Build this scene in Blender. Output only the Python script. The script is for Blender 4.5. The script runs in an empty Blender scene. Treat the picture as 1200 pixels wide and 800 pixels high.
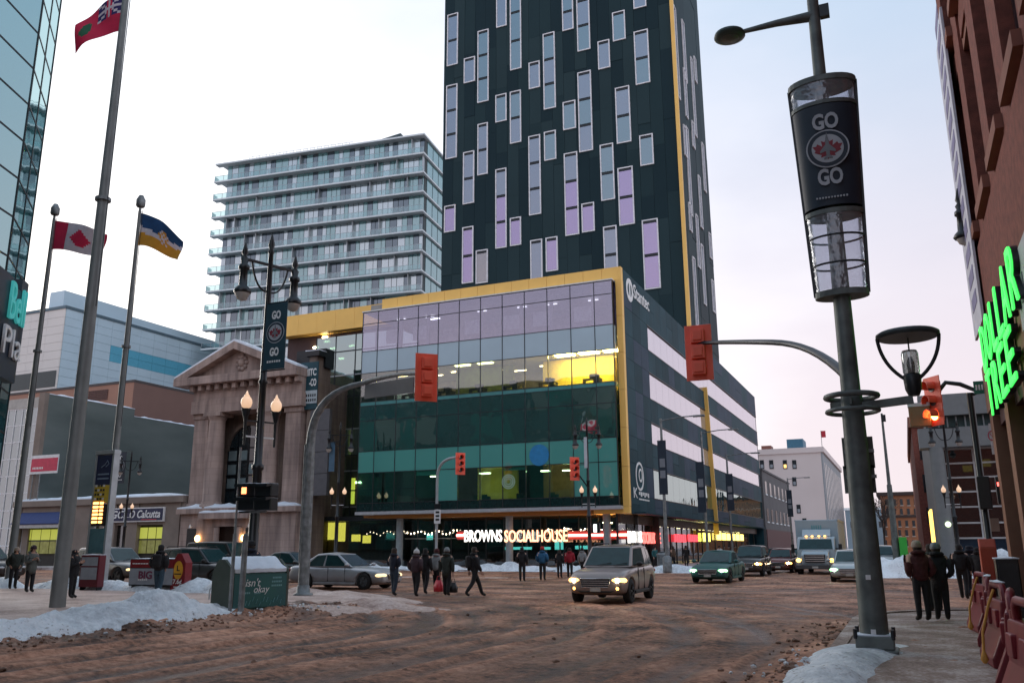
import bpy, bmesh, math, random
import numpy as np
from mathutils import Vector, Matrix, noise as mnoise
R = math.radians
rng = random.Random(7)
scene = bpy.context.scene
col = scene.collection

# ------------------------------------------------------------------ camera
# world axes follow the street grid: +Y runs up the side street, -X along the avenue
F_PX, PITCH, YAW, ROLL, CAM_H = 1010.0, math.atan(242/1010), R(24.0), R(0.31), 1.65
_fh = Vector((-math.sin(YAW), math.cos(YAW), 0)); _rh = Vector((math.cos(YAW), math.sin(YAW), 0)); _up = Vector((0, 0, 1))
FWD = _fh*math.cos(PITCH) + _up*math.sin(PITCH)
_u = _up*math.cos(PITCH) - _fh*math.sin(PITCH)
RIGHT = _rh*math.cos(ROLL) - _u*math.sin(ROLL)
UPV = _u*math.cos(ROLL) + _rh*math.sin(ROLL)
CAM = Vector((0, 0, CAM_H))
cd = bpy.data.cameras.new('camera'); cam = bpy.data.objects.new('camera', cd); col.objects.link(cam)
cd.sensor_width = 36; cd.lens = F_PX/1200*36; cd.clip_start = .1; cd.clip_end = 3000
_m = Matrix((RIGHT, UPV, -FWD)).transposed().to_4x4(); _m.translation = CAM
cam.matrix_world = _m
scene.camera = cam

# ------------------------------------------------------------------ sky, sun, exposure
SUN_AZ, SUN_EL = R(62), R(9)          # azimuth measured from +Y towards -X
SUNV = Vector((-math.sin(SUN_AZ)*math.cos(SUN_EL), math.cos(SUN_AZ)*math.cos(SUN_EL), math.sin(SUN_EL)))
w = bpy.data.worlds.new('World'); scene.world = w; w.use_nodes = True
nt = w.node_tree; N = nt.nodes; L = nt.links
bg = N['Background']
sky = N.new('ShaderNodeTexSky'); sky.sky_type = 'NISHITA'; sky.sun_disc = False
sky.sun_elevation = SUN_EL; sky.sun_rotation = -SUN_AZ; sky.air_density = 1.0; sky.dust_density = 2.0; sky.ozone_density = 2.0
skm = N.new('ShaderNodeVectorMath'); skm.operation = 'SCALE'; skm.inputs['Scale'].default_value = .10
L.new(sky.outputs[0], skm.inputs[0])
# thin high overcast: brightest towards the veiled sun, lavender away from it
tc = N.new('ShaderNodeTexCoord')
dot = N.new('ShaderNodeVectorMath'); dot.operation = 'DOT_PRODUCT'; dot.inputs[1].default_value = SUNV
L.new(tc.outputs['Generated'], dot.inputs[0])
ramp = N.new('ShaderNodeValToRGB'); cr = ramp.color_ramp
mp = N.new('ShaderNodeMapRange'); mp.inputs[1].default_value = -1; mp.inputs[2].default_value = 1
L.new(dot.outputs['Value'], mp.inputs[0]); 
cn = N.new('ShaderNodeTexNoise'); cn.inputs['Scale'].default_value = 2.6; cn.inputs['Detail'].default_value = 5; cn.inputs['Roughness'].default_value = .55
cmap = N.new('ShaderNodeMapping'); cmap.inputs['Scale'].default_value = (1, 1, 2.4)
L.new(tc.outputs['Generated'], cmap.inputs[0]); L.new(cmap.outputs[0], cn.inputs['Vector'])
ca = N.new('ShaderNodeMath'); ca.operation = 'MULTIPLY_ADD'; ca.inputs[1].default_value = .20; ca.inputs[2].default_value = -.10
L.new(cn.outputs[0], ca.inputs[0])
cs = N.new('ShaderNodeMath'); cs.operation = 'ADD'; L.new(mp.outputs[0], cs.inputs[0]); L.new(ca.outputs[0], cs.inputs[1])
L.new(cs.outputs[0], ramp.inputs[0])
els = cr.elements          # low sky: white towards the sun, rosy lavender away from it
els[0].position = 0.0; els[0].color = (.64, .60, .64, 1)  # first stop: unseen sky behind the camera, raised to add light on facade fronts
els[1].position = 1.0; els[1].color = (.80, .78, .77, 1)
for p, c in ((.62, (.46, .39, .42, 1)), (.76, (.495, .435, .46, 1)), (.86, (.61, .57, .575, 1))):
    e = els.new(p); e.color = c
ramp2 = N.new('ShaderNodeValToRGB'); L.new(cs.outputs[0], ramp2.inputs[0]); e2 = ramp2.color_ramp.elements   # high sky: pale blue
e2[0].position = 0.0; e2[0].color = (.54, .58, .66, 1); e2[1].position = 1.0; e2[1].color = (.66, .68, .72, 1)  # first stop lifted likewise behind the camera, extra fill for the fronts
for p, c in ((.60, (.235, .33, .445, 1)), (.72, (.30, .38, .475, 1)), (.84, (.43, .465, .54, 1))):
    e = e2.new(p); e.color = c
sep = N.new('ShaderNodeSeparateXYZ'); L.new(tc.outputs['Generated'], sep.inputs[0])
lowm = N.new('ShaderNodeMapRange'); lowm.interpolation_type = 'SMOOTHSTEP'; lowm.inputs[1].default_value = .10; lowm.inputs[2].default_value = .66; lowm.inputs[3].default_value = 0; lowm.inputs[4].default_value = 1
L.new(sep.outputs['Z'], lowm.inputs[0])
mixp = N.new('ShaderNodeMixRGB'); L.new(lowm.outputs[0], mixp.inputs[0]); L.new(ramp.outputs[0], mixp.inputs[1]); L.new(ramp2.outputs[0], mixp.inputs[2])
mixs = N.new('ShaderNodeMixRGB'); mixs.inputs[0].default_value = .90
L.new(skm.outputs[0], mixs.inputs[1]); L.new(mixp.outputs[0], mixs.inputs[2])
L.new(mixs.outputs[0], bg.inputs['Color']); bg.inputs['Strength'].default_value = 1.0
sl = bpy.data.lights.new('sun', 'SUN'); sl.energy = .8; sl.angle = R(25); sl.color = (1, .93, .86)
so = bpy.data.objects.new('sun', sl); col.objects.link(so)
so.rotation_euler = (-SUNV).to_track_quat('-Z', 'Y').to_euler(); so.location = (0, 0, 60)
vs = scene.view_settings; vs.view_transform = 'Standard'; vs.look = 'None'; vs.exposure = 1.05; vs.gamma = 1.0; vs.use_curve_mapping = False
scene.cycles.use_denoising = True
scene.cycles.max_bounces = 8; scene.cycles.transparent_max_bounces = 16; scene.cycles.sample_clamp_indirect = 4.0
scene.cycles.caustics_reflective = False; scene.cycles.caustics_refractive = False

# ------------------------------------------------------------------ pixel helpers (direction only; depth from planes)
def ray(px, py): return RIGHT*((px-600)/F_PX) + UPV*((400-py)/F_PX) + FWD
def gz(px, py, z=0.0): d = ray(px, py); return CAM + d*((z-CAM_H)/d.z)
def onx(px, py, x): d = ray(px, py); return CAM + d*(x/d.x)
def ony(px, py, y): d = ray(px, py); return CAM + d*(y/d.y)

# ------------------------------------------------------------------ mesh builder
class MB:
    def __init__(s): s.v = []; s.f = []; s.sm = []; s.mi = []; s.cur = 0
    def _add(s, vs, fs, smooth=False):
        b = len(s.v); s.v += [tuple(v) for v in vs]
        for f in fs: s.f.append(tuple(b+i for i in f)); s.sm.append(smooth); s.mi.append(s.cur)
        return s
    def box(s, x0, y0, z0, x1, y1, z1):
        if x0 > x1: x0, x1 = x1, x0
        if y0 > y1: y0, y1 = y1, y0
        if z0 > z1: z0, z1 = z1, z0
        return s._add([(x0,y0,z0),(x1,y0,z0),(x1,y1,z0),(x0,y1,z0),(x0,y0,z1),(x1,y0,z1),(x1,y1,z1),(x0,y1,z1)],
                      [(0,3,2,1),(4,5,6,7),(0,1,5,4),(1,2,6,5),(2,3,7,6),(3,0,4,7)])
    def cbox(s, c, size): return s.box(c[0]-size[0]/2, c[1]-size[1]/2, c[2]-size[2]/2, c[0]+size[0]/2, c[1]+size[1]/2, c[2]+size[2]/2)
    def obox(s, c, size, M):
        """box centred on c, turned by 3x3 matrix M"""
        hx, hy, hz = size[0]/2, size[1]/2, size[2]/2; c = Vector(c)
        vs = [c + M @ Vector(p) for p in ((-hx,-hy,-hz),(hx,-hy,-hz),(hx,hy,-hz),(-hx,hy,-hz),(-hx,-hy,hz),(hx,-hy,hz),(hx,hy,hz),(-hx,hy,hz))]
        return s._add(vs, [(0,3,2,1),(4,5,6,7),(0,1,5,4),(1,2,6,5),(2,3,7,6),(3,0,4,7)])
    def bar(s, a, b, wd, dp):
        """rectangular bar from a to b"""
        a = Vector(a); b = Vector(b); d = (b-a); l = d.length; q = d.to_track_quat('Z', 'Y').to_matrix()
        return s.obox((a+b)/2, (wd, dp, l), q)
    def cyl(s, a, b, r0, r1=None, n=12, caps=True):
        r1 = r0 if r1 is None else r1
        a = Vector(a); b = Vector(b); q = (b-a).to_track_quat('Z', 'Y').to_matrix()
        vs = []
        for c, r in ((a, r0), (b, r1)):
            for i in range(n):
                t = 2*math.pi*i/n; vs.append(c + q @ Vector((r*math.cos(t), r*math.sin(t), 0)))
        s._add(vs, [(i, (i+1) % n, n+(i+1) % n, n+i) for i in range(n)], True)
        if caps:
            if r0 > 1e-5: s._add(vs[:n], [tuple(range(n-1, -1, -1))])
            if r1 > 1e-5: s._add(vs[n:], [tuple(range(n))])
        return s
    def lathe(s, prof, c=(0,0,0), n=14, smooth=True, a0=0, sy=1.0):
        """prof: list of (r, z) from bottom to top"""
        vs = []
        for r, z in prof:
            for i in range(n):
                t = a0+2*math.pi*i/n; vs.append((c[0]+r*math.cos(t), c[1]+sy*r*math.sin(t), c[2]+z))
        fs = []
        for k in range(len(prof)-1):
            for i in range(n): fs.append((k*n+i, k*n+(i+1) % n, (k+1)*n+(i+1) % n, (k+1)*n+i))
        s._add(vs, fs, smooth)
        if prof[0][0] > 1e-4: s._add(vs[:n], [tuple(range(n-1, -1, -1))])
        if prof[-1][0] > 1e-4: s._add(vs[-n:], [tuple(range(n))])
        return s
    def tube(s, pts, r, n=8, caps=True):
        """round tube along points; r a number or one per point"""
        pts = [Vector(p) for p in pts]; rs = r if isinstance(r, (list, tuple)) else [r]*len(pts)
        vs = []; prev = None
        for i, p in enumerate(pts):
            d = (pts[min(i+1, len(pts)-1)] - pts[max(i-1, 0)]).normalized()
            if prev is None:
                ref = Vector((0, 0, 1)) if abs(d.z) < .9 else Vector((0, 1, 0)); x = d.cross(ref).normalized()
            else:
                x = (prev - d*prev.dot(d)).normalized()
            prev = x; y = d.cross(x)
            for k in range(n):
                t = 2*math.pi*k/n; vs.append(p + (x*math.cos(t) + y*math.sin(t))*rs[i])
        fs = []
        for i in range(len(pts)-1):
            for k in range(n): fs.append((i*n+k, i*n+(k+1) % n, (i+1)*n+(k+1) % n, (i+1)*n+k))
        s._add(vs, fs, True)
        if caps: s._add(vs[:n], [tuple(range(n-1, -1, -1))]); s._add(vs[-n:], [tuple(range(n))])
        return s
    def prism(s, poly, axis, a, b):
        """extrude 2D polygon along axis ('x': poly=(y,z), 'y': (x,z), 'z': (x,y)) from a to b"""
        def P(p, t): return (t, p[0], p[1]) if axis == 'x' else (p[0], t, p[1]) if axis == 'y' else (p[0], p[1], t)
        n = len(poly); vs = [P(p, a) for p in poly] + [P(p, b) for p in poly]
        return s._add(vs, [(i, (i+1) % n, n+(i+1) % n, n+i) for i in range(n)] + [tuple(range(n-1, -1, -1)), tuple(range(n, 2*n))])
    def quad(s, a, b, c, d): return s._add([a, b, c, d], [(0, 1, 2, 3)])
    def sphere(s, c, r, n=12, m=8, sz=1.0):
        return s.lathe([(max(r*math.sin(math.pi*k/m), 1e-5), -r*sz*math.cos(math.pi*k/m)) for k in range(m+1)], c, n)
    def mesh(s, name, shift=(0,0,0)):
        me = bpy.data.meshes.new(name)
        sx, sy, sz = shift
        me.from_pydata([(v[0]-sx, v[1]-sy, v[2]-sz) for v in s.v], [], s.f)
        me.polygons.foreach_set('use_smooth', s.sm); me.polygons.foreach_set('material_index', s.mi)
        bm = bmesh.new(); bm.from_mesh(me); bmesh.ops.recalc_face_normals(bm, faces=bm.faces[:]); bm.to_mesh(me); bm.free()
        return me

ORG = {}
def _link(o, parent):
    col.objects.link(o)
    if parent is not None: o.parent = parent
    ORG[o.name] = ORG[parent.name] if parent is not None else Vector(o.location)
def thing(name, loc, label, cat, group=None, rz=0):
    o = bpy.data.objects.new(name, None); o.empty_display_size = .3
    o.location = loc; o.rotation_euler = (0, 0, rz); o['label'] = label; o['category'] = cat
    if group: o['group'] = group
    _link(o, None); return o
def obj(name, mb, mats, parent=None, local=False, bevel=0, label=None, cat=None, group=None, kind=None, base=None):
    """one mesh object; world coordinates unless local. base: origin of a top-level mesh"""
    org = Vector((0,0,0)) if local else (ORG[parent.name] if parent is not None else Vector(base or (0,0,0)))
    me = mb.mesh(name, org) if isinstance(mb, MB) else mb
    if not isinstance(mats, (list, tuple)): mats = [mats]
    if len(me.materials) == 0:
        for m in mats: me.materials.append(m)
    o = bpy.data.objects.new(name, me)
    if parent is None and not local: o.location = org
    _link(o, parent)
    if bevel:
        b = o.modifiers.new('bevel', 'BEVEL'); b.width = bevel; b.segments = 2; b.limit_method = 'ANGLE'; b.angle_limit = R(40)
    if label: o['label'] = label
    if cat: o['category'] = cat
    if group: o['group'] = group
    if kind: o['kind'] = kind
    return o
def inst(name, me, parent, loc, rz=0, mat=None):
    """a piece that shares mesh data; loc in world space"""
    o = bpy.data.objects.new(name, me); col.objects.link(o); o.parent = parent; o.location = Vector(loc) - ORG[parent.name]
    if rz: o.rotation_euler = (0, 0, rz)
    ORG[o.name] = ORG[parent.name]
    if mat: o.material_slots[0].link = 'OBJECT'; o.material_slots[0].material = mat
    return o
def kids(o): return [c for c in col.objects if c.parent == o]
def copy_tree(o, loc=None, rz=None, label=None, parent=None, _kids=None):
    if _kids is None:
        _kids = {}
        for c in col.objects:
            if c.parent: _kids.setdefault(c.parent.name, []).append(c)
    c = o.copy(); col.objects.link(c); c.parent = parent
    if parent is None:
        if loc is not None: c.location = loc
        if rz is not None: c.rotation_euler = (0, 0, rz)
        if label: c['label'] = label
        ORG[c.name] = Vector(c.location)
    else: ORG[c.name] = ORG[parent.name]
    for ch in _kids.get(o.name, []): copy_tree(ch, parent=c, _kids=_kids)
    return c
_fonts = {}
def text_mesh(txt, size, depth=.02, bold=0.0, align='CENTER', shear=0, space=1.0):
    cu = bpy.data.curves.new('text', 'FONT'); cu.body = txt; cu.size = size; cu.extrude = depth/2; cu.offset = bold; cu.align_x = align; cu.align_y = 'CENTER'
    cu.resolution_u = 3; cu.shear = shear; cu.space_character = space
    o = bpy.data.objects.new('text', cu); col.objects.link(o)
    dg = bpy.context.evaluated_depsgraph_get(); dg.update()
    me = bpy.data.meshes.new_from_object(o.evaluated_get(dg))
    bpy.data.objects.remove(o); bpy.data.curves.remove(cu)
    return me
def text(name, txt, size, mat, parent, loc, xdir, updir=(0,0,1), depth=.02, bold=0.0, sx=1.0, align='CENTER', shear=0, width=None, height=None, space=1.0, local=False):
    """lettering: xdir is the reading direction, updir the letters' up (world axes)"""
    me = text_mesh(txt, size, depth, bold, align, shear, space)
    co = [v.co.copy() for v in me.vertices]
    x0, x1 = min(c.x for c in co), max(c.x for c in co); y0, y1 = min(c.y for c in co), max(c.y for c in co)
    kx = (width/(x1-x0)) if width else sx; ky = (height/(y1-y0)) if height else 1.0
    X = Vector(xdir).normalized(); U = Vector(updir).normalized(); Z = X.cross(U)
    for v, c in zip(me.vertices, co): v.co = X*(c.x*kx) + U*((c.y-(y0+y1)/2)*ky) + Z*c.z
    me.materials.clear(); me.materials.append(mat)
    o = bpy.data.objects.new(name, me); col.objects.link(o); o.parent = parent
    o.location = Vector(loc) - (Vector((0,0,0)) if local else ORG[parent.name]); ORG[o.name] = ORG[parent.name]
    return o

# ------------------------------------------------------------------ materials
MATS = {}
def mat(name, c, rough=.7, metal=0.0, var=.12, scale=3.0, bump=0.0, bscale=None, spec=.5, emit=None, estr=0, coat=0, detail=4, c2=None, stretch=None, coord='Object', ao=None):
    if name in MATS: return MATS[name]
    m = bpy.data.materials.new(name); m.use_nodes = True; MATS[name] = m
    t = m.node_tree; n = t.nodes; l = t.links; b = n['Principled BSDF']
    b.inputs['Roughness'].default_value = rough; b.inputs['Metallic'].default_value = metal; b.inputs['Specular IOR Level'].default_value = spec
    if coat: b.inputs['Coat Weight'].default_value = coat; b.inputs['Coat Roughness'].default_value = .08
    tcn = n.new('ShaderNodeTexCoord'); vec = tcn.outputs[coord]
    if stretch:
        mpn = n.new('ShaderNodeMapping'); mpn.inputs['Scale'].default_value = stretch; l.new(vec, mpn.inputs[0]); vec = mpn.outputs[0]
    nz = n.new('ShaderNodeTexNoise'); nz.inputs['Scale'].default_value = scale; nz.inputs['Detail'].default_value = detail; l.new(vec, nz.inputs['Vector'])
    rp = n.new('ShaderNodeValToRGB'); l.new(nz.outputs[0], rp.inputs[0])
    rp.color_ramp.elements[0].position = .3; rp.color_ramp.elements[1].position = .7
    c2_ = c2 or tuple(min(1, x*(1+var)) for x in c); c1_ = c if c2 else tuple(x*(1-var) for x in c)
    rp.color_ramp.elements[0].color = (*c1_, 1); rp.color_ramp.elements[1].color = (*c2_, 1)
    l.new(rp.outputs[0], b.inputs['Base Color'])
    if bump:
        nb = n.new('ShaderNodeTexNoise'); nb.inputs['Scale'].default_value = bscale or scale*6; nb.inputs['Detail'].default_value = 5; l.new(vec, nb.inputs['Vector'])
        bp = n.new('ShaderNodeBump'); bp.inputs['Strength'].default_value = bump; bp.inputs['Distance'].default_value = .05; l.new(nb.outputs[0], bp.inputs['Height']); l.new(bp.outputs[0], b.inputs['Normal'])
    if emit: b.inputs['Emission Color'].default_value = (*emit, 1); b.inputs['Emission Strength'].default_value = estr
    return m
def emis(name, c, s): return mat(name, tuple(min(1, x*.6) for x in c), .5, emit=c, estr=s, var=.02)
def glass(name, tint=(.5, .6, .6), refl=.35, body=.75, rough=.02, wob=.02, wscale=.35, rcol=(.9, .95, 1), diff=None, dmix=.0):
    """coated facade glass: mirror part + see-through tinted part (+ optional milky part)"""
    if name in MATS: return MATS[name]
    m = bpy.data.materials.new(name); m.use_nodes = True; MATS[name] = m
    t = m.node_tree; n = t.nodes; l = t.links; n.remove(n['Principled BSDF']); out = n['Material Output']
    tr = n.new('ShaderNodeBsdfTransparent'); tr.inputs[0].default_value = (*[x*body for x in tint], 1)
    gl = n.new('ShaderNodeBsdfGlossy'); gl.inputs['Color'].default_value = (*rcol, 1); gl.inputs['Roughness'].default_value = rough
    if wob:
        tcn = n.new('ShaderNodeTexCoord'); nz = n.new('ShaderNodeTexNoise'); nz.inputs['Scale'].default_value = wscale; nz.inputs['Detail'].default_value = 1.5
        l.new(tcn.outputs['Object'], nz.inputs['Vector']); bp = n.new('ShaderNodeBump'); bp.inputs['Strength'].default_value = 1; bp.inputs['Distance'].default_value = wob
        l.new(nz.outputs[0], bp.inputs['Height']); l.new(bp.outputs[0], gl.inputs['Normal'])
    lw = n.new('ShaderNodeLayerWeight'); lw.inputs['Blend'].default_value = .25
    mr = n.new('ShaderNodeMapRange'); mr.inputs[3].default_value = refl; mr.inputs[4].default_value = min(1, refl+.6); l.new(lw.outputs['Fresnel'], mr.inputs[0])
    src = tr
    if diff:
        df = n.new('ShaderNodeBsdfDiffuse'); df.inputs[0].default_value = (*diff, 1)
        mx0 = n.new('ShaderNodeMixShader'); mx0.inputs[0].default_value = dmix; l.new(tr.outputs[0], mx0.inputs[1]); l.new(df.outputs[0], mx0.inputs[2]); src = mx0
    mx = n.new('ShaderNodeMixShader'); l.new(mr.outputs[0], mx.inputs[0]); l.new(src.outputs[0], mx.inputs[1]); l.new(gl.outputs[0], mx.inputs[2])
    l.new(mx.outputs[0], out.inputs['Surface'])
    return m
# shared materials
ALU = mat('aluminium', (.42, .45, .47), .4, .6)
DARKM = mat('dark metal', (.018, .022, .026), .42, .3, var=.3)
BLACKM = mat('black paint', (.008, .010, .013), .35, .1, var=.3)
GALV = mat('galvanised steel', (.20, .215, .22), .55, .4, var=.4, scale=5, detail=8)
SNOW = mat('snow', (.74, .80, .88), .6, var=.07, scale=1.5, bump=.55, bscale=9)
CONC = mat('concrete', (.30, .29, .28), .85, bump=.15, scale=1.2, var=.18)
WHITEP = mat('white paint', (.74, .75, .76), .5)
def snowcap(parent, x0, y0, x1, y1, z, h=.12, name='snow_cap'):
    """a rounded slab of lying snow"""
    m = MB(); nx = max(2, int(abs(x1-x0)/.5)); ny = max(2, int(abs(y1-y0)/.5)); nx = min(nx, 24); ny = min(ny, 24)
    vs = []
    for j in range(ny+1):
        for i in range(nx+1):
            u, v = i/nx, j/ny; e = min(1, 6*min(u, 1-u)+.35, 6*min(v, 1-v)+.35)
            vs.append((x0+(x1-x0)*u, y0+(y1-y0)*v, z+h*e*(.75+.5*mnoise.noise((x0+(x1-x0)*u*1.0, y0+(y1-y0)*v, 3.1)))))
    fs = [(j*(nx+1)+i, j*(nx+1)+i+1, (j+1)*(nx+1)+i+1, (j+1)*(nx+1)+i) for j in range(ny) for i in range(nx)]
    m._add(vs, fs, True)
    k = len(vs); rim = [(i, 0) for i in range(nx+1)] + [(nx, j) for j in range(1, ny+1)] + [(i, ny) for i in range(nx-1, -1, -1)] + [(0, j) for j in range(ny-1, 0, -1)]
    ring = [vs[j*(nx+1)+i] for i, j in rim]; n = len(ring)
    m._add(ring + [(p[0], p[1], z-.0) for p in ring], [(i, (i+1) % n, n+(i+1) % n, n+i) for i in range(n)], True)
    m._add([(p[0], p[1], z) for p in ring], [tuple(range(n))])
    return obj(name, m, SNOW, parent)
# ------------------------------------------------------------------ ground, roads, pavements, snow
_perm = np.random.RandomState(3).permutation(512)
def vnoise(x, y):
    xi = np.floor(x).astype(int); yi = np.floor(y).astype(int); xf = x-xi; yf = y-yi
    u = xf*xf*(3-2*xf); v = yf*yf*(3-2*yf)
    def h(a, b): return _perm[(_perm[a & 511]+b) & 511]/511.0
    return (h(xi, yi)*(1-u)+h(xi+1, yi)*u)*(1-v) + (h(xi, yi+1)*(1-u)+h(xi+1, yi+1)*u)*v - .5
def fbm(x, y, oct=4, gain=.55):
    s = 0; a = 1.0
    for k in range(oct): s = s + a*vnoise(x*2**k+17.3*k, y*2**k-9.1*k); a *= gain
    return s
def sstep(a, b, t): t = np.clip((t-a)/(b-a), 0, 1); return t*t*(3-2*t)
KERB_L, KERB_R = -14.75, -1.15
RUT = None
def road_h(x, y):
    """slush with ruts: along Y on the side street, along X on the avenue, arcs where cars turn"""
    wig = .35*fbm(x*.05, y*.09, 2)
    s = x+wig; g = np.zeros_like(x)
    for c, wd, dp in ((-13.5, .34, .12), (-12.6, .2, .04), (-11.8, .24, .06), (-10.9, .2, .035), (-10.2, .25, .055), (-9.3, .2, .03), (-8.5, .24, .06), (-7.6, .2, .03), (-6.9, .24, .05), (-6.1, .2, .03), (-5.3, .26, .06), (-4.4, .2, .03), (-3.7, .24, .05), (-2.7, .26, .055), (-1.9, .2, .04)):
        g -= dp*np.exp(-((s-c)/wd)**2); g += dp*.55*np.exp(-((s-c-.48)/.2)**2)+dp*.4*np.exp(-((s-c+.46)/.18)**2)
    ga = np.zeros_like(x); t = y+.5*fbm(x*.07+5, y*.05, 2)
    for c in np.arange(24.5, 58, 1.55): ga -= .055*np.exp(-((t-c)/.25)**2); ga += .035*np.exp(-((t-c-.5)/.2)**2)
    gt = np.zeros_like(x)
    for cx, cy, rad in ((-21, 12, 11.2), (-21, 12, 12.7), (-27, 14, 19.5), (-27, 14, 21.1), (6, 8, 15.3), (6, 8, 16.8)):
        d = np.hypot(x-cx, y-cy)+.25*fbm(x*.1, y*.1, 2); gt -= .05*np.exp(-((d-rad)/.22)**2); gt += .03*np.exp(-((d-rad-.45)/.18)**2)
    k = sstep(21, 29, y)*(1-sstep(56, 62, y))
    # streaky packed tracks: noise stretched along the direction of travel, a few real wheel ruts fading in and out
    sY = fbm(s*1.5+3, y*.035, 4, .66); sX = fbm(x*.03+9, t*1.3, 4, .66)
    dT = np.hypot(x+24, y-12); sT = fbm(dT*1.6, np.arctan2(y-12, x+24)*.8+40, 4, .66)
    fade = np.clip(.25+1.5*(fbm(x*.22+31, y*.07, 3)+.15), 0, 1.1)
    kt = sstep(11, 19, y)*(1-sstep(30, 38, y))*.75
    h = (.75*g*fade+.085*sY)*(1-k)*(1-kt)+(.6*ga*fade+.06*sX)*k*(1-kt*.6)+(.9*gt*fade+.085*sT)*kt
    global RUT
    RUT = np.clip(.5-h/.075, 0, 1)
    lump = fbm(x*1.1, y*1.1, 4); fine = np.abs(fbm(x*4.5, y*4.5, 3, .6))
    h = h + .018*lump + .035*fine*(.6+.8*sstep(-.1, .35, fbm(x*.35, y*.35, 2)))
    near = (1-sstep(0, 1.3, x-KERB_L))*(y < 22); h = h + near*(.12+.16*fbm(x*2.1, y*2.1, 4))
    nearr = (1-sstep(0, .9, KERB_R-x))*(y < 22); h = h + nearr*(.05+.08*fbm(x*2.4, y*2.4, 3))
    return h
def grid_mesh(name, x0, x1, y0, y1, step, hf, keep=None):
    nx = int((x1-x0)/step); ny = int((y1-y0)/step)
    global RUT; RUT = None
    X, Y = np.meshgrid(np.linspace(x0, x1, nx+1), np.linspace(y0, y1, ny+1)); Z = hf(X, Y)
    idx = np.arange((nx+1)*(ny+1)).reshape(ny+1, nx+1)
    F = np.stack([idx[:-1, :-1], idx[:-1, 1:], idx[1:, 1:], idx[1:, :-1]], -1).reshape(-1, 4)
    if keep is not None:
        K = keep(X, Y, Z); kf = (K[:-1, :-1] | K[:-1, 1:] | K[1:, 1:] | K[1:, :-1]).reshape(-1); F = F[kf]
    V = np.stack([X, Y, Z], -1).reshape(-1, 3)
    used = np.unique(F); re = np.full(len(V), -1); re[used] = np.arange(len(used)); V = V[used]; F = re[F]
    me = bpy.data.meshes.new(name); me.vertices.add(len(V)); me.vertices.foreach_set('co', V.astype(np.float32).ravel())
    me.loops.add(len(F)*4); me.loops.foreach_set('vertex_index', F.astype(np.int32).ravel())
    me.polygons.add(len(F)); me.polygons.foreach_set('loop_start', np.arange(0, len(F)*4, 4, dtype=np.int32))
    if RUT is not None:
        at_ = me.attributes.new('rut', 'FLOAT', 'POINT'); at_.data.foreach_set('value', RUT.reshape(-1)[used].astype(np.float32))
    me.polygons.foreach_set('use_smooth', np.ones(len(F), bool)); me.update(calc_edges=True); me.validate()
    return me
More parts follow.
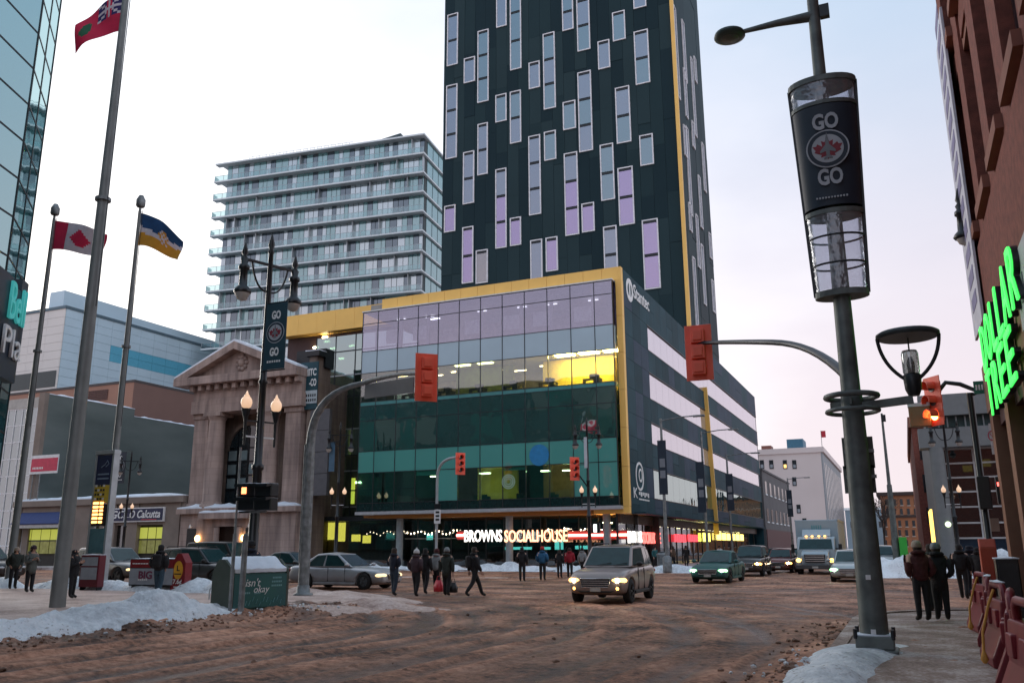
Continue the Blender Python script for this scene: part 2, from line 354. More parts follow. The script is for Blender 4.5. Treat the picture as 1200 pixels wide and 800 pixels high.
def slush_mat(name, dark, mid, light, lightpos=.72, sc=1.0, bump=.5, rut=False, grit=None):
    m = bpy.data.materials.new(name); m.use_nodes = True; t = m.node_tree; n = t.nodes; l = t.links; b = n['Principled BSDF']
    tcn = n.new('ShaderNodeTexCoord')
    a = n.new('ShaderNodeTexNoise'); a.inputs['Scale'].default_value = .45*sc; a.inputs['Detail'].default_value = 8; a.inputs['Roughness'].default_value = .68
    f = n.new('ShaderNodeTexNoise'); f.inputs['Scale'].default_value = 7*sc; f.inputs['Detail'].default_value = 7; f.inputs['Roughness'].default_value = .72
    for q in (a, f): l.new(tcn.outputs['Object'], q.inputs['Vector'])
    ad = n.new('ShaderNodeMath'); ad.operation = 'MULTIPLY_ADD'; ad.inputs[1].default_value = .42; l.new(f.outputs[0], ad.inputs[0])
    a2 = n.new('ShaderNodeMath'); a2.operation = 'MULTIPLY'; a2.inputs[1].default_value = .58; l.new(a.outputs[0], a2.inputs[0]); l.new(a2.outputs[0], ad.inputs[2])
    rp = n.new('ShaderNodeValToRGB'); l.new(ad.outputs[0], rp.inputs[0]); e = rp.color_ramp.elements
    e[0].position = .41; e[0].color = (*dark, 1); e[1].position = lightpos-.10; e[1].color = (*light, 1); k = e.new(.50); k.color = (*mid, 1)
    src = rp.outputs[0]
    if rut:      # wet packed dirt in the wheel ruts, paler crumbs on the ridges between
        an = n.new('ShaderNodeAttribute'); an.attribute_name = 'rut'; ra = n.new('ShaderNodeValToRGB'); l.new(an.outputs['Fac'], ra.inputs[0]); q = ra.color_ramp.elements
        q[0].position = .15; q[0].color = (1.4, 1.34, 1.30, 1); q[1].position = .95; q[1].color = (.36, .33, .32, 1); z = q.new(.5); z.color = (1, 1, 1, 1)
        mm_ = n.new('ShaderNodeMixRGB'); mm_.blend_type = 'MULTIPLY'; mm_.inputs[0].default_value = 1; l.new(src, mm_.inputs[1]); l.new(ra.outputs[0], mm_.inputs[2]); src = mm_.outputs[0]
        rg = n.new('ShaderNodeMapRange'); rg.inputs[1].default_value = .5; rg.inputs[3].default_value = .7; rg.inputs[4].default_value = .38; l.new(an.outputs['Fac'], rg.inputs[0]); l.new(rg.outputs[0], b.inputs['Roughness'])
    if grit:
        gn = n.new('ShaderNodeTexNoise'); gn.inputs['Scale'].default_value = 14; gn.inputs['Detail'].default_value = 4; l.new(tcn.outputs['Object'], gn.inputs['Vector'])
        gr_ = n.new('ShaderNodeMapRange'); gr_.inputs[1].default_value = .60; gr_.inputs[2].default_value = .68; l.new(gn.outputs[0], gr_.inputs[0])
        g2 = n.new('ShaderNodeTexNoise'); g2.inputs['Scale'].default_value = .8; l.new(tcn.outputs['Object'], g2.inputs['Vector']); g3 = n.new('ShaderNodeMapRange'); g3.inputs[1].default_value = .42; g3.inputs[2].default_value = .62; l.new(g2.outputs[0], g3.inputs[0])
        gm = n.new('ShaderNodeMath'); gm.operation = 'MULTIPLY'; l.new(gr_.outputs[0], gm.inputs[0]); l.new(g3.outputs[0], gm.inputs[1])
        mg = n.new('ShaderNodeMixRGB'); mg.inputs[2].default_value = (*grit, 1); l.new(gm.outputs[0], mg.inputs[0]); l.new(src, mg.inputs[1]); src = mg.outputs[0]
    l.new(src, b.inputs['Base Color']); b.inputs['Roughness'].default_value = .62; b.inputs['Specular IOR Level'].default_value = .35
    fb = n.new('ShaderNodeTexNoise'); fb.inputs['Scale'].default_value = 9*sc; fb.inputs['Detail'].default_value = 6; fb.inputs['Roughness'].default_value = .7; l.new(tcn.outputs['Object'], fb.inputs['Vector'])
    bp = n.new('ShaderNodeBump'); bp.inputs['Strength'].default_value = bump; bp.inputs['Distance'].default_value = .11; l.new(fb.outputs[0], bp.inputs['Height']); l.new(bp.outputs[0], b.inputs['Normal'])
    return m
SLUSH = slush_mat('brown road slush', (.050, .020, .010), (.275, .128, .075), (.50, .275, .185), rut=True)
TRAMP = slush_mat('trampled sandy snow', (.30, .20, .165), (.52, .375, .32), (.72, .60, .55), sc=1.3)
TRAMP2 = slush_mat('sanded pavement', (.15, .095, .070), (.29, .20, .16), (.56, .48, .45), sc=2.4, lightpos=.70)
FARPAVE = slush_mat('far pavement snow', (.20, .17, .16), (.40, .36, .36), (.66, .66, .70), sc=.8)
SNOWB = slush_mat('old snow', (.62, .66, .70), (.84, .89, .93), (.92, .95, .98), sc=.9, lightpos=.62, bump=.9, grit=(.16, .12, .10))
# dirt speckle near the edges of ploughed snow
gb = MB(); gb.quad((-1500, -400, -.25), (1500, -400, -.25), (1500, 2500, -.25), (-1500, 2500, -.25))
obj('ground', gb, FARPAVE, kind='structure')
rd = MB(); rd.quad((-400, -60, -.12), (400, -60, -.12), (400, 600, -.12), (-400, 600, -.12))
obj('road_bed', rd, SLUSH, kind='structure')
obj('road', grid_mesh('road', -17.2, 1.0, 6.5, 27.0, .07, road_h), SLUSH, kind='structure')
obj('avenue', grid_mesh('avenue', -62, 14, 27.0, 62.0, .22, road_h), SLUSH, kind='structure')
obj('side_street', grid_mesh('side_street', -14.2, 1.5, 62.0, 130, .35, lambda x, y: .7*road_h(x, y)), SLUSH, kind='structure')

def sheet(name, poly, z, m, thick=.3):
    b = MB(); b.prism(poly, 'z', z-thick, z); return obj(name, b, m, kind='structure')
def arc(cx, cy, r, a0, a1, n=8): return [(cx+r*math.cos(R(a0+(a1-a0)*i/n)), cy+r*math.sin(R(a0+(a1-a0)*i/n))) for i in range(n+1)]
# left plaza corner, right corner, far corners; each with a kerb
pl = [(-130, -60), (KERB_L, -60)] + arc(KERB_L-7.2, 20.6, 7.2, 0, 90) + [(-130, 27.8)]
sheet('plaza', pl, .11, TRAMP)
pr = [(60, -60), (60, 25.2)] + arc(KERB_R+4.0, 21.2, 4.0, 90, 180) + [(KERB_R, -60)]
sheet('pavement', pr, .11, TRAMP2)
pf = [(-200, 59.0)] + arc(-13.4-4, 63, 4, 270, 360) + [(-13.4, 420), (-200, 420)]
sheet('pavement', pf, .12, FARPAVE)
pg = [(.2, 420)] + [(.2, 60)] + arc(3.2, 59, 3.0, 180, 270) + [(120, 56), (120, 420)]
sheet('pavement', pg, .12, FARPAVE)
def kerb(path, z):
    b = MB()
    for (x0, y0), (x1, y1) in zip(path[:-1], path[1:]):
        b.bar((x0, y0, z-.1), (x1, y1, z-.1), .22, .24)
    o = obj('kerb', b, TRAMP2, kind='structure'); return o
kerb([(KERB_R, -5), (KERB_R, 21.2)] + arc(KERB_R+4.0, 21.2, 4.0, 180, 90)[1:] + [(14, 25.2)], .12)
kerb([(KERB_L, 4), (KERB_L, 20.6)] + arc(KERB_L-7.2, 20.6, 7.2, 0, 90)[1:] + [(-60, 27.8)], .085)

# ---- ploughed snow banks
def bumps(lst, base=0.0, rough=.22, amp=1.0):
    def f(x, y):
        h = np.full_like(x, -.08)
        for cx, cy, rx, ry, a in lst:
            d = np.sqrt(((x-cx)/rx)**2+((y-cy)/ry)**2+1e-9)
            d = d*(1+.35*fbm(x*.8+cx, y*.8+cy, 3))
            h = np.maximum(h, a*(1-sstep(.15, 1.1, d))-.06) if False else h+np.clip(a*(1-d*d), 0, None)*(1-.0)
        n = fbm(x*1.2, y*1.2, 4, .6); n2 = np.abs(fbm(x*4.2, y*4.2, 3))
        m = np.clip((h+.08)*3, 0, 1)
        return base + h*(1+.35*n) + m*(rough*.45*n + rough*.30*n2)*amp
    return f
def bank(name, lst, x0, x1, y0, y1, step, z, label, rough=.22, m=None):
    f = bumps(lst, z, rough)
    me = grid_mesh(name, x0, x1, y0, y1, step, f, keep=lambda X, Y, Z: Z > z-.055)
    o = obj(name, me, m or SNOWB, kind='stuff', label=label, cat='snow'); return o
bank('snow_bank', [(-15.6, 10.4, 1.15, 3.0, .28), (-15.5, 8.0, 1.1, 2.6, .30), (-15.9, 14.6, 1.4, 2.7, .40), (-16.0, 16.7, 1.3, 1.8, .28), (-17.2, 14.0, 1.0, 1.3, .18), (-15.2, 13.0, .8, 2.5, .18), (-16.1, 18.6, .9, 1.2, .14)],
     -20, -13.9, 5, 21, .065, .11, 'ploughed heap of bluish snow along the plaza kerb in front of the green box', .34)
bank('snow_bank', [(-32.4, 28.6-1.6, 2.2, .9, .50), (-29.6, 26.6, 2.0, .8, .38), (-27.0, 26.4, 1.6, .8, .34), (-24.6, 26.2, 1.6, .9, .5), (-23.0, 26.0, 1.2, .8, .55), (-36.5, 26.4, 2.5, .9, .45), (-41, 26.0, 3, 1, .6)],
     -46, -21, 24.6, 29, .12, .11, 'low snow ridge between plaza and avenue behind the red newspaper boxes', .2)
bank('snow_bank', [(x_, 59.6+.3*math.sin(x_), 2.2, .8, .34+.16*math.sin(x_*1.7)) for x_ in np.arange(-58, -17, 2.3)] + [(-14.6, 57.9, 1.8, 1.0, .5), (-12.9, 58.4, 1.2, .7, .3)],
     -62, -11, 56.5, 62, .2, .10, 'long snow ridge along the kerb in front of the glass building', .18)
bank('snow_bank', [(-1.3, 52.6, 1.6, 1.3, .62), (.4, 52.8, 2.0, 1.4, .8), (2.8, 53.2, 2.4, 1.3, .7), (5.0, 53, 2.4, 1.4, 1.1), (8.2, 53, 2.4, 1.4, .9)],
     -4, 12, 50, 56, .16, .02, 'snow heap on the far corner beside the green sign', .2)
bank('snow_bank', [(-.85, 14.2, .72, 1.6, .19), (-1.0, 12.2, .66, 2.0, .15), (-.45, 15.7, .65, .7, .12), (-1.0, 10.0, .5, 2.2, .15), (-.9, 17.4, .45, 1.1, .07)],
     -2.9, 1.2, 6.5, 20, .05, .10, 'patch of clean snow around the base of the tall banner lamp post', .10)
bank('snow_bank', [(-13.4, 22.0, 2.0, .7, .13), (-15.2, 22.6, 2.4, 1.5, .20), (-14.6, 20.4, 1.6, 1.7, .20), (-16.6, 24.6, 2.4, 1.6, .20), (-18.6, 26.6, 2.4, 1.3, .22), (-20.6, 27.0, 1.6, .9, .2)],
     -23, -9, 18.5, 28, .08, .04, 'dirty trampled snow at the plaza corner beside the curved signal pole', .09, TRAMP)
bank('snow_bank', [(x_, 46.6+.25*math.sin(2*x_), 2.0, .55, .07) for x_ in np.arange(-31, -15, 2.1)], -34, -13, 45, 48.5, .15, .03, 'thin streak of snow left across the avenue beyond the walkers', .08, TRAMP)

# loose clods of slush and snow thrown along the kerbs
def clods(label, pts, m, seed, r0, r1):
    rr = random.Random(seed); b = MB()
    ico = bmesh.new(); bmesh.ops.create_icosphere(ico, subdivisions=1, radius=1); iv = [v.co.copy() for v in ico.verts]; iff = [tuple(v.index for v in f.verts) for f in ico.faces]; ico.free()
    for (x, y, z) in pts:
        r_ = rr.uniform(r0, r1)*rr.uniform(.6, 1.3); k = Vector((rr.uniform(.7, 1.4), rr.uniform(.7, 1.4), rr.uniform(.5, .9)))
        b._add([Vector((x+v.x*r_*k.x*rr.uniform(.75, 1.2), y+v.y*r_*k.y*rr.uniform(.75, 1.2), z+r_*.25+v.z*r_*k.z*rr.uniform(.75, 1.2))) for v in iv], iff, False)
    return obj('slush_clods', b, m, kind='stuff', label=label, cat='slush')
rr = random.Random(11); pts = []
for i in range(700):
    y = rr.uniform(7, 22); x = KERB_L+.35+rr.gauss(0, .45); pts.append((x, y, float(road_h(np.array([x]), np.array([y]))[0])))
for i in range(260):
    y = rr.uniform(7, 21); x = KERB_R-.35+rr.gauss(0, .35); pts.append((x, y, max(.0, float(road_h(np.array([x]), np.array([y]))[0]))))
for i in range(70):
    y = rr.uniform(8, 26); x = rr.uniform(-13, -2); pts.append((x, y, float(road_h(np.array([x]), np.array([y]))[0])))
RUT = None
SLUSHC = slush_mat('slush crumb', (.10, .055, .035), (.22, .12, .078), (.36, .22, .16), sc=2)
clods('brown crumbs of slush scattered along the kerbs and ruts', pts, SLUSHC, 4, .015, .05)
pts = [(KERB_L-.5+rr.gauss(0, .6), rr.uniform(7, 20.5), .16) for i in range(240)]+[(-1.35-abs(rr.gauss(0, .3)), rr.uniform(8, 15), .06) for i in range(70)]
clods('white lumps of snow broken off the ploughed heaps', pts, SNOWB, 6, .015, .05)
# ------------------------------------------------------------------ glass office building with yellow frame
C0 = gz(739, 601, 4.2)
XR, YFR = C0.x, C0.y; YG = YFR-.9
def zG(py, px=642): return ony(px, py, YG).z
ZTOP = ony(729, 313, YFR).z
YEL = mat('yellow panel', (.93, .56, .14), .5, var=.05, scale=.6)
ORG_SOF = mat('orange soffit', (.40, .16, .03), .5, var=.08)
MULL = mat('dark mullion', (.03, .035, .04), .45, .4)
SPAN = mat('spandrel glass', (.36, .50, .58), .15, var=.05, spec=.8, scale=.4)
SPAN2 = mat('thin teal spandrel', (.08, .27, .27), .12, var=.08, spec=.8)
GL_TOP = glass('upper glass', (.85, .85, .92), .22, .9, wob=.03, rcol=(.86, .84, 1.0))
GL_MID = glass('middle glass', (.85, .86, .76), .14, .95, wob=.012, rcol=(.90, .95, 1))
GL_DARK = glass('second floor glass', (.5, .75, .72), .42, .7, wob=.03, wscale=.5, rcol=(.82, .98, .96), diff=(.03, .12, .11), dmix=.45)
GL_LOW = glass('first floor glass', (.7, .95, .88), .18, .9, wob=.02, rcol=(.80, 1, .98))
BLIND = mat('teal roller blind', (.26, .66, .60), .8, var=.06)
BLIND2 = mat('blue roller blind', (.10, .60, .75), .8, var=.06)
DPAN = [mat('dark blue panel %s' % 'abc'[i], c, .55, .0, var=.16, scale=.5, spec=.06) for i, c in enumerate(((.014, .050, .066), (.022, .066, .086), (.042, .070, .105)))]
STRIPG = glass('white strip glass', (.8, .8, .85), .52, .4, wob=.006, rcol=(.95, .94, 1), diff=(.75, .76, .82), dmix=.6)
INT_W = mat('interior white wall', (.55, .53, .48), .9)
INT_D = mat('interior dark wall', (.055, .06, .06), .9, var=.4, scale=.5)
INT_Y = mat('interior yellow wall', (.80, .62, .10), .9, var=.08)
INT_G = mat('interior olive wall', (.20, .24, .07), .9, var=.15)
INT_R = mat('interior burgundy', (.10, .012, .02), .8)
CEIL = mat('interior ceiling', (.5, .5, .46), .9)
LIGHTW = emis('warm ceiling light', (1, .82, .48), 9)
LIGHTC = emis('cool ceiling light', (.95, .95, 1), 5)
LIGHTY = emis('yellow room light', (1, .80, .30), 30)

off = thing('glass_office_building', (XR, YFR, 0), 'glass office building framed in bright yellow with dark blue side wall', 'building')
cpx = [426.5, 444, 467.5, 491.5, 516, 540.5, 565.5, 590, 616, 642, 669, 696, 717.5]
CX = [ony(p, 352, YG).x for p in cpx]
CX[2:12] = [CX[2]+(CX[11]-CX[2])*i/9 for i in range(10)]
rows_px = [593.5, 583, 544, 516.5, 477, 458, 453, 416, 388, 353, 338]
RZ = [zG(p) for p in rows_px]
XL, XG = CX[0], CX[-1]
# curtain wall panes
row_mat = [None, GL_LOW, GL_LOW, GL_DARK, GL_DARK, SPAN2, GL_MID, SPAN, GL_TOP, GL_TOP]
GL_BLIND = glass('blind backed glass', (.5, .8, .75), .16, .7, wob=.02, rcol=(.80, 1, .98), diff=(.12, .42, .37), dmix=.85)
PANEDARK = mat('bottom dark pane', (.012, .03, .03), .08, spec=.8)
for r in range(10):
    m_ = row_mat[r] or PANEDARK
    for c in range(12):
        b = MB(); b.box(CX[c]+.03, YG, RZ[r]+.03, CX[c+1]-.03, YG+.035, RZ[r+1]-.03)
        obj('pane', b, GL_BLIND if (r == 2 or (r == 1 and c in (4, 10, 11))) else m_, off)
# right return of the glass box
for r in range(10):
    b = MB(); b.box(XG-.04, YG+.05, RZ[r]+.03, XG-.005, YFR-.02, RZ[r+1]-.03)
    obj('pane', b, row_mat[r] or PANEDARK, off)
for c in range(13):
    b = MB(); b.box(CX[c]-.028, YG-.03, RZ[0], CX[c]+.028, YG+.09, RZ[-1]); obj('mullion', b, MULL, off)
for r in range(11):
    b = MB(); b.box(XL, YG-.022, RZ[r]-.025, XG, YG+.08, RZ[r]+.025); obj('transom', b, MULL, off)
b = MB(); b.box(XL-.1, YG-.08, RZ[-1]+.03, XG+.05, YFR, RZ[-1]+.13); obj('roof_edge', b, WHITEP, off)
b = MB(); b.box(XL-.1, YG-.08, RZ[0]-.28, XG+.15, YFR-.02, RZ[0]-.03); obj('bottom_edge', b, mat('pale metal', (.5, .52, .55), .4, .4), off)
# yellow frame, panel by panel
xb0 = ony(450, 346, YFR).x; zb = RZ[-1]+.15; nP = 14
for i in range(nP):
    x0 = xb0+(XR-xb0)*i/nP; x1 = xb0+(XR-xb0)*(i+1)/nP
    b = MB(); b.box(x0+.012, YFR-.28, zb, x1-.012, YFR+.25, ZTOP); obj('frame_panel', b, YEL, off)
zj = [4.75+(zb-4.75)*k/6 for k in range(7)]
for k in range(6):
    b = MB(); b.box(XG+.12, YFR-.28, zj[k]+.012, XR, YFR+.25, zj[k+1]-.012); obj('frame_panel', b, YEL, off)
for i in range(8):
    x0 = ony(440, 600, YFR).x; x1 = x0+(XR-x0)*(i+1)/8; x0 = x0+(XR-x0)*i/8
    b = MB(); b.box(x0+.01, YFR-.28, 4.2, x1-.01, YFR+.25, 4.74); obj('frame_panel', b, ORG_SOF if i < 7 else YEL, off)
b = MB(); b.box(XL, YFR+.26, 4.3, XR-.3, YFR+9, 4.7); obj('soffit', b, ORG_SOF, off)
# floors, ceilings and back walls inside
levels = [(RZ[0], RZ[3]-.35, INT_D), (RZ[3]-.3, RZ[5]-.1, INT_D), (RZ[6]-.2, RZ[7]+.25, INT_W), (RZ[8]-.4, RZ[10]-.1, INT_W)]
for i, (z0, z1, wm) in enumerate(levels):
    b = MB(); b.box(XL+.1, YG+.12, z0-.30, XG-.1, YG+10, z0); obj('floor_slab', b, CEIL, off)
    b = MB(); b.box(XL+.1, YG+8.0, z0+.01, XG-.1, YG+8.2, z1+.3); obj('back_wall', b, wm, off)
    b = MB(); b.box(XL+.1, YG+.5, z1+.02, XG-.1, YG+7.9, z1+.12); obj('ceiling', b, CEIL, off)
    for k in range(8):
        if rng.random() < (.9, .25, .8, .45)[i]:
            x = XL+2+(XG-XL-4)*k/7+rng.uniform(-.6, .6); y = YG+rng.uniform(1.5, 6)
            b = MB(); b.box(x-.6, y-.08, z1-.03, x+.6, y+.08, z1+.01); obj('ceiling_lamp', b, LIGHTW if i in (0, 2) else LIGHTC, off)
# lit yellow meeting area on the third floor, olive room, burgundy band, first floor room
b = MB(); b.box(CX[8]+.4, YG+3.0, RZ[6]+.2, XG-1.0, YG+3.2, RZ[7]+.2); obj('back_wall', b, INT_Y, off)
b = MB(); b.box(CX[4]+.2, YG+3.0, RZ[6], CX[7]-.3, YG+3.2, RZ[7]+.2); obj('back_wall', b, INT_G, off)
for k in range(3):
    x = CX[9]+.9+2.1*k; b = MB(); b.box(x-.8, YG+1.2, RZ[7]+.16, x+.8, YG+1.9, RZ[7]+.22); obj('ceiling_lamp', b, LIGHTY, off)
for k in range(2):
    x = CX[5]+2.2*k-.4; b = MB(); b.box(x-.7, YG+1.3, RZ[7]+.16, x+.7, YG+1.7, RZ[7]+.22); obj('ceiling_lamp', b, emis('olive light', (.95, 1, .5), 4), off)
b = MB(); b.box(XL+.2, YG+.5, RZ[3]+.02, CX[9], YG+.7, RZ[3]+1.0); obj('back_wall', b, INT_R, off)
b = MB(); b.box(CX[5]+.1, YG+3.5, RZ[0]+.05, CX[7]-.2, YG+3.7, RZ[3]-.4); obj('back_wall', b, INT_Y, off)
b = MB(); b.box(CX[8]+.1, YG+3.5, RZ[0]+.05, CX[10]-.2, YG+3.7, RZ[3]-.4); obj('back_wall', b, mat('interior brown', (.30, .15, .05), .8), off)
for x, y, w_ in ((CX[6]-.4, 1.6, .9), (CX[8]+.9, 1.8, .7), (CX[9]+.6, 2.2, .7), (CX[3]+.5, 2.4, .8)):
    b = MB(); b.box(x-w_/2, YG+y, RZ[2]-.35, x+w_/2, YG+y+.35, RZ[2]-.28); obj('ceiling_lamp', b, LIGHTW, off)
for k, x in enumerate((CX[1]+.8, CX[2]+1.5, CX[5]+.6, CX[7]+.3, CX[8]+1.0, CX[10]+.6)):
    b = MB(); b.box(x-.8, YG+1.4, RZ[8]+.9, x+.8, YG+1.46, RZ[9]-.4); obj('whiteboard', b, mat('whiteboard', (.85, .85, .80), .6), off)
    b = MB(); b.box(x+.9, YG+.9, RZ[8], x+1.15, YG+1.15, RZ[10]); obj('inner_column', b, INT_W, off)
    b = MB(); b.box(x-.45, YG+2.6+.3*k, RZ[10]-.25, x+.45, YG+2.75+.3*k, RZ[10]-.2); obj('ceiling_lamp', b, emis('dim office light', (.95, .95, 1), 1.4), off)
# desks and chairs silhouettes behind the glass
DESK = mat('office furniture', (.03, .032, .035), .6)
for i, lv in ((0, 0), (2, 2)):
    z0 = levels[lv][0]
    for k in range(7):
        x = XL+1.5+(XG-XL-3)*k/6.3+rng.uniform(-.4, .4)
        b = MB(); b.box(x-.75, YG+.9, z0+.72, x+.75, YG+1.6, z0+.77)
        for sx in (-.7, .7): b.box(x+sx-.03, YG+.95, z0, x+sx+.03, YG+1.55, z0+.72)
        b.box(x-.25, YG+1.2, z0+.77, x+.25, YG+1.26, z0+1.2); b.box(x+.3, YG+.55, z0, x+.75, YG+.85, z0+1.0)
        obj('desk', b, DESK, off)
# blinds on the first floor
for c in range(12):
    drop = [1.0, 1.0, 1.0, 1.25, 1.9, 1.0, 1.05, 1.2, 1.15, 1.0, 1.9, 1.9][c]
    b = MB(); b.box(CX[c]+.06, YG+.14, RZ[3]-drop*(RZ[3]-RZ[2])+.06, CX[c+1]-.06, YG+.16, RZ[3]-.06)
    if c in (0, 1, 2, 3, 6, 7): obj('roller_blind', b, BLIND2 if c in (0, 2) else BLIND, off)
# round blue mark and round emblem on the first floor windows
def disc(x, z, r0, r1, y, t=.012, n=28):
    b = MB(); vs = []
    for rr, yy in ((r1, y), (r1, y-t), (r0, y-t), (r0, y)):
        for i in range(n): a = 2*math.pi*i/n; vs.append((x+rr*math.cos(a), yy, z+rr*math.sin(a)))
    b._add(vs, [(k*n+i, k*n+(i+1) % n, ((k+1) % 4)*n+(i+1) % n, ((k+1) % 4)*n+i) for k in range(4) for i in range(n)]); return b
p = ony(632, 533, YG); obj('window_disc', disc(p.x, p.z, .001, .85, YG-.03), mat('blue disc', (.02, .22, .48), .5), off)
EMB = mat('pale green emblem', (.42, .60, .52), .6)
p = ony(596, 564, YG)
for r0, r1 in ((.52, .58), (.36, .44), (.2, .26)): obj('emblem_ring', disc(p.x, p.z, r0, r1, YG-.03), EMB, off)
# ---- ground floor front: recessed dark glazing, columns, lights, lettering
YS = YFR+4.2
SHOPG = glass('shop glass', (.6, .62, .62), .12, .7, wob=.008)
xs = [XL-.2+(XR-.6-XL+.2)*i/14 for i in range(15)]
for i in range(14):
    for z0, z1 in ((.15, 2.5), (2.56, 4.25)):
        b = MB(); b.box(xs[i]+.04, YS, z0, xs[i+1]-.04, YS+.03, z1); obj('shop_pane', b, SHOPG, off)
    b = MB(); b.box(xs[i]-.04, YS-.04, .12, xs[i]+.04, YS+.08, 4.28); obj('mullion', b, MULL, off)
b = MB(); b.box(xs[0], YS-.05, 2.5, xs[-1], YS+.07, 2.56); obj('transom', b, ALU, off)
b = MB(); b.box(XL, YS+6, .12, XR-.5, YS+6.2, 4.3); obj('back_wall', b, INT_D, off)
b = MB(); b.box(XL, YS+.1, .05, XR-.5, YS+6, .121); obj('shop_floor', b, mat('dark floor', (.03, .028, .025), .5), off)
for px in (468, 597, 712): 
    x = ony(px, 640, YFR+.5).x; b = MB(); b.cyl((x, YFR+.5, .1), (x, YFR+.5, 4.3), .30, n=16); obj('column', b, mat('grey column', (.26, .30, .31), .6), off)
WARMB = emis('festoon bulb', (1, .80, .55), 10); TEALB = emis('teal glow', (.15, .9, .8), 2.0); YELB = emis('yellow glow', (.95, .85, .12), 2.2); GRNB = emis('green glow', (.2, .95, .2), 1.6)
REDN = emis('red neon', (1, .22, .18), 4.5); PINKP = mat('red sign panel', (.35, .06, .05), .6)
bulb = MB(); bulb.sphere((0, 0, 0), .05, 6, 4); bulbm = bulb.mesh('bulb'); bulbm.materials.append(WARMB)
xA = ony(430, 625, YS-.3).x; xB = ony(735, 622, YS-.3).x
for k in range(70):
    t = k/69; x = xA+(xB-xA)*t
    if t < .42 or t > .72: inst('festoon_bulb', bulbm, off, (x, YS-.3, 3.05+.16*math.sin(t*90)+rng.uniform(-.07, .07)))
b = MB()
for k in range(40): b.bar((xA+(xB-xA)*k/40, YS-.3, 3.15+.1*math.sin(k)), (xA+(xB-xA)*(k+1)/40, YS-.3, 3.15+.1*math.sin(k+1)), .02, .02)
obj('festoon_cable', b, BLACKM, off)
for px0, px1, py0, py1, m_ in ((382, 392, 612, 632, YELB), (412, 422, 626, 634, YELB), (395, 404, 612, 634, YELB), (425, 434, 627, 636, YELB), (452, 462, 624, 632, TEALB), (500, 507, 625, 632, TEALB), (592, 623, 640.5, 643.5, TEALB), (635, 645, 640.5, 643.5, TEALB), (650, 660, 633, 643.5, TEALB), (674, 681, 639, 643, TEALB), (683, 689, 639, 643, TEALB), (733, 743, 637, 641, emis('orange glow', (1, .5, .1), 2))):
    a = ony(px0, py0, YS+.5); c = ony(px1, py1, YS+.5); b = MB(); b.box(a.x, YS+.5, a.z, c.x, YS+.56, c.z); obj('lit_sign', b, m_, off)
def lettering(txt, px0, px1, py, h, y, m_, name='lettering'):
    a = ony(px0, py, y); c = ony(px1, py, y)
    return text(name, txt, 1, m_, off, ((a.x+c.x)/2, y, (a.z+c.z)/2), (1, 0, 0), depth=.06, width=c.x-a.x, height=h, bold=.012)
WNEON = emis('white channel letters', (1, .92, .85), 1.5); ONEON = emis('orange channel letters', (1, .42, .22), 1.7)
lettering('BROWNS', 544, 588, 627.5, .95, YFR+.2, WNEON); lettering('SOCIALHOUSE', 591, 665, 627.5, .95, YFR+.2, ONEON)
for px0, px1 in ((535, 543), (666, 735)):
    a = ony(px0, 627, YFR+.6); c = ony(px1, 625, YFR+.6)
    b = MB(); b.box(a.x, YFR+.55, a.z-.10, c.x, YFR+.65, a.z+.10); obj('neon_line', b, REDN, off)
    b = MB(); b.box(a.x, YFR+.67, a.z-.34, c.x, YFR+.72, a.z+.34); obj('sign_panel', b, PINKP, off)
# ---- right side: panels, window strips, yellow line
YE = onx(884, 462, XR).y
def zx(px, py): return onx(px, py, XR).z
strips = [(zx(762, 412), zx(762, 384)), (zx(765, 469), zx(765, 439)), (zx(768, 521.5), zx(768, 497)), (zx(787, 588), zx(778, 553))]
sy0 = onx(763, 400, XR).y; ypost = onx(829, 540, XR).y
zs = [4.2]; 
for a, c in reversed(strips): zs += [a, c]
zs += [ZTOP-.05]
ys = [YFR+.26]; 
while ys[-1] < YE: ys.append(ys[-1]+(2.35 if ys[-1] < 98 else 4.7))
ys[-1] = YE
for k in range(len(zs)-1):
    strip = k % 2 == 1
    for i in range(len(ys)-1):
        y0, y1 = ys[i], ys[i+1]
        if strip and y0 > sy0-1.5:
            b = MB(); b.box(XR-.12, y0+.015, zs[k]+.05, XR-.08, y1-.015, zs[k+1]-.05); obj('strip_pane', b, STRIPG if k > 1 else GL_DARK, off)
        else:
            nsp = 2 if (k in (0, 2, 8) and i % 3 == 0) else 1
            for q in range(nsp):
                z0 = zs[k]+(zs[k+1]-zs[k])*q/nsp; z1 = zs[k]+(zs[k+1]-zs[k])*(q+1)/nsp
                b = MB(); b.box(XR-.10-.03*rng.random(), y0+.012, z0+.012, XR, y1-.012, z1-.012); obj('cladding_panel', b, DPAN[rng.choice((0, 1, 1, 2)) if i < 14 else rng.choice((1, 2))], off)
for i, (a, c) in enumerate(strips):
    b = MB(); b.box(XR-.10, sy0-1.4, a-.02, XR+.03, YE, a+.05); b.box(XR-.10, sy0-1.4, c-.05, XR+.03, YE, c+.02); obj('strip_trim', b, MULL, off)
b = MB(); b.box(XR-.6, YFR+.3, 4.25, XR-.14, YE-.1, ZTOP-.2); obj('wall_core', b, DPAN[0], off)
b = MB(); b.bar((XR+.12, onx(822, 452, XR).y+1, zx(822, 452)), (XR+.12, ypost+2.2, 3.0), .55, .25); obj('yellow_fin', b, YEL, off)
b = MB(); b.box(XL, YFR+.3, ZTOP-1.0, XR-.62, YE-.1, ZTOP-.25); obj('roof', b, CONC, off)
b = MB(); b.box(XR-9, YE-.2, .12, XR-.05, YE-.1, ZTOP-.1); obj('end_wall', b, DPAN[1], off)
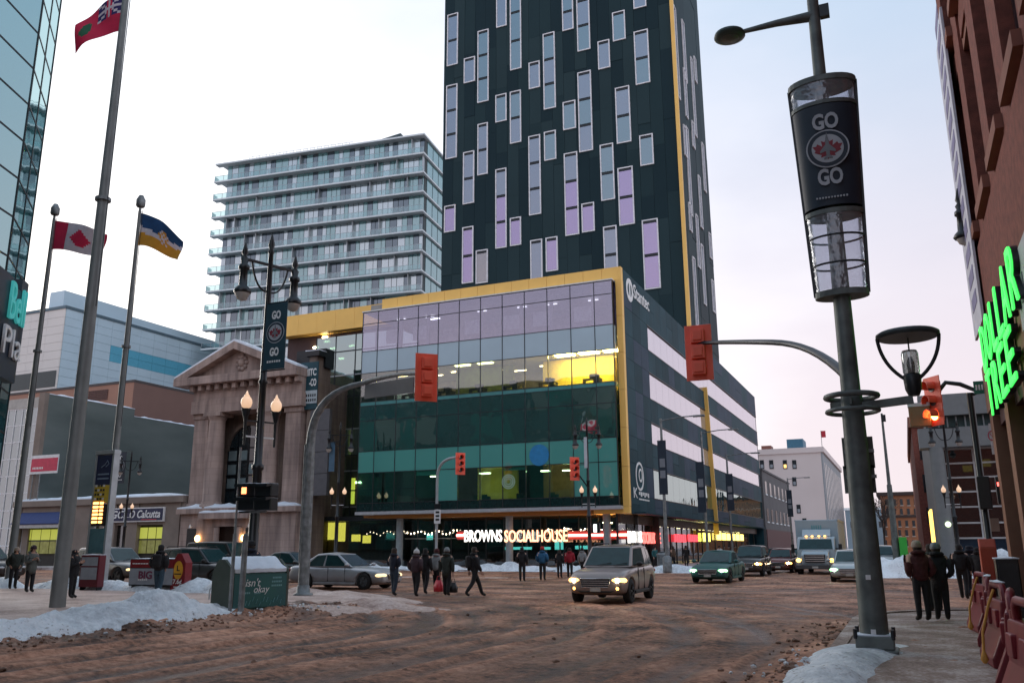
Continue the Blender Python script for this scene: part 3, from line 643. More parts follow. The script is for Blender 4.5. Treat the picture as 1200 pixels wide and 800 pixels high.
# right ground floor storefront
for i in range(len(ys)-1):
    b = MB(); b.box(XR-1.2, ys[i]+.05, .4, XR-1.16, ys[i+1]-.05, 3.5); obj('shop_pane', b, SHOPG, off)
    b = MB(); b.box(XR-1.25, ys[i]-.06, .12, XR-1.1, ys[i]+.06, 4.2); obj('mullion', b, MULL, off)
STONEW = mat('brown tiled wall', (.10, .075, .06), .5, var=.5, scale=4)
b = MB(); b.box(XR-1.22, YFR+.6, 3.5, XR-1.0, YE-.3, 4.2); obj('shop_header', b, STONEW, off)
b = MB(); b.box(XR-6, YFR+5, .1, XR-5.8, YE-1, 4.2); obj('back_wall', b, mat('shop interior', (.16, .10, .06), .8, var=.6, scale=.8), off)
for k in range(16):
    y = YFR+4+(YE-YFR-8)*k/15; b = MB(); b.box(XR-3.4, y-.5, 3.6, XR-3.0, y+.5, 3.68); obj('ceiling_lamp', b, LIGHTW if k % 3 else LIGHTY, off)
def letx(txt, px0, px1, py, h, x, m_):
    a = onx(px0, py, x); c = onx(px1, py, x); z = (a.z+c.z)/2
    return text('lettering', txt, 1, m_, off, (x, (a.y+c.y)/2, z), (0, 1, 0), depth=.06, width=abs(c.y-a.y), height=h, bold=.01)
letx('BROWNS', 736, 752, 629, .95, XR-.9, WNEON); letx('SOCIALHOUSE', 753, 774, 630, .95, XR-.9, emis('red channel letters', (1, .12, .1), 1.6))
for px0, px1, py, h, m_ in ((790, 804, 630, .7, emis('red shop sign', (1, .06, .08), 1.0)), (806, 818, 630, .7, MATS['red shop sign']), (824, 832, 629, .9, YELB), (840, 872, 628, .8, emis('amber shop sign', (1, .72, .15), 1.8))):
    a = onx(px0, py, XR-.9); c = onx(px1, py, XR-.9); b = MB()
    for k in range(6): b.box(XR-.95, a.y+(c.y-a.y)*k/6+.15, a.z-h/2, XR-.85, a.y+(c.y-a.y)*(k+.75)/6, a.z+h/2)
    obj('lit_sign', b, m_, off)
a = onx(780, 606, XR); b = MB(); b.box(XR-.02, YFR+1, 4.2, XR+.9, YE-4, 4.32); obj('canopy', b, DPAN[0], off)
# wall marks: ring emblem with writing, roof sign
WHL = mat('white lettering', (.78, .80, .80), .5)
def ringx(y, z, r0, r1, x, n=26, sy=1.0):
    b = MB(); vs = []
    for rr, xx in ((r1, x), (r1, x+.03), (r0, x+.03), (r0, x)):
        for i in range(n): t = 2*math.pi*i/n; vs.append((xx, y+sy*rr*math.cos(t), z+rr*math.sin(t)))
    b._add(vs, [(k*n+i, k*n+(i+1) % n, ((k+1) % 4)*n+(i+1) % n, ((k+1) % 4)*n+i) for k in range(4) for i in range(n)]); return b
p = onx(749.5, 558, XR)
obj('emblem_ring', ringx(p.y, p.z, .95, 1.15, XR+.004), WHL, off); obj('emblem_ring', ringx(p.y+.25, p.z+.1, .38, .55, XR+.004), WHL, off)
p2 = onx(744.5, 577, XR); text('lettering', 'K', 1, WHL, off, (XR+.02, p2.y, p2.z), (0, 1, 0), depth=.03, width=1.1, height=.8)
for k in range(6):
    b = MB(); b.box(XR+.005, p2.y+1.0+k*.52, p2.z-.1-.12*(k % 2), XR+.03, p2.y+1.35+k*.52, p2.z+.14); b.box(XR+.005, p2.y+1.0+k*.52, p2.z-.5, XR+.03, p2.y+1.4+k*.52, p2.z-.38); obj('lettering', b, WHL, off)
p = onx(737.5, 340, XR); obj('roof_sign_disc', ringx(p.y, p.z, .62, 1.0, XR+.005), WHL, off); 
b = MB(); b.box(XR+.005, p.y-.16, p.z-.62, XR+.04, p.y+.16, p.z+.62); obj('roof_sign_mark', b, WHL, off)
a = onx(742, 345, XR); c = onx(760, 356, XR); text('lettering', 'Stantec', 1, WHL, off, (XR+.03, (a.y+c.y)/2, (a.z+c.z)/2+.1), (0, 1, 0), depth=.05, width=abs(c.y-a.y), height=1.25, bold=.01)
# ---- lower left wing with its own yellow roof band
YW = YFR+7
xw0 = ony(335, 385, YW).x; xw1 = XL+1.2; zw0 = ony(425, 386, YW).z; zw1 = ony(425, 362, YW).z
for i in range(7):
    x0 = xw0+(xw1-xw0)*i/7; x1 = xw0+(xw1-xw0)*(i+1)/7; b = MB(); b.box(x0+.01, YW-.9, zw0, x1-.01, YW+.2, zw1); obj('frame_panel', b, YEL, off)
b = MB(); b.box(xw0+.2, YW+.25, 4.2, xw1, YW+16, zw1-.3); obj('wing_core', b, mat('maroon core', (.075, .045, .045), .8), off)
xwg = ony(370, 430, YW).x; zz = [ony(400, p_, YW).z for p_ in (612, 594, 575, 552, 534, 503, 465, 440, 412, 393)]
for k in range(9):
    n = 5
    for i in range(n):
        x0 = xwg+(xw1-xwg)*i/n; x1 = xwg+(xw1-xwg)*(i+1)/n; b = MB(); b.box(x0+.05, YW-.02, zz[k]+.06, x1-.05, YW+.02, zz[k+1]-.06)
        obj('wing_pane', b, GL_DARK if k in (4, 7, 8) else GL_LOW, off)
    b = MB(); b.box(xwg, YW-.05, zz[k]-.06, xw1, YW+.06, zz[k]+.06); obj('transom', b, ALU if k % 2 else MULL, off)
for i in range(6):
    x0 = xwg+(xw1-xwg)*i/5; b = MB(); b.box(x0-.05, YW-.06, zz[0], x0+.05, YW+.05, zz[-1]); obj('mullion', b, MULL, off)
for k, (px, py) in enumerate(((383, 400), (381, 395), (370, 407), (400, 420), (390, 408), (412, 405), (395, 520), (420, 565))):
    p = ony(px, py, YW+.15); b = MB(); b.box(p.x-.3, YW+.06, p.z-.08, p.x+.3, YW+.2, p.z+.08); obj('ceiling_lamp', b, LIGHTW, off)
for px0, px1, py0, py1 in ((383, 388, 503, 533), (397, 401, 503, 533), (409, 413, 503, 533), (385, 389, 560, 590), (412, 415, 560, 590)):
    a = ony(px0, py0, YW+.12); c = ony(px1, py1, YW+.12); b = MB(); b.box(a.x, YW+.08, c.z, c.x, YW+.16, a.z); obj('yellow_blade', b, emis('lit yellow blade', (.9, .62, .08), .8), off)
b = MB(); b.box(xw0, YW-3.4, .12, xw1+1, YW-3.3, 4.2); obj('shop_front', b, SHOPG, off)
b = MB(); b.box(xw0, YW-3.5, 4.2, xw1+1, YW, 4.6); obj('canopy', b, MULL, off)
# ------------------------------------------------------------------ dark hotel tower
TW = [mat('tower cladding %s' % 'abc'[i], c, .6, 0, var=.08, scale=.15, spec=.15) for i, c in enumerate(((.010, .028, .036), (.016, .038, .045), (.022, .046, .053)))]
TFR = mat('pale window frame', (.80, .79, .82), .5)
TG = [glass('tower glass %s' % 'abcd'[i], t, rf, bd, wob=.03, rcol=rc, diff=df, dmix=dm) for i, (t, rf, bd, rc, df, dm) in enumerate((
    ((.6, .7, .8), .26, .5, (.78, .92, 1), (.07, .16, .21), .6), ((.7, .7, .85), .26, .5, (.85, .9, 1), (.14, .20, .29), .6),
    ((.8, .6, .9), .34, .6, (.85, .75, 1), (.32, .20, .46), .6), ((.8, .75, .6), .25, .9, (.9, .9, 1), (.4, .35, .3), .2)))]
XT = XR-.6
YT = onx(806, 376, XT).y
YTE = onx(841, 393, XT).y
def pT(px, py): return ony(px, py, YT)
XTL = ony(517, 320, YT).x
ZT0 = 20.0; ZT1 = ony(650, -60, YT).z
tow = thing('dark_hotel_tower', (XT, YT, 0), 'dark tower with scattered tall narrow windows framed in white', 'building')
# cladding columns in slightly different tones
pitch = (XT-XTL)/20
stor = 3.05
b = MB(); b.box(XTL+.2, YT+.15, 4.5, XT-.15, YTE-.1, ZT1-.1); obj('tower_core', b, TW[0], tow)
for c in range(20):
    z = ZT0; k = rng.randint(0, 2)
    while z < ZT1:
        z1 = min(ZT1, z+stor*rng.choice((2, 3, 3, 4, 5))); b = MB(); b.box(XTL+c*pitch+.012, YT-rng.choice((0, .02, .04)), z+.01, XTL+(c+1)*pitch-.012, YT+.14, z1-.01)
        obj('cladding_panel', b, TW[(k+rng.randint(0, 1)) % 3], tow); z = z1; k += 1
npn = 7
for c in range(npn):
    z = ZT0-4
    y0 = YT+.02+(YTE-YT)*c/npn; y1 = YT+.02+(YTE-YT)*(c+1)/npn
    while z < ZT1:
        z1 = min(ZT1, z+stor*rng.choice((3, 4, 5))); b = MB(); b.box(XT-.14, y0+.012, z+.01, XT+rng.choice((0, .02, .04)), y1-.012, z1-.01); obj('cladding_panel', b, TW[rng.randint(0, 1)], tow); z = z1
b = MB(); b.box(XT-.05, YT-.35, 18, XT+.35, YT+.05, ZT1); obj('yellow_edge', b, YEL, tow)
# windows measured on the front: (left px, right px, top px, bottom px, panes, tints)
W = [(524.5, 537, 17, 77, 2), (544, 557, 68, 97, 1), (560, 573, 36, 120, 3), (582, 594, -4, 32, 1), (598, 611, -20, 82, 3), (620, 633, 73, 104, 1), (637, 651, 39, 128, 3), (659, 672, -10, 36, 2), (676, 691, -30, 60, 3), (701, 715, 48, 81, 1), (718, 733, 14, 48, 1), (742, 757, -25, 10, 1), (744, 761, 36, 99, 2),
     (523, 536, 100, 186, 3), (581, 594, 111, 143, 1), (598, 611, 107, 168, 2), (660, 675, 119, 152, 1), (678, 694, 84, 178, 3), (722, 739, 102, 168, 2),
     (560, 572, 145, 205, 2), (543, 556, 178, 239, 2), (620, 634, 159, 252, 3), (638, 652, 154, 188, 1), (704, 720, 169, 235, 2), (750, 766, 158, 194, 1), (662, 678, 179, 276, 3), (581, 594, 198, 291, 3), (725, 743, 196, 264, 2), (521, 534, 241, 272, 1), (598, 611, 255, 288, 1), (682, 697, 238, 272, 1),
     (542, 555, 266, 332, 2), (558, 572, 293, 332, 1), (622, 636, 281, 330, 1), (640, 654, 278, 318, 1), (708, 724, 265, 330, 2), (754, 773, 257, 339, 2)]
TINT = {0: 1, 2: 0, 4: 0, 13: 1, 19: 1, 20: 1, 21: 1, 25: 2, 26: 2, 27: 2, 28: 2, 29: 2, 30: 2, 31: 2, 34: 2, 35: 1, 36: 2, 32: 3, 33: 1, 23: 0}
WRM = emis('tower room lamp', (1, .75, .4), 1.3)
TBL = mat('hotel blind', (.55, .55, .60), .8)
for i, (a, c, t, bt, n) in enumerate(W):
    ym = (t+bt)/2; x0 = pT(a, ym).x; x1 = pT(c, ym).x; z1 = pT((a+c)/2, t).z; z0 = pT((a+c)/2, bt).z
    m_ = MB(); m_.box(x0, YT-.16, z0, x0+.14, YT+.05, z1); m_.box(x1-.14, YT-.16, z0, x1, YT+.05, z1); m_.box(x0+.14, YT-.16, z1-.14, x1-.14, YT+.05, z1); m_.box(x0+.14, YT-.16, z0, x1-.14, YT+.05, z0+.14)
    fr = obj('window_frame', m_, TFR, tow)
    for k in range(n):
        za = z0+.14+(z1-z0-.28)*k/n; zb_ = z0+.14+(z1-z0-.28)*(k+1)/n
        tint = TINT.get(i, (i*7+k) % 2)
        if tint == 2 and k == n-1 and n == 3: tint = 1
        m_ = MB(); m_.box(x0+.15, YT-.10, za+.04, x1-.15, YT-.07, zb_-.34); obj('pane', m_, TG[tint], fr)
        m_ = MB(); m_.box(x0+.15, YT-.11, zb_-.30, x1-.15, YT-.05, zb_-.02); obj('spandrel', m_, DARKM, fr)
        bf = rng.choice((0, 0, .2, .35, .6))
        if bf: m_ = MB(); m_.box(x0+.17, YT-.065, zb_-.34-(zb_-za-.4)*bf, x1-.17, YT-.055, zb_-.34); obj('window_blind', m_, TBL, fr)
# narrow windows on the street side
WS = [(788, 796, 15, 110), (797, 805, 30, 92), (811, 817, 70, 95), (797, 808, 85, 135), (809, 815, 75, 155), (800, 804, 150, 182), (808, 815, 145, 172), (801, 812, 155, 248), (821, 827, 172, 222), (805, 811, 240, 270), (817, 823, 210, 265), (814, 820, 255, 312), (829, 834, 275, 302), (812, 816, 305, 380), (820, 827, 290, 355), (833, 837, 330, 365)]
for a, c, t, bt in WS:
    ym = (t+bt)/2; p0 = onx(a, ym, XT); p1 = onx(c, ym, XT); z1 = onx((a+c)/2, t, XT).z; z0 = onx((a+c)/2, bt, XT).z
    y0 = (p0.y+p1.y)/2-.6; y1 = y0+1.2
    m_ = MB(); m_.box(XT, y0, z0, XT+.18, y0+.14, z1); m_.box(XT, y1-.14, z0, XT+.18, y1, z1); m_.box(XT, y0+.14, z1-.14, XT+.18, y1-.14, z1); m_.box(XT, y0+.14, z0, XT+.18, y1-.14, z0+.14)
    fr = obj('window_frame', m_, TFR, tow)
    m_ = MB(); m_.box(XT+.06, y0+.15, z0+.15, XT+.09, y1-.15, z1-.15); obj('pane', m_, TG[1], fr)
# ------------------------------------------------------------------ white balcony tower (turned a little off the street grid)
YB = 135.0
SLAB = mat('white concrete slab', (.72, .78, .80), .7, var=.06)
RAILG = glass('balcony rail glass', (.8, .92, .92), .10, .92, wob=0)
BG = [glass('flat glass %s' % 'abc'[i], t, rf, .5, wob=0, rcol=rc, diff=df, dmix=.5) for i, (t, rf, rc, df) in enumerate((((.4, .6, .6), .30, (.8, .98, 1), (.20, .46, .47)), ((.6, .7, .75), .45, (.9, .97, 1), (.45, .60, .64)), ((.1, .15, .2), .22, (.7, .8, .9), (.05, .08, .09))))]
bt_x1 = ony(497, 165, YB).x; bt_x0 = ony(251, 210, YB).x+1.2; zr = ony(497, 157, YB).z
B_ROT = R(7.5); w_b = next(w_ for w_ in [20+.1*i for i in range(400)] if (lambda p: 600+F_PX*((p-CAM).dot(RIGHT))/((p-CAM).dot(FWD)) <= 254)(Vector((bt_x1-w_*math.cos(B_ROT), YB-w_*math.sin(B_ROT), zr))))
bt_x0 = bt_x1-w_b+1.6
b0 = ony(490, 185, YB).z; b1 = ony(490, 208, YB).z; st = abs(ony(480, 160, YB).z-ony(480, 341, YB).z)/8.0
bal = thing('balcony_apartment_tower', (bt_x0, YB, 0), 'white apartment tower with rows of long glass balconies', 'building')
YB2 = YB+24
nfl = 17
b = MB(); b.box(bt_x0+.6, YB+1.2, 0, bt_x1-.3, YB2, zr-.5); obj('tower_core', b, mat('apartment core', (.05, .07, .075), .7), bal)
for k in range(nfl):
    zt = zr-st*k
    m_ = MB(); m_.box(bt_x0-1.6, YB-.4, zt-.32, bt_x1+.2, YB+1.0, zt); m_.box(bt_x0-.6, YB+1.0, zt-.32, bt_x1+.2, YB2, zt); obj('floor_slab', m_, SLAB, bal)
    if k == 0: continue
    z = zt
    m_ = MB(); m_.box(bt_x0-1.5, YB-.36, z+.05, bt_x1+.1, YB-.33, z+1.05); m_.box(bt_x0-1.5, YB-.3, z+.05, bt_x0-1.47, YB+1.0, z+1.05); obj('balcony_rail', m_, RAILG, bal)
    m_ = MB(); m_.box(bt_x0-1.52, YB-.38, z+1.06, bt_x1+.1, YB-.30, z+1.12)
    nx = 22
    for i in range(nx+1):
        x = bt_x0-1.5+(bt_x1-bt_x0+1.5)*i/nx; m_.box(x-.03, YB-.37, z+.02, x+.03, YB-.31, z+1.06)
    obj('rail_posts', m_, ALU, bal)
    x = bt_x0+.6; mm = [MB(), MB(), MB()]; dv = MB(); npanes = 0
    while x < bt_x1-.3:
        wd = rng.choice((.9, 1.1, 1.1, 1.5)); x1 = min(x+wd, bt_x1-.3); q = rng.choice((0, 0, 0, 1, 1, 2, 2)); mm[q].box(x+.05, YB+1.0, z+.02, x1-.05, YB+1.06, z+st-.34); npanes += 1; x = x1
        if rng.random() < .10: dv = MB(); dv.box(x-.06, YB+.2, z+.02, x+.06, YB+.99, z+st-.34); obj('balcony_divider', dv, ALU, bal)
    for q in range(3):
        if mm[q].v: o = obj('glazing', mm[q], BG[q], bal, kind='stuff')
    m_ = MB()
    for i in range(7): m_.box(bt_x1-.28, YB+2.5+i*3, z+.02, bt_x1-.22, YB+5.2+i*3, z+st-.46)
    obj('side_glazing', m_, BG[0], bal)
p0 = ony(432, 160, YB+3); p1 = ony(474, 150, YB+3)
m_ = MB(); m_.prism([(p0.x, zr), (p1.x, zr), (p1.x, zr+2.6), (p0.x+.4, zr+1.2)], 'y', YB+3, YB+9); obj('roof_plant', m_, mat('dark roof plant', (.05, .075, .085), .6), bal)
m_ = MB(); m_.box(p1.x+.6, YB+3, zr, p1.x+4, YB+7, zr+1.6); obj('roof_plant', m_, MULL, bal)
m_ = MB()
for i in range(30):
    x = bt_x0+6+i*.8; m_.box(x-.03, YB+.5, zr, x+.03, YB+.56, zr+.9)
m_.box(bt_x0+6, YB+.5, zr+.85, bt_x0+30, YB+.56, zr+.92); obj('roof_rail', m_, ALU, bal)

bal.rotation_euler = (0, 0, B_ROT); _wv = Vector((bt_x0-bt_x1, 0, 0)); bal.location = Vector((bt_x1, YB, 0))+Matrix.Rotation(B_ROT, 3, 'Z') @ _wv
# ------------------------------------------------------------------ stone bank with pediment
def stone_mat(name, c, k=.16):
    m = mat(name, c, .85, var=k, scale=.35, bump=.25, bscale=5, detail=9); t = m.node_tree; n = t.nodes; l = t.links; b = n['Principled BSDF']
    src = b.inputs['Base Color'].links[0].from_socket; tcn = n.new('ShaderNodeTexCoord'); mp_ = n.new('ShaderNodeMapping'); mp_.inputs['Rotation'].default_value = (R(90), 0, 0); l.new(tcn.outputs['Object'], mp_.inputs[0])
    br = n.new('ShaderNodeTexBrick'); br.inputs['Scale'].default_value = 1.0; br.inputs['Brick Width'].default_value = 1.5; br.inputs['Row Height'].default_value = .62; br.inputs['Mortar Size'].default_value = .015; br.inputs['Bias'].default_value = 0
    br.inputs['Color1'].default_value = (1.05, 1.04, 1.03, 1); br.inputs['Color2'].default_value = (.94, .94, .95, 1); br.inputs['Mortar'].default_value = (.74, .72, .72, 1); l.new(mp_.outputs[0], br.inputs['Vector'])
    mm_ = n.new('ShaderNodeMixRGB'); mm_.blend_type = 'MULTIPLY'; mm_.inputs[0].default_value = 1; l.new(src, mm_.inputs[1]); l.new(br.outputs['Color'], mm_.inputs[2])
    st = n.new('ShaderNodeTexNoise'); st.inputs['Scale'].default_value = 1.0; st.inputs['Detail'].default_value = 6; m3 = n.new('ShaderNodeMapping'); m3.inputs['Scale'].default_value = (1.6, 1.6, .18); l.new(tcn.outputs['Object'], m3.inputs[0]); l.new(m3.outputs[0], st.inputs['Vector'])
    sr = n.new('ShaderNodeValToRGB'); sr.color_ramp.elements[0].position = .35; sr.color_ramp.elements[0].color = (.62, .60, .60, 1); sr.color_ramp.elements[1].position = .62; sr.color_ramp.elements[1].color = (1.1, 1.08, 1.05, 1); l.new(st.outputs[0], sr.inputs[0])
    m4 = n.new('ShaderNodeMixRGB'); m4.blend_type = 'MULTIPLY'; m4.inputs[0].default_value = 1; l.new(mm_.outputs[0], m4.inputs[1]); l.new(sr.outputs[0], m4.inputs[2]); l.new(m4.outputs[0], b.inputs['Base Color']); return m
STONE = stone_mat('grey pink limestone', (.37, .285, .255))
STONE2 = stone_mat('brown limestone', (.20, .155, .13))
YK = YFR-.5
def kx(px, py=520, y=None): return ony(px, py, YK if y is None else y).x
def kz(py, px=285, y=None): return ony(px, py, YK if y is None else y).z
bank_ = thing('stone_bank_building', (kx(285), YK, 0), 'old limestone bank with columns, pediment and tall arched window', 'building')
xl, xr = kx(221), kx(349)
zL = kz(594); zc0 = kz(588); zc1 = kz(480); ze = kz(447); zc = kz(438); zap = kz(403, 282); xap = kx(281, 405)
YK2 = YK+2.6
m_ = MB(); m_.box(xl, YK+2.6, 0, xr, YK+22, ze); obj('wall', m_, STONE2, bank_)
m_ = MB(); m_.box(xl-.2, YK, 0, kx(250, 620), YK+2.58, zL-.5); m_.box(kx(283, 620), YK, 0, xr+.2, YK+2.58, zL-.5); m_.box(kx(250, 620)-.01, YK+.002, kz(616), kx(283, 620)+.01, YK+2.58, zL-.5); obj('base_wall', m_, STONE, bank_)
m_ = MB(); m_.box(xl-.5, YK-.4, zL-.49, xr+.4, YK+2.58, zL-.02); obj('ledge', m_, STONE, bank_)
snowcap(bank_, xl-.45, YK-.36, xr+.35, YK+.9, zL-.02, .5)
m_ = MB(); m_.box(kx(238, 605), YK-.7, kz(607), kx(296, 605), YK-.002, kz(600)); obj('door_hood', m_, STONE, bank_)
snowcap(bank_, kx(238, 605)+.05, YK-.65, kx(296, 605)-.05, YK-.05, kz(600), .35)
# doorway
m_ = MB(); m_.box(kx(250, 620), YK+.8, .1, kx(283, 620), YK+.9, kz(616)); obj('door', m_, mat('brown door', (.035, .016, .010), .5), bank_)
for px in (254, 281):
    m_ = MB(); m_.cyl((kx(px, 630), YK-.1, .1), (kx(px, 630), YK-.1, kz(617)), .30, .27, 14); obj('door_column', m_, STONE, bank_)
SCON = emis('sconce', (1, .55, .2), 6)
for px in (233, 287):
    x = kx(px, 630); m_ = MB(); m_.sphere((x, YK-.2, kz(630)), .24, 10, 8, 1.3); obj('wall_sconce', m_, SCON, bank_)
for px in (224, 293):
    x = kx(px, 630); m_ = MB(); m_.box(x-.55, YK-.04, kz(643), x+.55, YK-.004, kz(618)); obj('window', m_, BLACKM, bank_)
    m_ = MB(); m_.cyl((x, YK-.25, kz(617)), (x, YK-.25, kz(613)), .12, .05, 8); m_.box(x-.03, YK-.25, kz(616), x+.03, YK, kz(615)); obj('spot_lamp', m_, WHITEP, bank_)
# pilasters and columns on the ledge
for a, c in ((221.5, 238), (329, 347)):
    m_ = MB(); m_.box(kx(a), YK+.5, zL, kx(c), YK+2.58, zc1); m_.box(kx(a)-.1, YK+.4, zL, kx(c)+.1, YK+2.57, zL+.5); m_.box(kx(a)-.12, YK+.38, zc1-.5, kx(c)+.12, YK+2.57, zc1-.003); obj('pilaster', m_, STONE, bank_)
for a in (251.5, 314.5):
    x = kx(a, 520, YK+.55); r = .88
    m_ = MB(); m_.lathe([(r*1.25, 0), (r*1.25, .35), (r*1.08, .4), (r*1.12, .6), (r, .7), (r*.99, 4), (r*.86, zc1-zL-.9), (r*.86, zc1-zL-.75), (r*.98, zc1-zL-.6), (r*1.1, zc1-zL-.35)], (x, YK+.72, zL), 24)
    m_.box(x-r*1.2, YK+.72-r*1.0, zc1-.36, x+r*1.2, YK+.72+r*1.2, zc1-.004); obj('column', m_, STONE, bank_)
# entablature, cornice, pediment
m_ = MB(); m_.box(xl-.1, YK+.05, zc1, xr+.1, YK+2.59, zc1+(ze-zc1)*.45); m_.box(xl, YK+.15, zc1+(ze-zc1)*.45, xr, YK+2.59, ze-.002); obj('entablature', m_, STONE, bank_)
for k in range(13):
    x = xl+.2+(xr-xl-.4)*k/12; m_ = MB(); m_.box(x-.22, YK-.45, ze-.55, x+.22, YK+.14, ze-.01); obj('dentil', m_, STONE, bank_)
xcl, xcr = kx(211.5, 445), kx(354, 440)
m_ = MB(); m_.box(xcl, YK-.9, ze, xcr, YK+.94, zc); obj('cornice', m_, STONE, bank_)
zap = zc+3.05
m_ = MB(); m_.prism([(xcl+1.2, zc+.01), (xcr-1.2, zc+.01), (xap, zap-.6)], 'y', YK+.1, YK+.92); obj('tympanum', m_, STONE, bank_)
for sx, xc in ((1, xcl), (-1, xcr)):
    m_ = MB(); m_.prism([(xc, zc+.012), (xc+sx*1.7, zc+.012), (xap, zap-.62), (xap, zap+.12)], 'y', YK-.85, YK+.93); obj('raking_cornice', m_, STONE, bank_)
    m_ = MB(); m_.prism([(xc, zc+.03), (xap, zap+.13), (xap, zap+.36), (xc, zc+.22)], 'y', YK-.8, YK+.93); obj('snow_cap', m_, SNOW, bank_)
p = ony(283, 428, YK)
for k in range(9):
    a = 2*math.pi*k/9; m_ = MB(); m_.sphere((p.x+.55*math.cos(a), YK+.1, zc+1.15+.62*math.sin(a)), .24, 8, 6); obj('carved_wreath', m_, STONE, bank_)
m_ = MB(); m_.sphere((p.x, YK+.1, zc+1.15), .4, 8, 6, 1.2); obj('carved_shield', m_, STONE, bank_)
# arched recess window
xa0, xa1 = kx(267, 540, YK2), kx(316, 540, YK2); xm = (xa0+xa1)/2; ra = (xa1-xa0)/2; zs_ = ony(285, 497, YK2).z-ra
pts = [(xm+ra*math.cos(t*math.pi/16), zs_+ra*math.sin(t*math.pi/16)) for t in range(17)]
m_ = MB(); m_.prism([(xa1, zL+.1)] + pts + [(xa0, zL+.1)], 'y', YK2-.06, YK2-.015); obj('arched_window', m_, mat('bank window glass', (.02, .03, .035), .08, spec=.9), bank_)
for i in range(17):
    if i < 16: 
        m_ = MB(); a0, a1 = pts[i], pts[i+1]; m_.bar((a0[0], YK2-.1, a0[1]), (a1[0], YK2-.1, a1[1]), .35, .35); obj('voussoir', m_, STONE2, bank_)
wf = MB()
for k in range(1, 4): x = xa0+(xa1-xa0)*k/4; wf.box(x-.06, YK2-.12, zL+.1, x+.06, YK2-.065, zs_+ra*.85)
for k in range(5): z = zL+.5+k*1.35; wf.box(xa0, YK2-.11, z-.07, xa1, YK2-.066, z+.07)
obj('window_bars', wf, BLACKM, bank_)
for i in range(4):
    for j in range(5):
        x = xa0+(xa1-xa0)*(i+.5)/4; z = zL+1.15+j*1.35
        if (i, j) in ((0, 1), (0, 2), (1, 1), (1, 3), (0, 3), (1, 0), (2, 2)): m_ = MB(); m_.box(x-.5, YK2-.075, z-.5, x+.5, YK2-.062, z+.45); obj('window_blind', m_, mat('pale blind', (.18, .24, .25), .5), bank_)
m_ = MB(); m_.box(kx(302, 540, YK2), YK2-.14, zL+.1, kx(311, 540, YK2), YK2-.125, zs_+.4); obj('curtain', m_, mat('ochre curtain', (.45, .22, .04), .7), bank_)
snowcap(bank_, kx(262), YK+1.9, kx(300), YK+2.55, zL+.03, .3)
# side annex with hanging banners
YA = YK+.95; xA0, xA1 = xr+.12, ony(368, 500, YA).x
m_ = MB(); m_.box(xA0, YA, 0, xA1, YA+2.2, ony(355, 418, YA).z); obj('annex_wall', m_, STONE2, bank_)
m_ = MB(); m_.box(ony(340, 415, YA).x, YA+1.0, ony(355, 418, YA).z-1, ony(374, 420, YA).x, YA+2.4, ony(355, 416, YA).z+.7); obj('annex_roof', m_, BLACKM, bank_)
m_ = MB(); m_.box(xA0-.3, YA-.3, ony(355, 419, YA).z, ony(376, 420, YA).x, YA+.95, ony(355, 416, YA).z+.25); obj('annex_roof', m_, BLACKM, bank_)
snowcap(bank_, xA0-.3, YA-.3, ony(376, 420, YA).x, YA+.9, ony(355, 416, YA).z+.25, .25)
TEALS = mat('dark teal banner', (.010, .055, .075), .6); 
m_ = MB(); m_.box(ony(353, 450, YA).x, YA-.2, ony(362, 480, YA).z, ony(373.5, 450, YA).x, YA-.1, ony(362, 425, YA).z); bn = obj('banner', m_, TEALS, bank_)
for t_, py, dx in (('MITC', 436, 0), ('-CO', 448, .25)):
    q = ony(364, py, YA-.22); text('lettering', t_, 1, WHL, bank_, (q.x+dx, YA-.22, q.z), (1, 0, 0), depth=.02, width=1.3 if dx == 0 else .8, height=.72, bold=.03)
m_ = MB(); m_.box(ony(355, 463, YA).x, YA-.24, ony(364, 473, YA).z, ony(373, 463, YA).x, YA-.205, ony(364, 458, YA).z); obj('banner_plate', m_, mat('pale plate', (.45, .52, .55), .6), bank_)
for r_ in range(2):
    q = ony(364, 463+r_*5.5, YA-.26); 
    for k in range(5):
        m_ = MB(); m_.box(q.x-.55+k*.24, YA-.25, q.z-.13, q.x-.40+k*.24, YA-.242, q.z+.13); obj('lettering', m_, DARKM, bank_)
q0 = ony(365, 480, YA-.1); q1 = ony(382, 580, YA-.1)
for k in range(4):
    z0 = q1.z+(q0.z-q1.z)*k/4; m_ = MB(); m_.box(xA1-.4, YA-.10, z0+.02, q1.x, YA+.3, z0+(q0.z-q1.z)/4-.02); obj('grey_panel', m_, mat('grey panel', (.10, .10, .11), .6), bank_)
# ------------------------------------------------------------------ low shop row
BEIGE = mat('beige plaster', (.24, .195, .165), .85, var=.14, scale=.7)
YS2 = YFR
def sx_(px, py=600): return ony(px, py, YS2).x
def sz_(py, px=150): return ony(px, py, YS2).z
shop = thing('low_shop_row', (sx_(110), YS2, 0), 'low beige shop with dark blue sign boards and snow on its roof', 'building')
zr_ = sz_(583); x0_, x1_ = sx_(18), xl-.25
m_ = MB(); m_.box(x0_, YS2+.5, 0, x1_, YS2+14, zr_-.3); obj('wall', m_, mat('shop dark', (.05, .045, .04), .8), shop)
m_ = MB(); m_.box(x0_-.1, YS2-.35, sz_(590), x1_, YS2+2, zr_); obj('parapet', m_, BEIGE, shop)
m_ = MB(); m_.box(x0_, YS2, sz_(615), x1_, YS2+.48, sz_(590)-.003); obj('fascia', m_, BEIGE, shop)
snowcap(shop, x0_, YS2-.3, x1_-.1, YS2+3, zr_, .42)
for a, c in ((18, 26), (83, 108), (119, 137), (150, 163), (193, 212)):
    m_ = MB(); m_.box(sx_(a), YS2-.1, .1, min(sx_(c), x1_), YS2+.46, sz_(590)-.005); obj('pier', m_, BEIGE, shop)
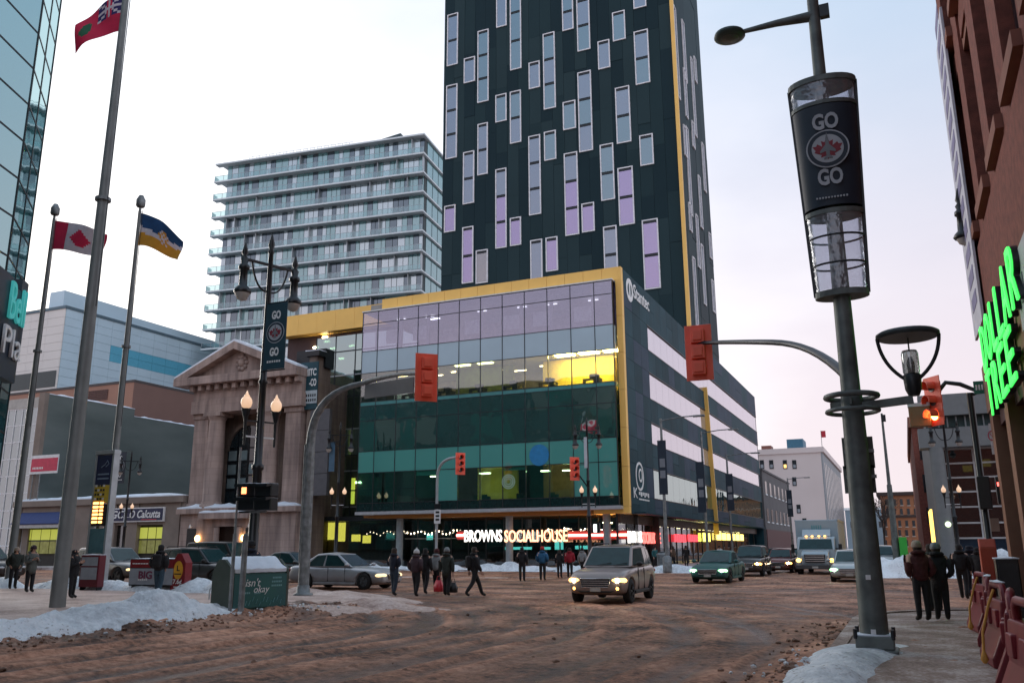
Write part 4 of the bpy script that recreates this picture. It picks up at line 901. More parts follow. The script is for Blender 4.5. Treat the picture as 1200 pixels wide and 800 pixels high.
LITU = emis('lit shop window', (.62, .66, .10), .26); LITD = mat('dim shop window', (.10, .11, .04), .3, emit=(.5, .5, .1), estr=.10, var=.8, scale=2)
for a, c, n in ((26, 81, 5), (108, 119, 1), (163, 192, 3)):
    for i in range(n):
        px0 = a+(c-a)*i/n; px1 = a+(c-a)*(i+1)/n
        for z0, z1, LITG in ((sz_(648), sz_(632), LITD), (sz_(631.5), sz_(618), LITU)):
            m_ = MB(); m_.box(sx_(px0)+.06, YS2+.30, z0, sx_(px1)-.06, YS2+.34, z1); obj('window_pane', m_, LITG, shop)
    m_ = MB(); m_.box(sx_(a), YS2+.25, sz_(632)-.06, sx_(c), YS2+.36, sz_(632)+.08); obj('transom', m_, DARKM, shop)
m_ = MB(); m_.box(sx_(137), YS2+.3, .1, sx_(150), YS2+.36, sz_(615)); obj('door', m_, SHOPG, shop)
NAVY = mat('navy sign board', (.008, .016, .065), .5); BLUEA = mat('blue awning', (.012, .035, .15), .6)
m_ = MB(); m_.prism([(YS2-.12, sz_(597)), (YS2-1.3, sz_(611)), (YS2-1.3, sz_(612)), (YS2-.12, sz_(612))], 'x', sx_(27), sx_(83)); obj('awning', m_, BLUEA, shop)
m_ = MB(); m_.box(sx_(26), YS2-1.2, sz_(616.5), sx_(82), YS2-.13, sz_(612.5)); obj('awning_valance', m_, mat('pale valance', (.5, .5, .5), .7), shop)
for a, c, t_ in ((109, 129, 'Cucina'), (132, 149.5, 'GC'), (151.5, 195, 'O Calcutta')):
    m_ = MB(); m_.box(sx_(a), YS2-.32, sz_(611.5), sx_(c), YS2-.12, sz_(595)); bo = obj('sign_board', m_, WHITEP, shop)
    m_ = MB(); m_.box(sx_(a)+.12, YS2-.36, sz_(611.5)+.12, sx_(c)-.12, YS2-.325, sz_(595)-.12); obj('sign_face', m_, NAVY, bo)
    wd = (sx_(c)-sx_(a))*.82; text('lettering', t_, 1, WHL, bo, ((sx_(a)+sx_(c))/2, YS2-.38, sz_(602.6)), (1, 0, 0), depth=.02, width=wd, height=.78, shear=.2, bold=.02)
    if t_ != 'GC': m_ = MB(); m_.box((sx_(a)+sx_(c))/2-wd*.1, YS2-.37, sz_(609.6), (sx_(a)+sx_(c))/2+wd*.4, YS2-.362, sz_(608.6)); obj('lettering', m_, mat('red lettering', (.5, .03, .06), .5), bo)
# ------------------------------------------------------------------ tall building with blank grey-green side wall
WALLG = mat('stained grey green render', (.080, .105, .10), .9, c2=(.20, .235, .225), scale=.10, detail=9, bump=.12, bscale=3, stretch=(1, .5, 1.6))
XW = ony(40, 560, YFR).x; YWE = onx(224, 530, XW).y; ZW = ony(40, 462, YFR).z
wb = thing('blank_wall_building', (XW, YFR, 0), 'building with a blank weathered grey green side wall above the low shop', 'building')
m_ = MB(); m_.box(XW-.6, YFR+.6, 0, XW, onx(158, 480, XW).y, ZW); obj('side_wall', m_, WALLG, wb)
m_ = MB(); m_.box(XW-.6, onx(158, 480, XW).y, 0, XW-.02, YWE+6, ZW-.9); obj('side_wall', m_, WALLG, wb)
m_ = MB(); m_.box(XW-40, YFR+1.0, 0, XW-.62, YWE+6, ZW-.8); obj('wall_core', m_, CONC, wb)
m_ = MB(); m_.box(XW-.9, YFR+.1, 0, XW+.02, YFR+.62, ZW+.15); obj('corner_pier', m_, BEIGE, wb)
snowcap(wb, XW-.65, YFR+.7, XW+.05, onx(158, 480, XW).y, ZW, .28); snowcap(wb, XW-.65, onx(158, 480, XW).y+.05, XW+.02, YWE+5, ZW-.9, .28)
PALEG = glass('green shop glass', (.5, .7, .65), .3, .6, wob=.004, diff=(.06, .16, .15), dmix=.5)
gx0, gx1 = XW-9.5, XW-1.1; gz0, gz1 = .3, ony(30, 478, YFR).z
for i in range(7):
    for j in range(9):
        m_ = MB(); m_.box(gx0+(gx1-gx0)*i/7+.06, YFR+.3, gz0+(gz1-gz0)*j/9+.06, gx0+(gx1-gx0)*(i+1)/7-.06, YFR+.34, gz0+(gz1-gz0)*(j+1)/9-.06); obj('pane', m_, PALEG, wb)
fr = MB()
for i in range(8): x = gx0+(gx1-gx0)*i/7; fr.box(x-.06, YFR+.24, gz0, x+.06, YFR+.4, gz1)
for j in range(10): z = gz0+(gz1-gz0)*j/9; fr.box(gx0, YFR+.25, z-.06, gx1, YFR+.39, z+.06)
obj('window_frame', fr, WHITEP, wb)
m_ = MB(); m_.box(gx0-20, YFR+.2, gz1+.06, XW-.92, YFR+.98, ZW-.3); obj('fascia', m_, mat('pale fascia', (.45, .43, .40), .8), wb)
q0 = onx(36, 536, XW); q1 = onx(66, 553, XW)
q0 = ony(37, 534, YFR-.1); q1 = ony(63, 554, YFR-.1)
sg = thing('red_wall_sign', (q0.x, YFR-.1, q1.z-3), 'small red and white sign board on two posts against the blank wall', 'sign')
m_ = MB(); m_.box(q0.x, YFR-.15, q1.z, q1.x+.5, YFR-.05, q0.z); obj('board', m_, WHITEP, sg)
m_ = MB(); m_.box(q0.x+.2, YFR-.17, q1.z+.25, q1.x+.48, YFR-.152, q0.z-.35); obj('panel', m_, mat('sign red', (.55, .03, .08), .5), sg)
for k in range(7): m_ = MB(); m_.box(q0.x+.5+k*.24, YFR-.18, q1.z+.5, q0.x+.65+k*.24, YFR-.172, q1.z+.72); obj('lettering', m_, WHL, sg)
for dx in (.5, 1.6): m_ = MB(); m_.box(q0.x+dx, YFR-.10, zr_, q0.x+dx+.09, YFR-.02, q1.z-.002); obj('post', m_, GALV, sg)
# ------------------------------------------------------------------ salmon block
XSa = -100.0; YSa = onx(155, 470, XSa).y; ZSa = onx(155, 447, XSa).z
SALM = mat('salmon cladding', (.36, .19, .135), .8, var=.05, scale=.3); SALM2 = mat('salmon cladding dark', (.20, .115, .095), .8, var=.06, scale=.3)
sa = thing('salmon_block', (XSa, YSa, 0), 'salmon coloured block with a dark louvre behind the blank wall', 'building')
m_ = MB(); m_.box(XSa-45, YSa, 0, XSa, YSa+40, ZSa); obj('wall', m_, SALM, sa)
m_ = MB(); m_.box(XSa, YSa+.02, 0, XSa+.1, YSa+40, ZSa-.01); obj('side_wall', m_, SALM2, sa)
m_ = MB(); m_.box(XSa-45, YSa-.1, ZSa, XSa+.15, YSa+40, ZSa+.35); obj('roof_edge', m_, mat('dark flashing', (.06, .05, .05), .6), sa)
q0 = ony(104, 458, YSa); q1 = ony(126, 468, YSa)
for k in range(6): z = q1.z+(q0.z-q1.z)*k/6; m_ = MB(); m_.box(q0.x, YSa-.12, z+.02, q1.x, YSa-.01, z+(q0.z-q1.z)/8); obj('louvre_slat', m_, mat('louvre', (.10, .05, .045), .7), sa)
# ------------------------------------------------------------------ pale panelled block
YHo = 100.0; XHo = ony(68, 440, YHo).x; ZHo = ony(66, 363, YHo).z
PAN = mat('pale blue panel', (.56, .72, .82), .6, var=.05, scale=.2); PANW = mat('cream panel', (.72, .69, .66), .6, var=.04, scale=.2); PANB = mat('sky blue panel', (.12, .46, .64), .5, var=.06)
ho = thing('pale_panelled_block', (XHo, YHo, 0), 'large pale blue panelled block with a bright blue stripe', 'building')
m_ = MB(); m_.box(XHo-70, YHo+.1, 0, XHo-.1, YHo+80, ZHo-.4); obj('wall_core', m_, CONC, ho)
nr, ncf, ncs = 11, 8, 16; zb0 = ony(66, 470, YHo).z; yse = onx(236, 415, XHo).y
for j in range(nr):
    z0 = zb0+(ZHo-zb0)*j/nr; z1 = zb0+(ZHo-zb0)*(j+1)/nr
    for i in range(ncf): m_ = MB(); m_.box(XHo-4.2*(i+1)+.02, YHo-.06, z0+.02, XHo-4.2*i-.02, YHo+.09, z1-.02); obj('panel', m_, PANW, ho)
    for i in range(ncs):
        y0 = YHo+.12+(yse+20-YHo)*i/ncs; y1 = YHo+.12+(yse+20-YHo)*(i+1)/ncs
        m_ = MB(); m_.box(XHo-.09, y0+.02, z0+.02, XHo+.06, y1-.02, z1-.02); obj('panel', m_, PANB if (j in (6, 7) and i > 2 and not (j == 6 and i < 3)) else PAN, ho)
m_ = MB(); m_.box(XHo-70, YHo-.2, ZHo, XHo+.2, YHo+80, ZHo+.5); obj('roof_edge', m_, mat('blue grey flashing', (.10, .16, .20), .6), ho)
q0 = ony(59, 345, YHo+2); q1 = ony(76, 340, YHo+2); m_ = MB(); m_.box(q0.x, YHo+2, ZHo+.5, q1.x, YHo+16, q1.z); obj('penthouse', m_, PAN, ho)
q1 = ony(76, 340, YHo+2); m_ = MB(); m_.box(q1.x-4, YHo+16.1, ZHo+.5, q1.x-.4, YHo+40, ZHo+3.2); obj('penthouse', m_, PAN, ho)
q0 = ony(2, 449, YHo-.2); q1 = ony(56, 443, YHo-.2); m_ = MB(); m_.box(q0.x-20, YHo-.15, q0.z-1.6, XHo-.4, YHo-.07, q0.z+1.2); obj('dark_strip', m_, mat('dark window strip', (.02, .04, .045), .3), ho)
m_ = MB(); m_.box(XHo-70, YHo-.1, 0, XHo-.1, YHo+.05, zb0); obj('lower_wall', m_, PANW, ho)
# ------------------------------------------------------------------ arena with faceted glass corner
AG = glass('arena glass', (.25, .42, .46), .46, .5, wob=.006, wscale=.6, rcol=(.74, 1, 1.0), diff=(.05, .22, .25), dmix=.6)
AGD = mat('arena dark glass', (.010, .035, .038), .12, spec=.9, var=.3, scale=.2)
P2 = Vector((-28.2, 20.0)); d44 = Vector((-math.sin(R(44)), math.cos(R(44)))); P1 = P2-d44*3.0
d24 = Vector((-math.sin(R(24)), math.cos(R(24)))); P0 = P1-d24*21.6
ZA = 23.4
ar = thing('glass_arena', (P1.x, P1.y, 0), 'tall teal glass arena front with diagonal sky reflections beside the flagpoles', 'building')
def facet(a, b, ncol, nrow, m_, name='pane', inset=.025):
    d = (b-a); l = d.length; d.normalize(); nrm = Vector((d.y, -d.x)); Mx = Matrix(((d.x, nrm.x, 0), (d.y, nrm.y, 0), (0, 0, 1)))
    for i in range(ncol):
        for j in range(nrow):
            c = a+d*(l*(i+.5)/ncol); mb = MB(); mb.obox((c.x, c.y, 1.5+(ZA-1.5)*(j+.5)/nrow), (l/ncol-2*inset, .04, (ZA-1.5)/nrow-2*inset), Mx); obj(name, mb, m_ if not isinstance(m_, list) else rng.choice(m_), ar)
    fr = MB()
    for i in range(ncol+1): c = a+d*(l*i/ncol); fr.obox((c.x-nrm.x*.04, c.y-nrm.y*.04, ZA/2+.7), (.07, .16, ZA-1.6), Mx)
    for j in range(nrow+1): c = (a+b)/2; fr.obox((c.x-nrm.x*.04, c.y-nrm.y*.04, 1.5+(ZA-1.5)*j/nrow), (l, .15, .06), Mx)
    obj('mullion_grid', fr, DARKM, ar)
facet(P0, P1, 9, 16, AG); facet(P1, P2, 2, 16, AG)
d64 = Vector((-math.sin(R(68)), math.cos(R(68)))); P3 = P2+d64*5; P4 = Vector((-92, P3.y))
AGL = [AGD, AGD, AGD, mat('arena grey pane', (.06, .08, .08), .3), mat('arena green pane', (.02, .08, .075), .15)]
facet(P2, P3, 3, 8, AGL, 'wide_pane'); facet(P3, P4, 20, 6, AGL, 'wide_pane')
def _in(p, k=.35): return (p.x-k, p.y-k)
m_ = MB(); m_.prism([_in(P0), _in(P1), (P2.x-.3, P2.y-.35), _in(P3), (-92, P3.y-.4), (-92, -70), (P0.x-.4, -70)], 'z', 0, ZA+.3); obj('arena_core', m_, mat('arena interior', (.02, .045, .05), .8, var=.5, scale=.4), ar)
m_ = MB(); m_.box(P0.x-.38, -70, 0, P0.x+.0, P0.y-.05, ZA); obj('east_wall', m_, mat('arena east wall', (.06, .07, .075), .6), ar)
# hanging name sign
d35 = Vector((-math.sin(R(36)), math.cos(R(36)))); 
def onv(px, py, o2, d2):
    n2 = Vector((d2.y, -d2.x)); r_ = ray(px, py); t = (Vector((o2.x, o2.y)) - Vector((0, 0))).dot(n2)/(Vector((r_.x, r_.y)).dot(n2)); return CAM+r_*t
SO = Vector((-24.6, 16.9))
bs = thing('arena_name_sign', (SO.x, SO.y, 8), 'dark navy projecting sign with turquoise letters on the glass arena', 'sign')
SGN = mat('navy sign box', (.006, .022, .045), .4)
Mx = Matrix(((d35.x, d35.y, 0), (d35.y, -d35.x, 0), (0, 0, 1)))
pb = onv(9, 352, SO, d35); pc = onv(29, 372, SO, d35); pd = onv(0, 405, SO, d35)
w2 = (pc-pb).length
def sbox(px0, px1, py_mid, h, name='sign_box'):
    a = onv(px0, py_mid, SO, d35); c = onv(px1, py_mid, SO, d35); cc = (a+c)/2; mb = MB(); L_ = Vector((c.x-a.x, c.y-a.y)).length
    mb.obox((cc.x-.18*d35.y, cc.y+.18*d35.x, cc.z), (L_, .3, h), Mx); return obj(name, mb, SGN, bs), cc, L_
sbox(-12, 13, 362, 2.5); sbox(12, 24, 372, 1.9); sbox(23, 30.5, 368, 2.2); sbox(-18, 24, 404, 1.9)
CYANL = emis('turquoise letters', (.10, .75, .72), .12)
def stext(t_, px0, px1, py, h, m2):
    a = onv(px0, py, SO, d35); c = onv(px1, py, SO, d35); cc = (a+c)/2; L_ = Vector((c.x-a.x, c.y-a.y)).length
    n2 = Vector((d35.y, -d35.x)); 
    text('lettering', t_, 1, m2, bs, (cc.x+n2.x*.03, cc.y+n2.y*.03, cc.z), (d35.x, d35.y, 0), depth=.08, width=L_, height=h, bold=0)
stext('Bell', 10, 29, 357, 1.2, CYANL); stext('Pla', 1, 23, 402, .9, WHL)
for k in range(3):
    mb = MB(); a = onv(-10, 345+k*28, SO, d35); mb.cyl(a, (P1.x-.2, P1.y, a.z), .07, n=8); obj('bracket', mb, DARKM, bs)
# ------------------------------------------------------------------ brick building with the green sign
XD = 2.35; YD = 25.5
BRICK = mat('red brown brick', (.20, .060, .042), .85, var=.25, scale=5, bump=.3, bscale=40)
TERRA = mat('terracotta panel', (.24, .095, .065), .8, var=.15, scale=2)
TANP = mat('tan fascia', (.26, .125, .075), .7, var=.08)
MAROON = mat('maroon frame', (.050, .014, .018), .5)
db = thing('brick_corner_shop', (XD, YD, 0), 'red brown brick building with tall dark windows and green letter sign', 'building')
ZD = 26.0
wdk = mat('dark sash glass', (.012, .014, .02), .06, spec=.9)
m_ = MB(); m_.box(XD+.5, -12, 0, XD+30, YD-.02, ZD); obj('wall_core', m_, BRICK, db)
bay = 2.9; y = YD; k = 0
zrows = [(9.3, 13.3), (14.6, 18.6), (19.8, 23.4)]
while y > -10:
    m_ = MB(); m_.box(XD, y-1.05, 8.8, XD+.49, y, ZD); obj('pier', m_, BRICK, db)
    y0, y1 = y-bay, y-1.05
    for (z0, z1) in zrows:
        m_ = MB(); m_.box(XD+.34, y0, z0, XD+.40, y1, z1); w_ = obj('window', m_, wdk, db)
        m_ = MB(); m_.box(XD+.26, (y0+y1)/2-.06, z0, XD+.33, (y0+y1)/2+.06, z1); m_.box(XD+.26, y0, z0, XD+.33, y0+.10, z1); m_.box(XD+.26, y1-.10, z0, XD+.33, y1, z1); m_.box(XD+.26, y0, (z0+z1)/2-.05, XD+.33, y1, (z0+z1)/2+.05); obj('sash', m_, MAROON, w_)
        m_ = MB(); m_.box(XD-.14, y0-.1, z0-.28, XD+.33, y1+.1, z0); obj('sill', m_, TERRA, w_)
    zz_ = [8.8]+[q for r_ in zrows for q in r_]+[ZD]
    for j in range(0, len(zz_), 2):
        m_ = MB(); m_.box(XD+.08, y0, zz_[j], XD+.49, y1, zz_[j+1]-(.28 if j < 6 else 0)); obj('spandrel_panel', m_, TERRA, db)
        m_ = MB(); m_.prism([(y0+.25, zz_[j]+.2), (y1-.25, zz_[j]+.2), (y1-.25, zz_[j+1]-.6), ((y0+y1)/2, zz_[j+1]-.4), (y0+.25, zz_[j+1]-.6)], 'x', XD+.03, XD+.079) if zz_[j+1]-zz_[j] > 1.1 else None
        if m_.v: obj('carved_panel', m_, BRICK, db)
    y -= bay; k += 1
m_ = MB(); m_.box(XD-.25, -12, ZD-.8, XD+1, YD+.2, ZD+.4); obj('cornice', m_, TERRA, db)
m_ = MB(); m_.box(XD-.10, -12, 5.0, XD+.49, YD, 6.2); obj('fascia', m_, TANP, db)
m_ = MB(); m_.box(XD-.05, -12, 6.2, XD+.49, YD, 8.78); obj('brick_band', m_, BRICK, db)
for k in range(10):
    y = YD-.35-3.4*k; m_ = MB(); m_.box(XD-.06, y-.35, .1, XD+.5, y+.35, 4.99); obj('shop_pillar', m_, TANP, db)
    m_ = MB(); m_.box(XD+.3, y-3.05, .3, XD+.36, y-.35, 4.6); obj('shop_window', m_, mat('dark shop window', (.008, .007, .008), .12, spec=.8), db)
    m_ = MB(); m_.box(XD+.1, y-3.05, 4.6, XD+.48, y-.35, 4.98); obj('shop_lintel', m_, MAROON, db)
# pale sign board high on the fascia and tall white banner on the corner
q0 = onx(1167, 330, XD-.2); q1 = onx(1199, 245, XD-.2)
m_ = MB(); zs0, zs1 = onx(1199, 366, XD-.3).z, onx(1199, 238, XD-.3).z; q0 = onx(1177, 320, XD-.3); m_.box(XD-.15, 4.0, zs0, XD-.11, q0.y, zs1); sb_ = obj('sign_board', m_, mat('grey white board', (.45, .47, .50), .5), db)
for k in range(16): m_ = MB(); m_.box(XD-.165, q0.y-.9-k*.75, (zs0+zs1)/2-.25, XD-.152, q0.y-.5-k*.75, (zs0+zs1)/2+.2); obj('lettering', m_, mat('board text', (.10, .11, .13), .6), sb_)
zbn0, zbn1 = ony(1152, 395, YD-.4).z, ony(1108, 52, YD-.4).z
bnr = thing('corner_banner', (XD-.13, YD-1.2, zbn0), 'tall narrow white vertical banner on the brick corner', 'banner')
m_ = MB(); m_.box(XD-.16, YD-2.4, zbn0, XD-.10, YD-.02, zbn1); obj('banner_face', m_, mat('white vinyl', (.62, .62, .70), .5), bnr)
for k in range(14): m_ = MB(); m_.box(XD-.172, YD-1.9, zbn0+.6+k*.62, XD-.162, YD-.6, zbn0+.95+k*.62); obj('lettering', m_, mat('violet lettering', (.22, .20, .36), .6), bnr)
for z in (zbn0+.05, zbn1-.05): m_ = MB(); m_.cyl((XD-.13, YD-1.2, z), (XD+.02, YD-1.2, z), .03, n=6); obj('bracket', m_, DARKM, bnr)
# green channel letters
GRN = emis('green letter face', (.05, .90, .10), .85)
ls = thing('green_letter_sign', (XD-.1, 22, 6), 'bright green illuminated letters on the brick building fascia', 'sign')
def gtext(t_, pa, pb_, h, xo):
    a = onx(*pa, xo); c = onx(*pb_, xo); n = len(t_); dy = (c.y-a.y)
    zc_ = (a.z+c.z)/2
    for i, ch in enumerate(t_):
        yy = a.y+dy*(i+.5)/n
        lt = text('letter_face', ch, 1, GRN, ls, (xo-.02, yy, zc_), (0, -1, 0), depth=.03, width=abs(dy)/n*.74, height=h, bold=0)
        b_ = MB(); text('letter_side', ch, 1, BLACKM, ls, (xo+.06, yy, zc_), (0, -1, 0), depth=.11, width=abs(dy)/n*.76, height=h, bold=0)
gtext('DOLLAR', (1150, 404), (1193, 324), 1.05, XD-.25)
gtext('TREE', (1158, 464), (1190, 412), 1.0, XD-.25)
# ------------------------------------------------------------------ grey corner block across the avenue
YQ = 60.0; xq0 = ony(1088, 560, YQ).x
GREYC = mat('grey cladding', (.20, .215, .22), .6, var=.06)
gq = thing('grey_corner_block', (xq0, YQ, 0), 'grey corner block with gridded glass front and round column', 'building')
def qz(py): return ony(1140, py, YQ).z
m_ = MB(); m_.box(xq0+.5, YQ+1.2, 0, xq0+30, YQ+30, qz(462)); obj('wall_core', m_, GREYC, gq)
m_ = MB(); m_.box(xq0-.1, YQ-.2, qz(485), xq0+30, YQ+1.19, qz(460)); obj('upper_band', m_, GREYC, gq)
m_ = MB(); m_.box(xq0-.3, YQ-.5, qz(523), xq0+30, YQ+1.19, qz(500)); obj('upper_band', m_, GREYC, gq)
m_ = MB(); m_.box(xq0+.2, YQ+.3, qz(500), xq0+30, YQ+1.18, qz(485)); obj('louvre_recess', m_, mat('teal louvre', (.03, .07, .07), .5), gq)
for k in range(22): m_ = MB(); m_.box(xq0+.4+k*.5, YQ+.05, qz(499), xq0+.48+k*.5, YQ+.29, qz(486)); obj('louvre_slat', m_, GREYC, gq)
GQ = glass('grey block glass', (.4, .45, .45), .14, .6, wob=.01, diff=(.02, .03, .03), dmix=.4)
xs_ = [xq0+.9+1.75*i for i in range(10)]; zs_2 = [.2] + [qz(p_) for p_ in (648, 630, 612, 593, 575, 558, 541, 524)]
for i in range(9):
    for j in range(8):
        m_ = MB(); m_.box(xs_[i]+.05, YQ+.6, zs_2[j]+.05, xs_[i+1]-.05, YQ+.64, zs_2[j+1]-.05); obj('pane', m_, GQ if j > 1 else mat('navy poster pane', (.012, .03, .05), .15), gq)
fr = MB()
for x in xs_: fr.box(x-.05, YQ+.52, .12, x+.05, YQ+.7, zs_2[-1])
for z in zs_2: fr.box(xs_[0], YQ+.53, z-.05, xs_[-1], YQ+.69, z+.05)
obj('window_frame', fr, mat('pale frame', (.5, .5, .5), .5), gq)
m_ = MB(); m_.box(xs_[0], YQ+.66, .1, xs_[-1], YQ+1.19, qz(524)); obj('interior', m_, mat('grey block interior', (.025, .022, .02), .8, var=.6, scale=.6), gq)
m_ = MB(); m_.cyl((ony(1106, 600, YQ-.2).x, YQ-.2, .1), (ony(1106, 600, YQ-.2).x, YQ-.2, qz(523)), .42, n=20); obj('round_column', m_, GREYC, gq)
for px0, px1, py0, py1 in ((1142, 1162, 538, 546), (1128, 1140, 545, 552)):
    a = ony(px0, py0, YQ+.5); c = ony(px1, py1, YQ+.5); m_ = MB(); m_.box(a.x, YQ+.645, c.z, c.x, YQ+.655, a.z); obj('lit_sign', m_, emis('yellow lit sign', (.95, .70, .12), 1.0), gq)
m_ = MB(); q = ony(1111, 614, YQ-.6); m_.sphere((q.x, YQ-.6, q.z), .17, 10, 8); obj('globe_lamp', m_, emis('globe lamp', (.8, 1, .6), 1.0), gq)
m_ = MB(); q = ony(1083, 630, YQ+.3); m_.box(xq0-.02, YQ+4, 1.0, xq0+.1, YQ+9, 4.0); obj('lit_window', m_, emis('amber window', (1, .6, .12), 1.4), gq)
for k in range(3):
    for j in range(2):
        q = ony(1113+k*19, 651+j*7, YQ+.5); m_ = MB(); m_.box(q.x, YQ+.595, q.z-.12, q.x+.6, YQ+.598, q.z+.1); obj('poster_text', m_, mat('poster print', (.25, .3, .35), .6), gq)
# slim red brick building behind it
YRb = 92; x0r, x1r = ony(1073, 560, YRb).x, ony(1100, 560, YRb).x
rb = thing('slim_red_brick_building', (x0r, YRb, 0), 'tall narrow red brick building rising behind the grey corner block', 'building')
m_ = MB(); m_.box(x0r+.1, YRb, 0, x0r+14, YRb+40, ony(1080, 492, YRb).z); obj('wall', m_, BRICK, rb)
m_ = MB(); m_.box(x0r-.15, YRb-.25, ony(1080, 500, YRb).z, x0r+14, YRb+40.2, ony(1080, 488, YRb).z); obj('cornice', m_, TERRA, rb)
for j in range(3):
    for i in range(3): m_ = MB(); z = 3.5+j*3.1; m_.box(x0r+.6+i*1.6, YRb-.06, z, x0r+1.4+i*1.6, YRb+.02, z+1.7); obj('window', m_, wdk, rb)
# orange brick block closing the view
YO = 240; x0o, x1o = ony(1033, 600, YO).x, ony(1098, 600, YO).x
OBR = mat('orange brick', (.40, .17, .085), .85, var=.12, scale=.8)
ob = thing('orange_brick_block', (x0o, YO, 0), 'five storey orange brick block at the end of the street', 'building')
zo = lambda py: ony(1060, py, YO).z
m_ = MB(); m_.box(x0o, YO, 0, x1o+6, YO+20, zo(580)); obj('wall', m_, OBR, ob)
m_ = MB(); m_.box(x0o-.8, YO-.8, zo(580), x1o+6.5, YO+20.5, zo(576)); obj('cornice', m_, mat('dark cornice', (.05, .03, .025), .7), ob)
m_ = MB(); m_.box(x0o-.3, YO-.4, zo(606), x1o+6.2, YO-.02, zo(603)); obj('string_course', m_, MATS['dark cornice'], ob)
for j, py in enumerate((588, 599, 613, 624, 636)):
    for i in range(7):
        px = 1038+i*8.2 if j < 2 else 1036+i*8.2; a = ony(px, py-3.5, YO); c = ony(px+4, py+3.5, YO)
        m_ = MB(); m_.box(a.x, YO-.15, c.z, c.x, YO-.02, a.z); w_ = obj('window', m_, mat('far window', (.03, .035, .04), .2), ob)
        m_ = MB(); m_.box(a.x-.12, YO-.3, c.z-.25, c.x+.12, YO-.01, c.z-.01); obj('sill', m_, mat('pale sill', (.5, .4, .33), .7), w_)
# cream hotel and grey two-storey block up the left side of the street
XC = XR+.6; YC = 205.0
CREAM = mat('cream render', (.74, .64, .61), .85, var=.05, scale=.1)
q = ony(966, 560, YC); xc1 = q.x; zcr = ony(930, 531, YC).z
ch_ = thing('cream_hotel_block', (xc1, YC, 0), 'cream hotel block with blank front wall and windowed street side', 'building')
m_ = MB(); m_.box(xc1-60, YC, 0, xc1-.3, YC+40, zcr); obj('wall', m_, CREAM, ch_)
yce = onx(986, 600, xc1).y
m_ = MB(); m_.box(xc1-.29, YC+.02, 0, xc1, YC+60, zcr-.05); obj('side_wall', m_, mat('cream side', (.30, .32, .34), .8), ch_)
m_ = MB(); m_.box(xc1-60, YC-.3, zcr, xc1+.4, YC+60, zcr+1.2); obj('parapet', m_, CREAM, ch_)
for py, pxs in ((544, (893, 904, 920, 931)), (564, (931,)), (596, (936,)), (612, (943,))):
    for px in pxs:
        a = ony(px-2.8, py-5, YC); c = ony(px+2.8, py+5, YC); m_ = MB(); m_.box(a.x, YC-.1, c.z, c.x, YC-.01, a.z); w_ = obj('window', m_, mat('far window', (.03, .035, .04), .2), ch_)
        m_ = MB(); m_.box(a.x+.15, YC-.12, c.z+.2, c.x-.15, YC-.102, (a.z+c.z)/2); obj('pane', m_, emis('amber pane', (1, .6, .2), .8) if px in (920, 943) else mat('pale pane', (.3, .33, .36), .3), w_)
for j in range(8):
    for i in range(12):
        m_ = MB(); z = 4+j*(zcr-6)/8; yy = YC+3+i*4.6; m_.box(xc1-.02, yy, z, xc1+.06, yy+1.9, z+2.0); obj('window', m_, mat('side window', (.06, .09, .11), .2), ch_)
a = ony(922, 520, YC+5); c = ony(942, 531, YC+5); m_ = MB(); m_.box(a.x, YC+5, zcr+1.2, c.x, YC+12, zcr+1.2+2.6); obj('roof_plant', m_, mat('blue plant', (.05, .16, .24), .6), ch_)
a = ony(892, 522, YC+5); c = ony(904, 531, YC+5); m_ = MB(); m_.box(a.x, YC+5, zcr+1.3, c.x, YC+9, zcr+2.6); obj('roof_plant', m_, mat('rust plant', (.22, .08, .06), .6), ch_)
fp = ony(964, 530, YC+3); m_ = MB(); m_.cyl((fp.x, YC+3, zcr+1.2), (fp.x, YC+3, zcr+5.2), .06, n=6); obj('flagpole', m_, GALV, ch_)
m_ = MB(); m_.box(fp.x+.05, YC+2.98, zcr+3.6, fp.x+1.0, YC+3.02, zcr+5.1); obj('roof_flag', m_, mat('flag red', (.5, .03, .05), .8), ch_)
# grey two-storey
XG2 = XR+.2; y0g = YE+.5; y1g = onx(927, 600, XG2).y; z2 = onx(889, 549, XG2).z
GRY = mat('grey render', (.115, .115, .12), .85, var=.1, scale=.4)
g2 = thing('grey_two_storey_block', (XG2, y0g, 0), 'grey two storey block with small windows beyond the glass building', 'building')
m_ = MB(); m_.box(XG2-14, y0g, 0, XG2, y1g, z2); obj('wall', m_, GRY, g2)
m_ = MB(); m_.box(XG2-14, y0g-.1, z2, XG2+.15, y1g+.1, z2+.3); obj('parapet', m_, GRY, g2)
m_ = MB(); m_.box(XG2+.002, y0g+.3, .1, XG2+.12, y1g-.3, 4.2); obj('shop_front', m_, mat('maroon shopfront', (.07, .018, .02), .6), g2)
for j, zf in enumerate((.42, .74)):
    for i in range(6):
        yy = y0g+2+i*(y1g-y0g-4)/6; m_ = MB(); m_.box(XG2+.003, yy, z2*zf, XG2+.05, yy+1.8, z2*zf+1.9); w_ = obj('window', m_, MATS['far window'], g2)
        m_ = MB(); m_.box(XG2+.004, yy-.1, z2*zf-.2, XG2+.12, yy+1.9, z2*zf-.01); obj('sill', m_, SLAB, w_)
# far low block and bare tree at the end of the street
fb = thing('far_teal_shed', (-12, 330, 0), 'low blue grey block far behind the box truck', 'building')
m_ = MB(); m_.box(-19, 330, 0, -6.5, 350, 14); obj('wall', m_, mat('blue grey wall', (.20, .27, .32), .8), fb)
m_ = MB(); m_.box(-19.3, 329.7, 14, -6.2, 350, 14.8); obj('roof', m_, SLAB, fb)
for i in range(5): m_ = MB(); m_.box(-17.5+i*2.3, 329.9, 8, -16.2+i*2.3, 330, 10); obj('window', m_, MATS['far window'], fb)

